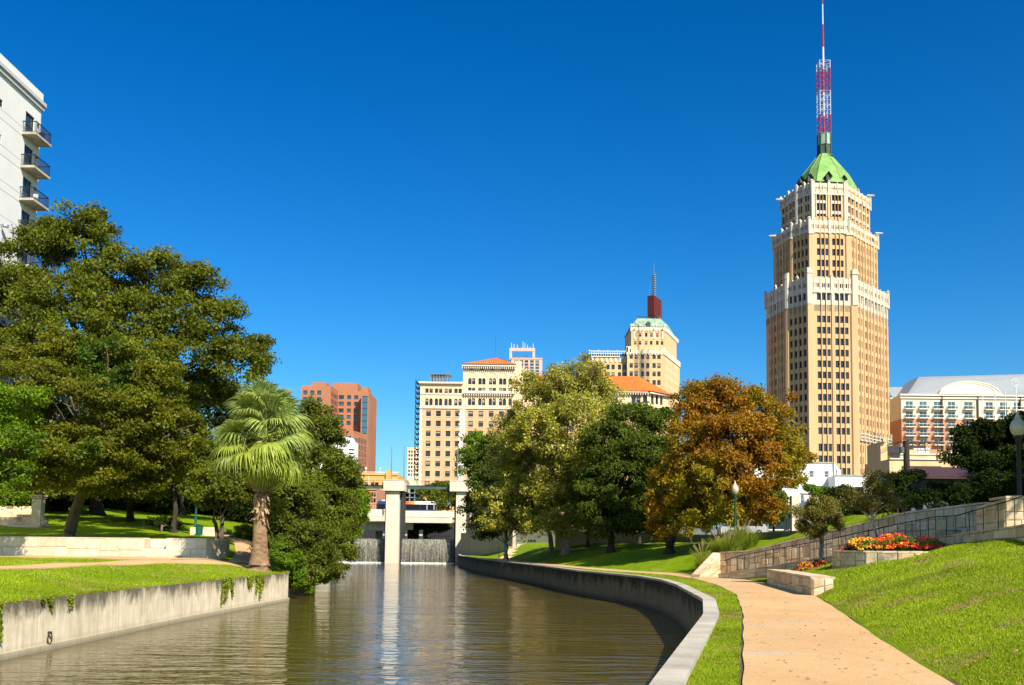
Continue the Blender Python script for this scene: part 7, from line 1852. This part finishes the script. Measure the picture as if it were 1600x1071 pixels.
# far trees filling the street behind the right lawn
for i, (px, Y, lob, lab) in enumerate([(1000, 130, [(960, 800, 60, 36, 130), (1040, 790, 60, 44, 132), (900, 800, 50, 36, 134)], 'dark street tree behind the live oak'),
                                      (1120, 132, [(1110, 780, 60, 50, 132), (1170, 800, 40, 30, 134)], 'dark street tree behind the orange tree')]):
    tree(lab, (Xp(px, Y), Y, 4.0), 2.5, .25, LB(lob), 10000, .42, M['leaf_oak'], 'bark_dark', seed=70 + i, cr=1.2, dens=.9, twigs=2)
for i, (px, lab_) in enumerate([(905, 'round dark tree added to shade the beige wall behind the tall sycamore trunk'), (985, 'round dark tree added to shade the beige wall right of the live oak trunk'), (1065, 'round dark tree added to shade the beige wall behind the orange tree trunk'), (1140, 'round dark tree added to shade the beige wall behind the green lamp post'), (1195, 'round dark tree added to shade the beige wall left of the concrete post')]):
    b_ = br(px + 14, 84.5)  # added behind the big crowns so the wall falls in shade
    tree(lab_, b_, 1.5, .13, LB([(px, 800, 44, 26, 84.5), (px + 30, 790, 40, 30, 85), (px + 50, 806, 36, 20, 84.3)] if i < 4 else [(px, 778, 26, 22, 84.5), (px + 12, 792, 20, 16, 84.5)]), 11000, .26, M['leaf_oak'], 'bark_dark', seed=230 + i, cr=.7, dens=.9, twigs=2, group='round trees added to shade the beige wall')
# crape myrtles and shrubs by the ramp
tree('small crape myrtle with several pale bare stems standing before the ramp wall', (Xp(1281, 40.0), 40.0, 2.15), 1.25, .045,
     LB([(1262, 800, 20, 16, 40), (1290, 796, 22, 16, 40), (1275, 815, 22, 16, 39.6), (1300, 818, 18, 14, 40), (1258, 822, 14, 12, 40.2), (1285, 832, 16, 8, 39.6)]),
     17000, .075, M['leaf_myrtle'], 'bark_pale', seed=81, cr=.30, dens=.6, stems=4, twigs=6, flat=.9, name='crape_myrtle')
tree('taller thin crape myrtle with a leaning pale stem behind the flower planter', (Xp(1372, 37.5), 37.5, 2.5), 1.5, .05,
     LB([(1350, 775, 26, 16, 37.6), (1380, 768, 26, 18, 37.6), (1365, 792, 24, 16, 37.4), (1395, 785, 18, 14, 37.8), (1335, 788, 16, 10, 37.6), (1375, 752, 16, 12, 37.8)]),
     10000, .075, M['leaf_myrtle'], 'bark_pale', seed=82, cr=.34, dens=.4, stems=3, twigs=9, flat=.9, lean=(-.25, 0), name='crape_myrtle')
tree('dark leafed shrub in shade behind the taller crape myrtle and the ramp wall', (Xp(1400, 52), 52, 4.0), 1.2, .1,
     LB([(1395, 760, 22, 20, 53), (1420, 752, 20, 18, 54), (1340, 800, 30, 22, 52), (1370, 800, 36, 24, 53), (1310, 775, 14, 12, 52), (1325, 770, 14, 10, 52), (1410, 785, 30, 22, 54), (1300, 785, 12, 14, 52)]),
     30000, .13, M['leaf_dark'], 'bark_dark', seed=83, cr=.4, dens=.6, name='shrub', cat='shrub', stems=3)
tree('bright low tree in front of the white building under its windows', (Xp(1277, 118), 118, 4.5), 1.5, .1, LB([(1268, 767, 14, 8, 118), (1284, 770, 12, 6, 118)]), 6000, .22, M['leaf_bright'], 'bark', seed=84, cr=.5)
tree('hedge of green shrubs on the terrace right of the small crape myrtle', (Xp(1310, 86), 86, 3.6), .6, .08, LB([(1300, 795, 24, 12, 86), (1325, 790, 20, 10, 86), (1275, 795, 16, 10, 86)]), 9000, .17, M['leaf_bush'], 'bark', seed=85, cr=.4, name='shrub', cat='shrub')
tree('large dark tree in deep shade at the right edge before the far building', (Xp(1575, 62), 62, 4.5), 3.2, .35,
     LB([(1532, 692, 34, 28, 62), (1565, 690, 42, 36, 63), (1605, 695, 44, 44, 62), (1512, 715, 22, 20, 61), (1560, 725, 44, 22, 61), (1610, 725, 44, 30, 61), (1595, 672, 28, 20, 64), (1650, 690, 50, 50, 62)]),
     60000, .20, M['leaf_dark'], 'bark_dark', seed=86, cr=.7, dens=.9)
tree('low dark hedge in shade along the top of the ramp wall', (Xp(1520, 50), 50, 4.2), .4, .08, LB([(1460, 785, 50, 16, 50), (1530, 775, 50, 18, 50), (1590, 768, 40, 18, 50), (1500, 770, 60, 14, 56), (1570, 755, 50, 16, 58)]), 26000, .14, M['leaf_dark'], 'bark_dark', seed=87, cr=.4, name='hedge', cat='hedge', twigs=2)
# trees beyond the right picture edge; they throw the shade the photograph shows on the bank and the pavilion
def off_tree(x, y, z0, lobes, seed, lab, n=24000, size=.42):
    tree(lab, (x, y, z0), 5, .35, lobes, n, size, M['leaf_oak'], 'bark_dark', seed=seed, cr=1.0, dens=.9, twigs=2, group='trees beyond the right picture edge')
for i, (c_, r_) in enumerate([((23.6, 29.5, 11), 4.6), ((31, 46, 11.5), 4.2), ((39.5, 57, 13.5), 5.0), ((44, 63, 15), 6.0)]):
    off_tree(c_[0] + .5, c_[1], 3.2, [(c_, (r_, r_, r_ * .8)), ((c_[0] - 2.7, c_[1] + .9, c_[2] + .6), (r_ * .58, r_ * .58, r_ * .55)), ((c_[0] - .6, c_[1] - 3.6, c_[2] + 1.0), (r_ * .46, r_ * .46, r_ * .45)), ((c_[0] + 3, c_[1] - 2, c_[2] + 2), (r_ * .8, r_ * .8, r_ * .6)), ((c_[0] - .5, c_[1] + 2.5, c_[2] - 2.5), (r_ * .7, r_ * .7, r_ * .5)), ((c_[0] + 1, c_[1] - 1, c_[2] + 3), (r_ * .7, r_ * .7, r_ * .5))], 91 + i, 'dark oak beyond the right picture edge, ' + ('nearest of four, shading the stair wall', 'second nearest of four, shading the hedge', 'third of four, shading the dark edge tree', 'farthest of four, shading the pavilion')[i])

# ------------------------------------------------------------------ fan palm
def palm():
    B = P(404, 873, 49.3); bx, by = B.x, 49.3; bz = zl(bx, by)
    T = thing('fan_palm', (bx, by, bz), 'stout fan palm with silvery green crown and swollen shaggy trunk at the river wall end', 'palm tree')
    rng = np.random.default_rng(5)
    top = P(412, 700, 49.3); top = Vector((top.x, by, top.z)); H = top.z - bz
    mb = MB(); n = 26; pts = []; rad = []
    for i in range(n + 1):
        t = i / n; z = bz - .2 + (H + .2) * t; pts.append(Vector((bx + (top.x - bx) * t + .03 * math.sin(t * 9), by, z)))
        r_ = np.interp(t, [0, .03, .1, .25, .45, .6, 1], [.72, .64, .46, .36, .31, .36, .31]); rad.append(r_ + (.018 if i % 2 else -.012) * (1 if t > .1 else .5))
    mb.tube(pts, rad, 20); M['palmtrunk'] = mat('palm_trunk_fibre', (0.26, 0.125, 0.055), .95, .45, 2.5, 16, b=.08, c2=(0.42, 0.28, 0.17), stretch=.35); mb.build('trunk', M['palmtrunk'], T, True)
    # old frond bases
    mb = MB()
    for k in range(190):
        t = rng.uniform(.36, .98); a = rng.uniform(0, 2 * math.pi); zc = bz + H * t; cx = bx + (top.x - bx) * t; r_ = .38; L = rng.uniform(.18, .42) * (1.3 if .4 < t < .62 else .8)
        d = Vector((math.cos(a), math.sin(a), 0)); p = Vector((cx, by, zc)) + d * r_ * .9; s = Vector((-d.y, d.x, 0)) * rng.uniform(.05, .09)
        up = rng.uniform(-.9, .5); e = p + d * L * .45 + Vector((0, 0, up * L))
        mb.face([p - s, p + s, e + s * .5, e - s * .5]); mb.face([p - s + d * .03, e - s * .5, e + s * .5, p + s + d * .03])
    M['boot'] = leaf_mat('dry_frond_base', [(0.22, 0.11, 0.04), (0.36, 0.21, 0.10), (0.45, 0.33, 0.20), (0.15, 0.07, 0.03)], .1, .8, patch=.1); mb.build('frond_bases', M['boot'], T, kind='stuff')
    M['frond'] = leaf_mat('fan_frond', [(0.21, 0.29, 0.06), (0.30, 0.38, 0.09), (0.42, 0.48, 0.15), (0.24, 0.32, 0.06)], .36, .4, patch=.1)
    M['frond_low'] = leaf_mat('yellow_green_frond', [(0.24, 0.33, 0.04), (0.34, 0.42, 0.06), (0.46, 0.48, 0.10)], .4, .5, patch=.1)
    M['frond_dry'] = leaf_mat('dry_frond', [(0.34, 0.24, 0.11), (0.42, 0.30, 0.14), (0.25, 0.15, 0.06)], .2, .7, patch=.1)
    def fan(seed, droop, size):
        r = np.random.default_rng(seed); mb = MB(); nseg = 40; stem = size * .85
        # petiole along +x, blade fans from its end, tips bend down
        pp = [Vector((stem * t, 0, stem * .10 * math.sin(t * 2.4) - droop * .25 * stem * t * t)) for t in np.linspace(0, 1, 6)]
        mb.tube(pp, [.035, .03, .026, .022, .02, .018], 4, mi=0); hub = pp[-1]
        for k in range(nseg):
            a = R(-125 + 250 * (k + .5) / nseg) + r.normal(0, .02); L = size * (1.0 - .25 * (abs(a) / 2.2) ** 2) * r.uniform(.86, 1.08)
            d = Vector((math.cos(a), math.sin(a), 0)); s = Vector((-d.y, d.x, 0)); w0 = .018; fold = Vector((0, 0, .03 if k % 2 else -.03))
            prev = None; m = 7
            for i in range(m + 1):
                t = i / m; w = size * (.013 + .029 * min(1, t * 2.4)) * (1 - max(0, (t - .42) / .58) ** .9) + .003
                bend = (max(0, t - .38) ** 2) * L * (.42 + droop * 1.0) * r.uniform(.85, 1.15)
                p = hub + d * (L * t * (1 - .22 * max(0, t - .4) * (1 + droop))) + Vector((0, 0, -bend - droop * .18 * L * t + .10 * L * t * (1 - abs(a) / 2.4)))
                row = (p - s * w, p + s * w + fold * (1 - t))
                if prev: mb.face([prev[0], prev[1], row[1], row[0]], 0)
                prev = row
        return mb
    specs = []
    crown = top + Vector((0, 0, .35))
    variants = {}
    def place(az, el, size, droop, matn, roll=0.0, zoff=0.0):
        key = (round(droop, 1), matn, int(abs(az * 7)) % 3)
        if key not in variants: variants[key] = fan(int(droop * 10) + 17 * key[2] + 3, key[0], 1.0).mesh('frond', M[matn])
        o = bpy.data.objects.new('frond', variants[key]); link(o, T)
        m = Matrix.Translation(crown + Vector((0, 0, zoff))) @ Matrix.Rotation(az, 4, 'Z') @ Matrix.Rotation(-el, 4, 'Y') @ Matrix.Rotation(roll, 4, 'X') @ Matrix.Scale(size * .86, 4)
        o.matrix_basis = m
    # upper silvery fronds
    for k in range(16): place(k * 2.399 + rng.normal(0, .15), R(rng.uniform(38, 78)), rng.uniform(1.5, 1.8), rng.choice([.3, .5, .7]), 'frond', rng.normal(0, .3), rng.uniform(.4, 1.1))
    for k in range(17): place(k * 2.399 + 1 + rng.normal(0, .15), R(rng.uniform(5, 35)), rng.uniform(1.5, 1.85), rng.choice([.5, .7, .9]), 'frond', rng.normal(0, .3), rng.uniform(.1, .6))
    for k in range(19): place(k * 2.399 + .4 + rng.normal(0, .2), R(rng.uniform(-26, 16)), rng.uniform(1.7, 2.15), rng.choice([.4, .6, .9]), 'frond_low' if k % 5 < 3 else 'frond', rng.normal(0, .25), rng.uniform(-.3, .2))
    for k in range(9): place(k * 2.399 + .9, R(rng.uniform(-62, -40)), rng.uniform(1.2, 1.6), 1.1, 'frond_dry' if k % 3 == 0 else 'frond_low', 0, -.4)
    mb = MB()
    for k in range(6):
        a = rng.uniform(3.6, 5.6) if k < 4 else rng.uniform(0, 6); p = crown + Vector((0, 0, .5)); pts = [p]; L = rng.uniform(1.6, 2.3)
        for t in np.linspace(.15, 1, 8): pts.append(p + Vector((math.cos(a) * L * t * .8, math.sin(a) * L * t * .8, .9 * math.sin(t * 2.6) - t * t * 1.5)))
        mb.tube(pts, [.03 - .0022 * i for i in range(9)], 4)
    mb.build('flower_stalks', M['frond_dry'], T)
palm()

# ------------------------------------------------------------------ vines over the left wall, river weeds
def vines():
    rng = np.random.default_rng(8)
    for (pa, pb, drop, n, lab) in ((350, 366, 1.05, 900, 'broad trailing vine on the left river wall, leftmost of three near its far end'), (388, 398, .75, 420, 'narrow trailing vine between two wider ones on the left river wall'), (402, 414, 1.15, 800, 'long trailing vine curtain nearest the far end of the left river wall'), (72, 84, .4, 160, 'short wisp of vine near the left end of the river wall'), (110, 118, .5, 140, 'thin hanging vine left of centre on the left river wall'), (0, 4, 1.1, 700, 'dense yellow green vine at the extreme left end of the river wall')):
        # find y on the wall for the sight line
        f = lambda px: next(y for y in np.linspace(20, 49, 1500) if 800 + 1555 * float(We(y)) / y >= px)
        y0, y1 = f(pa), f(pb); c = []
        ns = max(3, int((y1 - y0) / .16)); sts = []
        for j in range(ns):
            sts.append((y0 + (y1 - y0) * (j + rng.random()) / ns, drop * rng.uniform(.3, 1.0), rng.normal(0, .10)))
        for k in range(n):
            sy, dr, dl = sts[rng.integers(ns)]; t = rng.random(); z = 1.42 - dr * t
            c.append((float(We(sy)) + .03 + rng.uniform(0, .05), sy + dl * t + rng.normal(0, .045 * (1.2 - t)), z))
        c = np.array(c); q = leaf_quads(c, np.tile([[1, -.3, 0.0]], (n, 1)), .085, rng, .8, .8)
        T = thing('wall_vine', (c[0][0], (y0 + y1) / 2, 1.4), lab, 'vine', 'vines hanging over the left river wall')
        link(bpy.data.objects.new('leaves', fast_mesh('leaves', q, 4, M['leaf_vine'])), T)
        mb = MB()
        for k in range(5):
            y = sts[k % ns][0]; x = float(We(y)) + .03; mb.tube([(x - .1, y, 1.40), (x, y, 1.38), (x, y + rng.normal(0, .05), 1.38 - drop * .45), (x, y + rng.normal(0, .08), 1.38 - drop * .9)], [.008, .008, .006, .004], 4)
        mb.build('stems', M['bark'], T)
vines()

# ornamental grasses by the lamp
def tall_grass(label, px, Y, n, h, spread, seed, plume, z=None, cols=None):
    rng = np.random.default_rng(seed); x = Xp(px, Y); z0 = zr(x, Y) if z is None else z
    T = thing('ornamental_grass', (x, Y, z0), label, 'grass clump', 'ornamental grass clumps below the lamp post')
    V_ = []
    for k in range(n):
        a = rng.uniform(0, 6.28); r_ = rng.uniform(0, spread * .35); L = h * rng.uniform(.55, 1.05); out = rng.uniform(.15, .75)
        p = np.array([x + math.cos(a) * r_, Y + math.sin(a) * r_, z0 - .05]); d = np.array([math.cos(a), math.sin(a), 0]); s = np.array([-d[1], d[0], 0]) * rng.uniform(.014, .026)
        prev = None
        for i in range(5):
            t = i / 4; q = p + d * L * out * t * t + np.array([0, 0, L * (t - .28 * out * t * t)]); w = s * (1 - t * .85); row = (q - w, q + w)
            if prev is not None: V_ += [prev[0], prev[1], row[1], row[0]]
            prev = row
    link(bpy.data.objects.new('blades', fast_mesh('blades', np.array(V_), 4, M['tallgrass'])), T)
    if plume:
        V_ = []
        for k in range(plume):
            a = rng.uniform(0, 6.28); L = h * rng.uniform(.95, 1.25); out = rng.uniform(.1, .4); d = np.array([math.cos(a), math.sin(a), 0])
            pts = [np.array([x, Y, z0]) + d * L * out * t * t + np.array([0, 0, L * (t - .2 * out * t * t)]) for t in np.linspace(0, 1, 8)]
            for i in range(7):
                w = np.array([.005, 0, 0]) if i < 5 else np.array([.018, 0, .0]); V_ += [pts[i] - w, pts[i] + w, pts[i + 1] + w, pts[i + 1] - w]
        link(bpy.data.objects.new('plumes', fast_mesh('plumes', np.array(V_), 4, M['plume'])), T)
M['tallgrass'] = leaf_mat('tall_grass_blade', [(0.14, 0.20, 0.012), (0.20, 0.27, 0.015), (0.28, 0.30, 0.04), (0.09, 0.13, 0.008)], .3, .6, patch=.1)
M['plume'] = leaf_mat('tan_grass_plume', [(0.18, 0.14, 0.06), (0.26, 0.20, 0.09)], .2, .8, patch=.1)
for i, (px, Y, n, h, sp, pl) in enumerate([(1157, 54, 900, 1.7, 1.3, 12), (1170, 53, 500, 1.3, 1.0, 6), (1113, 50.5, 900, 1.25, 1.7, 0), (1128, 52, 700, 1.3, 1.5, 14), (1096, 54, 240, 1.3, .9, 12), (1142, 51, 700, 1.2, 1.6, 4)]):
    tall_grass(['tallest feathery grass clump right below the green lamp post', 'feathery grass clump just right of the lamp post against the ramp wall', 'round low grass clump left of the ramp wall end', 'middle grass clump between the lamp post and the path', 'thin plumed grass clump farthest left of the group by the lamp post', 'bushy grass clump directly behind the sloping end of the ramp wall'][i], px, Y, n, h, sp, 110 + i, pl)

# flowers
def flowers():
    rng = np.random.default_rng(12); T = thing('flower_bed', (Xp(1390, 34.9), 34.9, PT), 'mass of red, orange, yellow and magenta flowers with green leaves in the stone planter', 'flowers')
    x0, x1 = Xp(1336, 35), Xp(1476, 35.3); C_ = []; 
    def hgt(u): return .12 + .42 * math.sin(math.pi * min(1, max(0, (u + .04) / 1.06))) ** .55 + .08 * math.sin(u * 17)
    n = 9000; u = rng.random(n); y = rng.uniform(34.55, 36.3, n); hh = np.array([hgt(a) for a in u]); z = PT - .03 + hh * rng.random(n) ** .6
    c = np.stack([x0 + (x1 - x0) * u, y, z], 1)
    M['flower_leaf'] = leaf_mat('flower_bed_leaf', [(0.05, 0.12, 0.01), (0.09, 0.17, 0.02), (0.13, 0.20, 0.03)], .3, .5)
    link(bpy.data.objects.new('leaves', fast_mesh('leaves', leaf_quads(c, np.tile([[0, -.4, .6]], (n, 1)), .085, rng, .6), 4, M['flower_leaf'])), T, kind='stuff')
    cols = {'yellow': (0.75, 0.42, 0.01), 'orange': (0.75, 0.20, 0.01), 'red': (0.80, 0.035, 0.012), 'magenta': (0.65, 0.01, 0.10)}
    for k, v_ in cols.items(): M['fl_' + k] = mat(k + '_petal', v_, .6, .15, 3, 20, b=0)
    mbs = {k: MB() for k in cols}
    for _ in range(1150):
        u = rng.random(); pr = {'yellow': .75 if u < .26 or u > .92 else .08, 'orange': .35, 'red': .25 if u < .2 else .9, 'magenta': .65 if .62 < u < .85 else .06}
        ks = list(pr); p = np.array([pr[k] for k in ks]); kk = ks[rng.choice(4, p=p / p.sum())]
        yy = rng.uniform(34.5, 36.0); zz = PT + hgt(u) * (.35 + .68 * min(1, (yy - 34.4) / .7)) * rng.uniform(.75, 1.05); xx = x0 + (x1 - x0) * u; r_ = rng.uniform(.035, .062)
        o = Vector((xx, yy, zz))
        for _i in range(5):
            dd = Vector(rng.normal(0, 1, 3)); dd.y -= 1.0; dd.z += .6; dd.normalize(); a = dd.cross(Vector((0, 0, 1))).normalized(); b = dd.cross(a); q = o + Vector(rng.normal(0, 1, 3)) * r_ * .45
            mbs[kk].face([q + a * r_ * .7, q + b * r_ * .7, q - a * r_ * .7, q - b * r_ * .7])
    for k, m_ in mbs.items(): m_.build(k + '_blooms', M['fl_' + k], T, kind='stuff')
    # darker red patch at the left and a small bed by the myrtle
    for (px, Y, z0, w, h, n1, n2, names, lab) in ((1334, 36.0, PT - .1, .55, .36, 1600, 40, ('red', 'magenta'), 'dark leaved red flowering plant at the left end of the planter'),
                                           (1257, 38.2, None, .33, .34, 1500, 70, ('yellow', 'magenta'), 'small clump of pink and yellow flowers at the foot of the small crape myrtle'),
                                           (1276, 38.6, None, .45, .28, 1600, 16, ('magenta', 'orange'), 'dark leafy flower clump right of the pink and yellow clump')):
        xx = Xp(px, Y); z_ = zr(xx, Y) if z0 is None else z0
        T2 = thing('flowering_plant', (xx, Y, z_), lab, 'flowers')
        d = norm(rng.normal(0, 1, (n1, 3))) * rng.random((n1, 1)) ** .4; c = np.array([xx, Y, z_]) + d * np.array([w, w, h]); c[:, 2] = np.maximum(c[:, 2], z_)
        link(bpy.data.objects.new('leaves', fast_mesh('leaves', leaf_quads(c, d, .07, rng, .6), 4, M['flower_leaf' if names[0] == 'yellow' else 'leaf_dark'])), T2, kind='stuff')
        for j, nm in enumerate(names):
            m_ = MB()
            for _ in range(n2 // 2 * 3):
                dd = Vector(rng.normal(0, 1, 3)); dd.z = abs(dd.z); dd.normalize(); q = Vector((xx, Y, z_)) + Vector((dd.x * w, dd.y * w, dd.z * h)) * 1.02; a = Vector((1, 0, .2)) * .035; b = Vector((0, -.4, .9)) * .035
                m_.face([q + a, q + b, q - a, q - b])
            m_.build(nm + '_blooms', M['fl_' + nm], T2, kind='stuff')
    # little plants lining the ramp kerb
flowers()

# ------------------------------------------------------------------ mown turf: real blades where the lawn is near
def turf():
    rng = np.random.default_rng(4); PTS = []
    def add(n, xf, yr, hf, ok):
        # more blades close to the camera
        y = yr[0] * (yr[1] / yr[0]) ** rng.random(n); x = xf(y, rng.random(n)); k = ok(x, y); x, y = x[k], y[k]; z = hf(x, y); PTS.append(np.stack([x, y, z], 1))
    bench = lambda x, y: ~((x > Rp(y) - .1) & (x < Rp(y) + .75) & (y > 31) & (y < 41))
    add(190000, lambda y, u: Rp(y) + .07 + (np.minimum(.545 * y + 1.5, Kx(y) - .1) - Rp(y)) * u, (8.0, 34), h_right, lambda x, y: (x > Rp(y)) & bench(x, y))
    add(60000, lambda y, u: Wc(y) + CAP + .02 + (Lp(y) - Wc(y) - CAP - .06) * u, (8.0, 60), h_right, lambda x, y: (x < Lp(y) - .02))
    add(40000, lambda y, u: Rp(y) + .1 + (Kx(y) - Rp(y)) * u, (34, 46.5), h_right, lambda x, y: (x > Rp(y)) & bench(x, y) & ~((x > Xp(1312, 35)) & (y > 33.8) & (y < 37)))
    add(90000, lambda y, u: We(y) - .30 - u * 12, (20, 49.5), h_left, lambda x, y: (x / y > -.53) & (abs(x - np.interp(y, [0, 15, 28, 36, 42, 47, 51], [-17.8, -17.6, -17.2, -16.9, -16.4, -15.8, -14.6])) > 1.15) & (y < 49.0 + (We(y) - x < 3.2) * 1))
    c = np.concatenate(PTS); n = len(c); dist = np.linalg.norm(c[:, :2], axis=1)
    L = (rng.uniform(.022, .050, n) * np.clip(dist / 16, .85, 1.6))[:, None]; w = (.0035 * np.clip(dist / 9, 1, 4.5) * rng.uniform(.7, 1.3, n))[:, None]
    a = rng.uniform(0, 6.28, n); d = np.stack([np.cos(a), np.sin(a), 0 * a], 1); lean = norm(np.stack([rng.normal(0, .5, n), rng.normal(0, .5, n), np.ones(n)], 1))
    c[:, 2] -= .004
    V_ = np.stack([c - d * w, c + d * w, c + lean * L], 1).reshape(-1, 3)
    o = bpy.data.objects.new('grass', fast_mesh('grass', V_, 3, M['blade'])); col.objects.link(o); o['kind'] = 'stuff'
    # ragged turf hanging over the left wall edge and growing through the path edges
    PT_ = []
    y = 20 * (50 / 20) ** rng.random(16000); x = We(y) - rng.uniform(.0, .30, 16000); PT_.append(np.stack([x, y, np.full_like(y, 1.36)], 1))
    c = np.concatenate(PT_); n = len(c); a = rng.uniform(0, 6.28, n); d = np.stack([np.cos(a), np.sin(a), 0 * a], 1)
    clump = (np.sin(c[:, 1] * 3.1) + np.sin(c[:, 1] * 7.7 + 1) + np.sin(c[:, 1] * 1.3)) * .25 + .6
    L = (rng.uniform(.04, .14, n) * np.clip(clump, .15, 1.4))[:, None]; lean = norm(np.stack([rng.uniform(-.1, .9, n), rng.normal(0, .4, n), rng.uniform(-.5, 1, n)], 1))
    V_ = np.stack([c - d * .010, c + d * .010, c + lean * L], 1).reshape(-1, 3)
    o = bpy.data.objects.new('grass_fringe', fast_mesh('grass_fringe', V_, 3, M['blade'])); col.objects.link(o); o['kind'] = 'stuff'
turf()

def litter():
    rng = np.random.default_rng(77); n = 2600
    y = 8 * (70 / 8) ** rng.random(n); x = Lp(y) - .6 + (Rp(y) - Lp(y) + 5) * rng.random(n); k = (x < Kx(y)) & ~((y > 30.5) & (y < 41.2) & (x > Rp(y) - .1) & (x < Rp(y) + .8)) & ~((y > 33.5) & (x > 11.4)); x, y = x[k], y[k]
    onp = (x > Lp(y)) & (x < Rp(y)); keep = ~onp | (rng.random(len(x)) < .35); x, y, onp = x[keep], y[keep], onp[keep]
    z = np.where(onp, BANK + .034, h_right(x, y) + .02); c = np.stack([x, y, z], 1)
    q = leaf_quads(c, np.tile([[0, 0, 3.0]], (len(c), 1)), .055, rng, .7, rnd=.5)
    M['litter'] = leaf_mat('fallen_leaf', [(0.20, 0.12, 0.04), (0.30, 0.20, 0.07), (0.14, 0.08, 0.03), (0.38, 0.28, 0.10)], .1, .8)
    o = bpy.data.objects.new('fallen_leaves', fast_mesh('fallen_leaves', q, 4, M['litter'])); col.objects.link(o); o['kind'] = 'stuff'
litter()
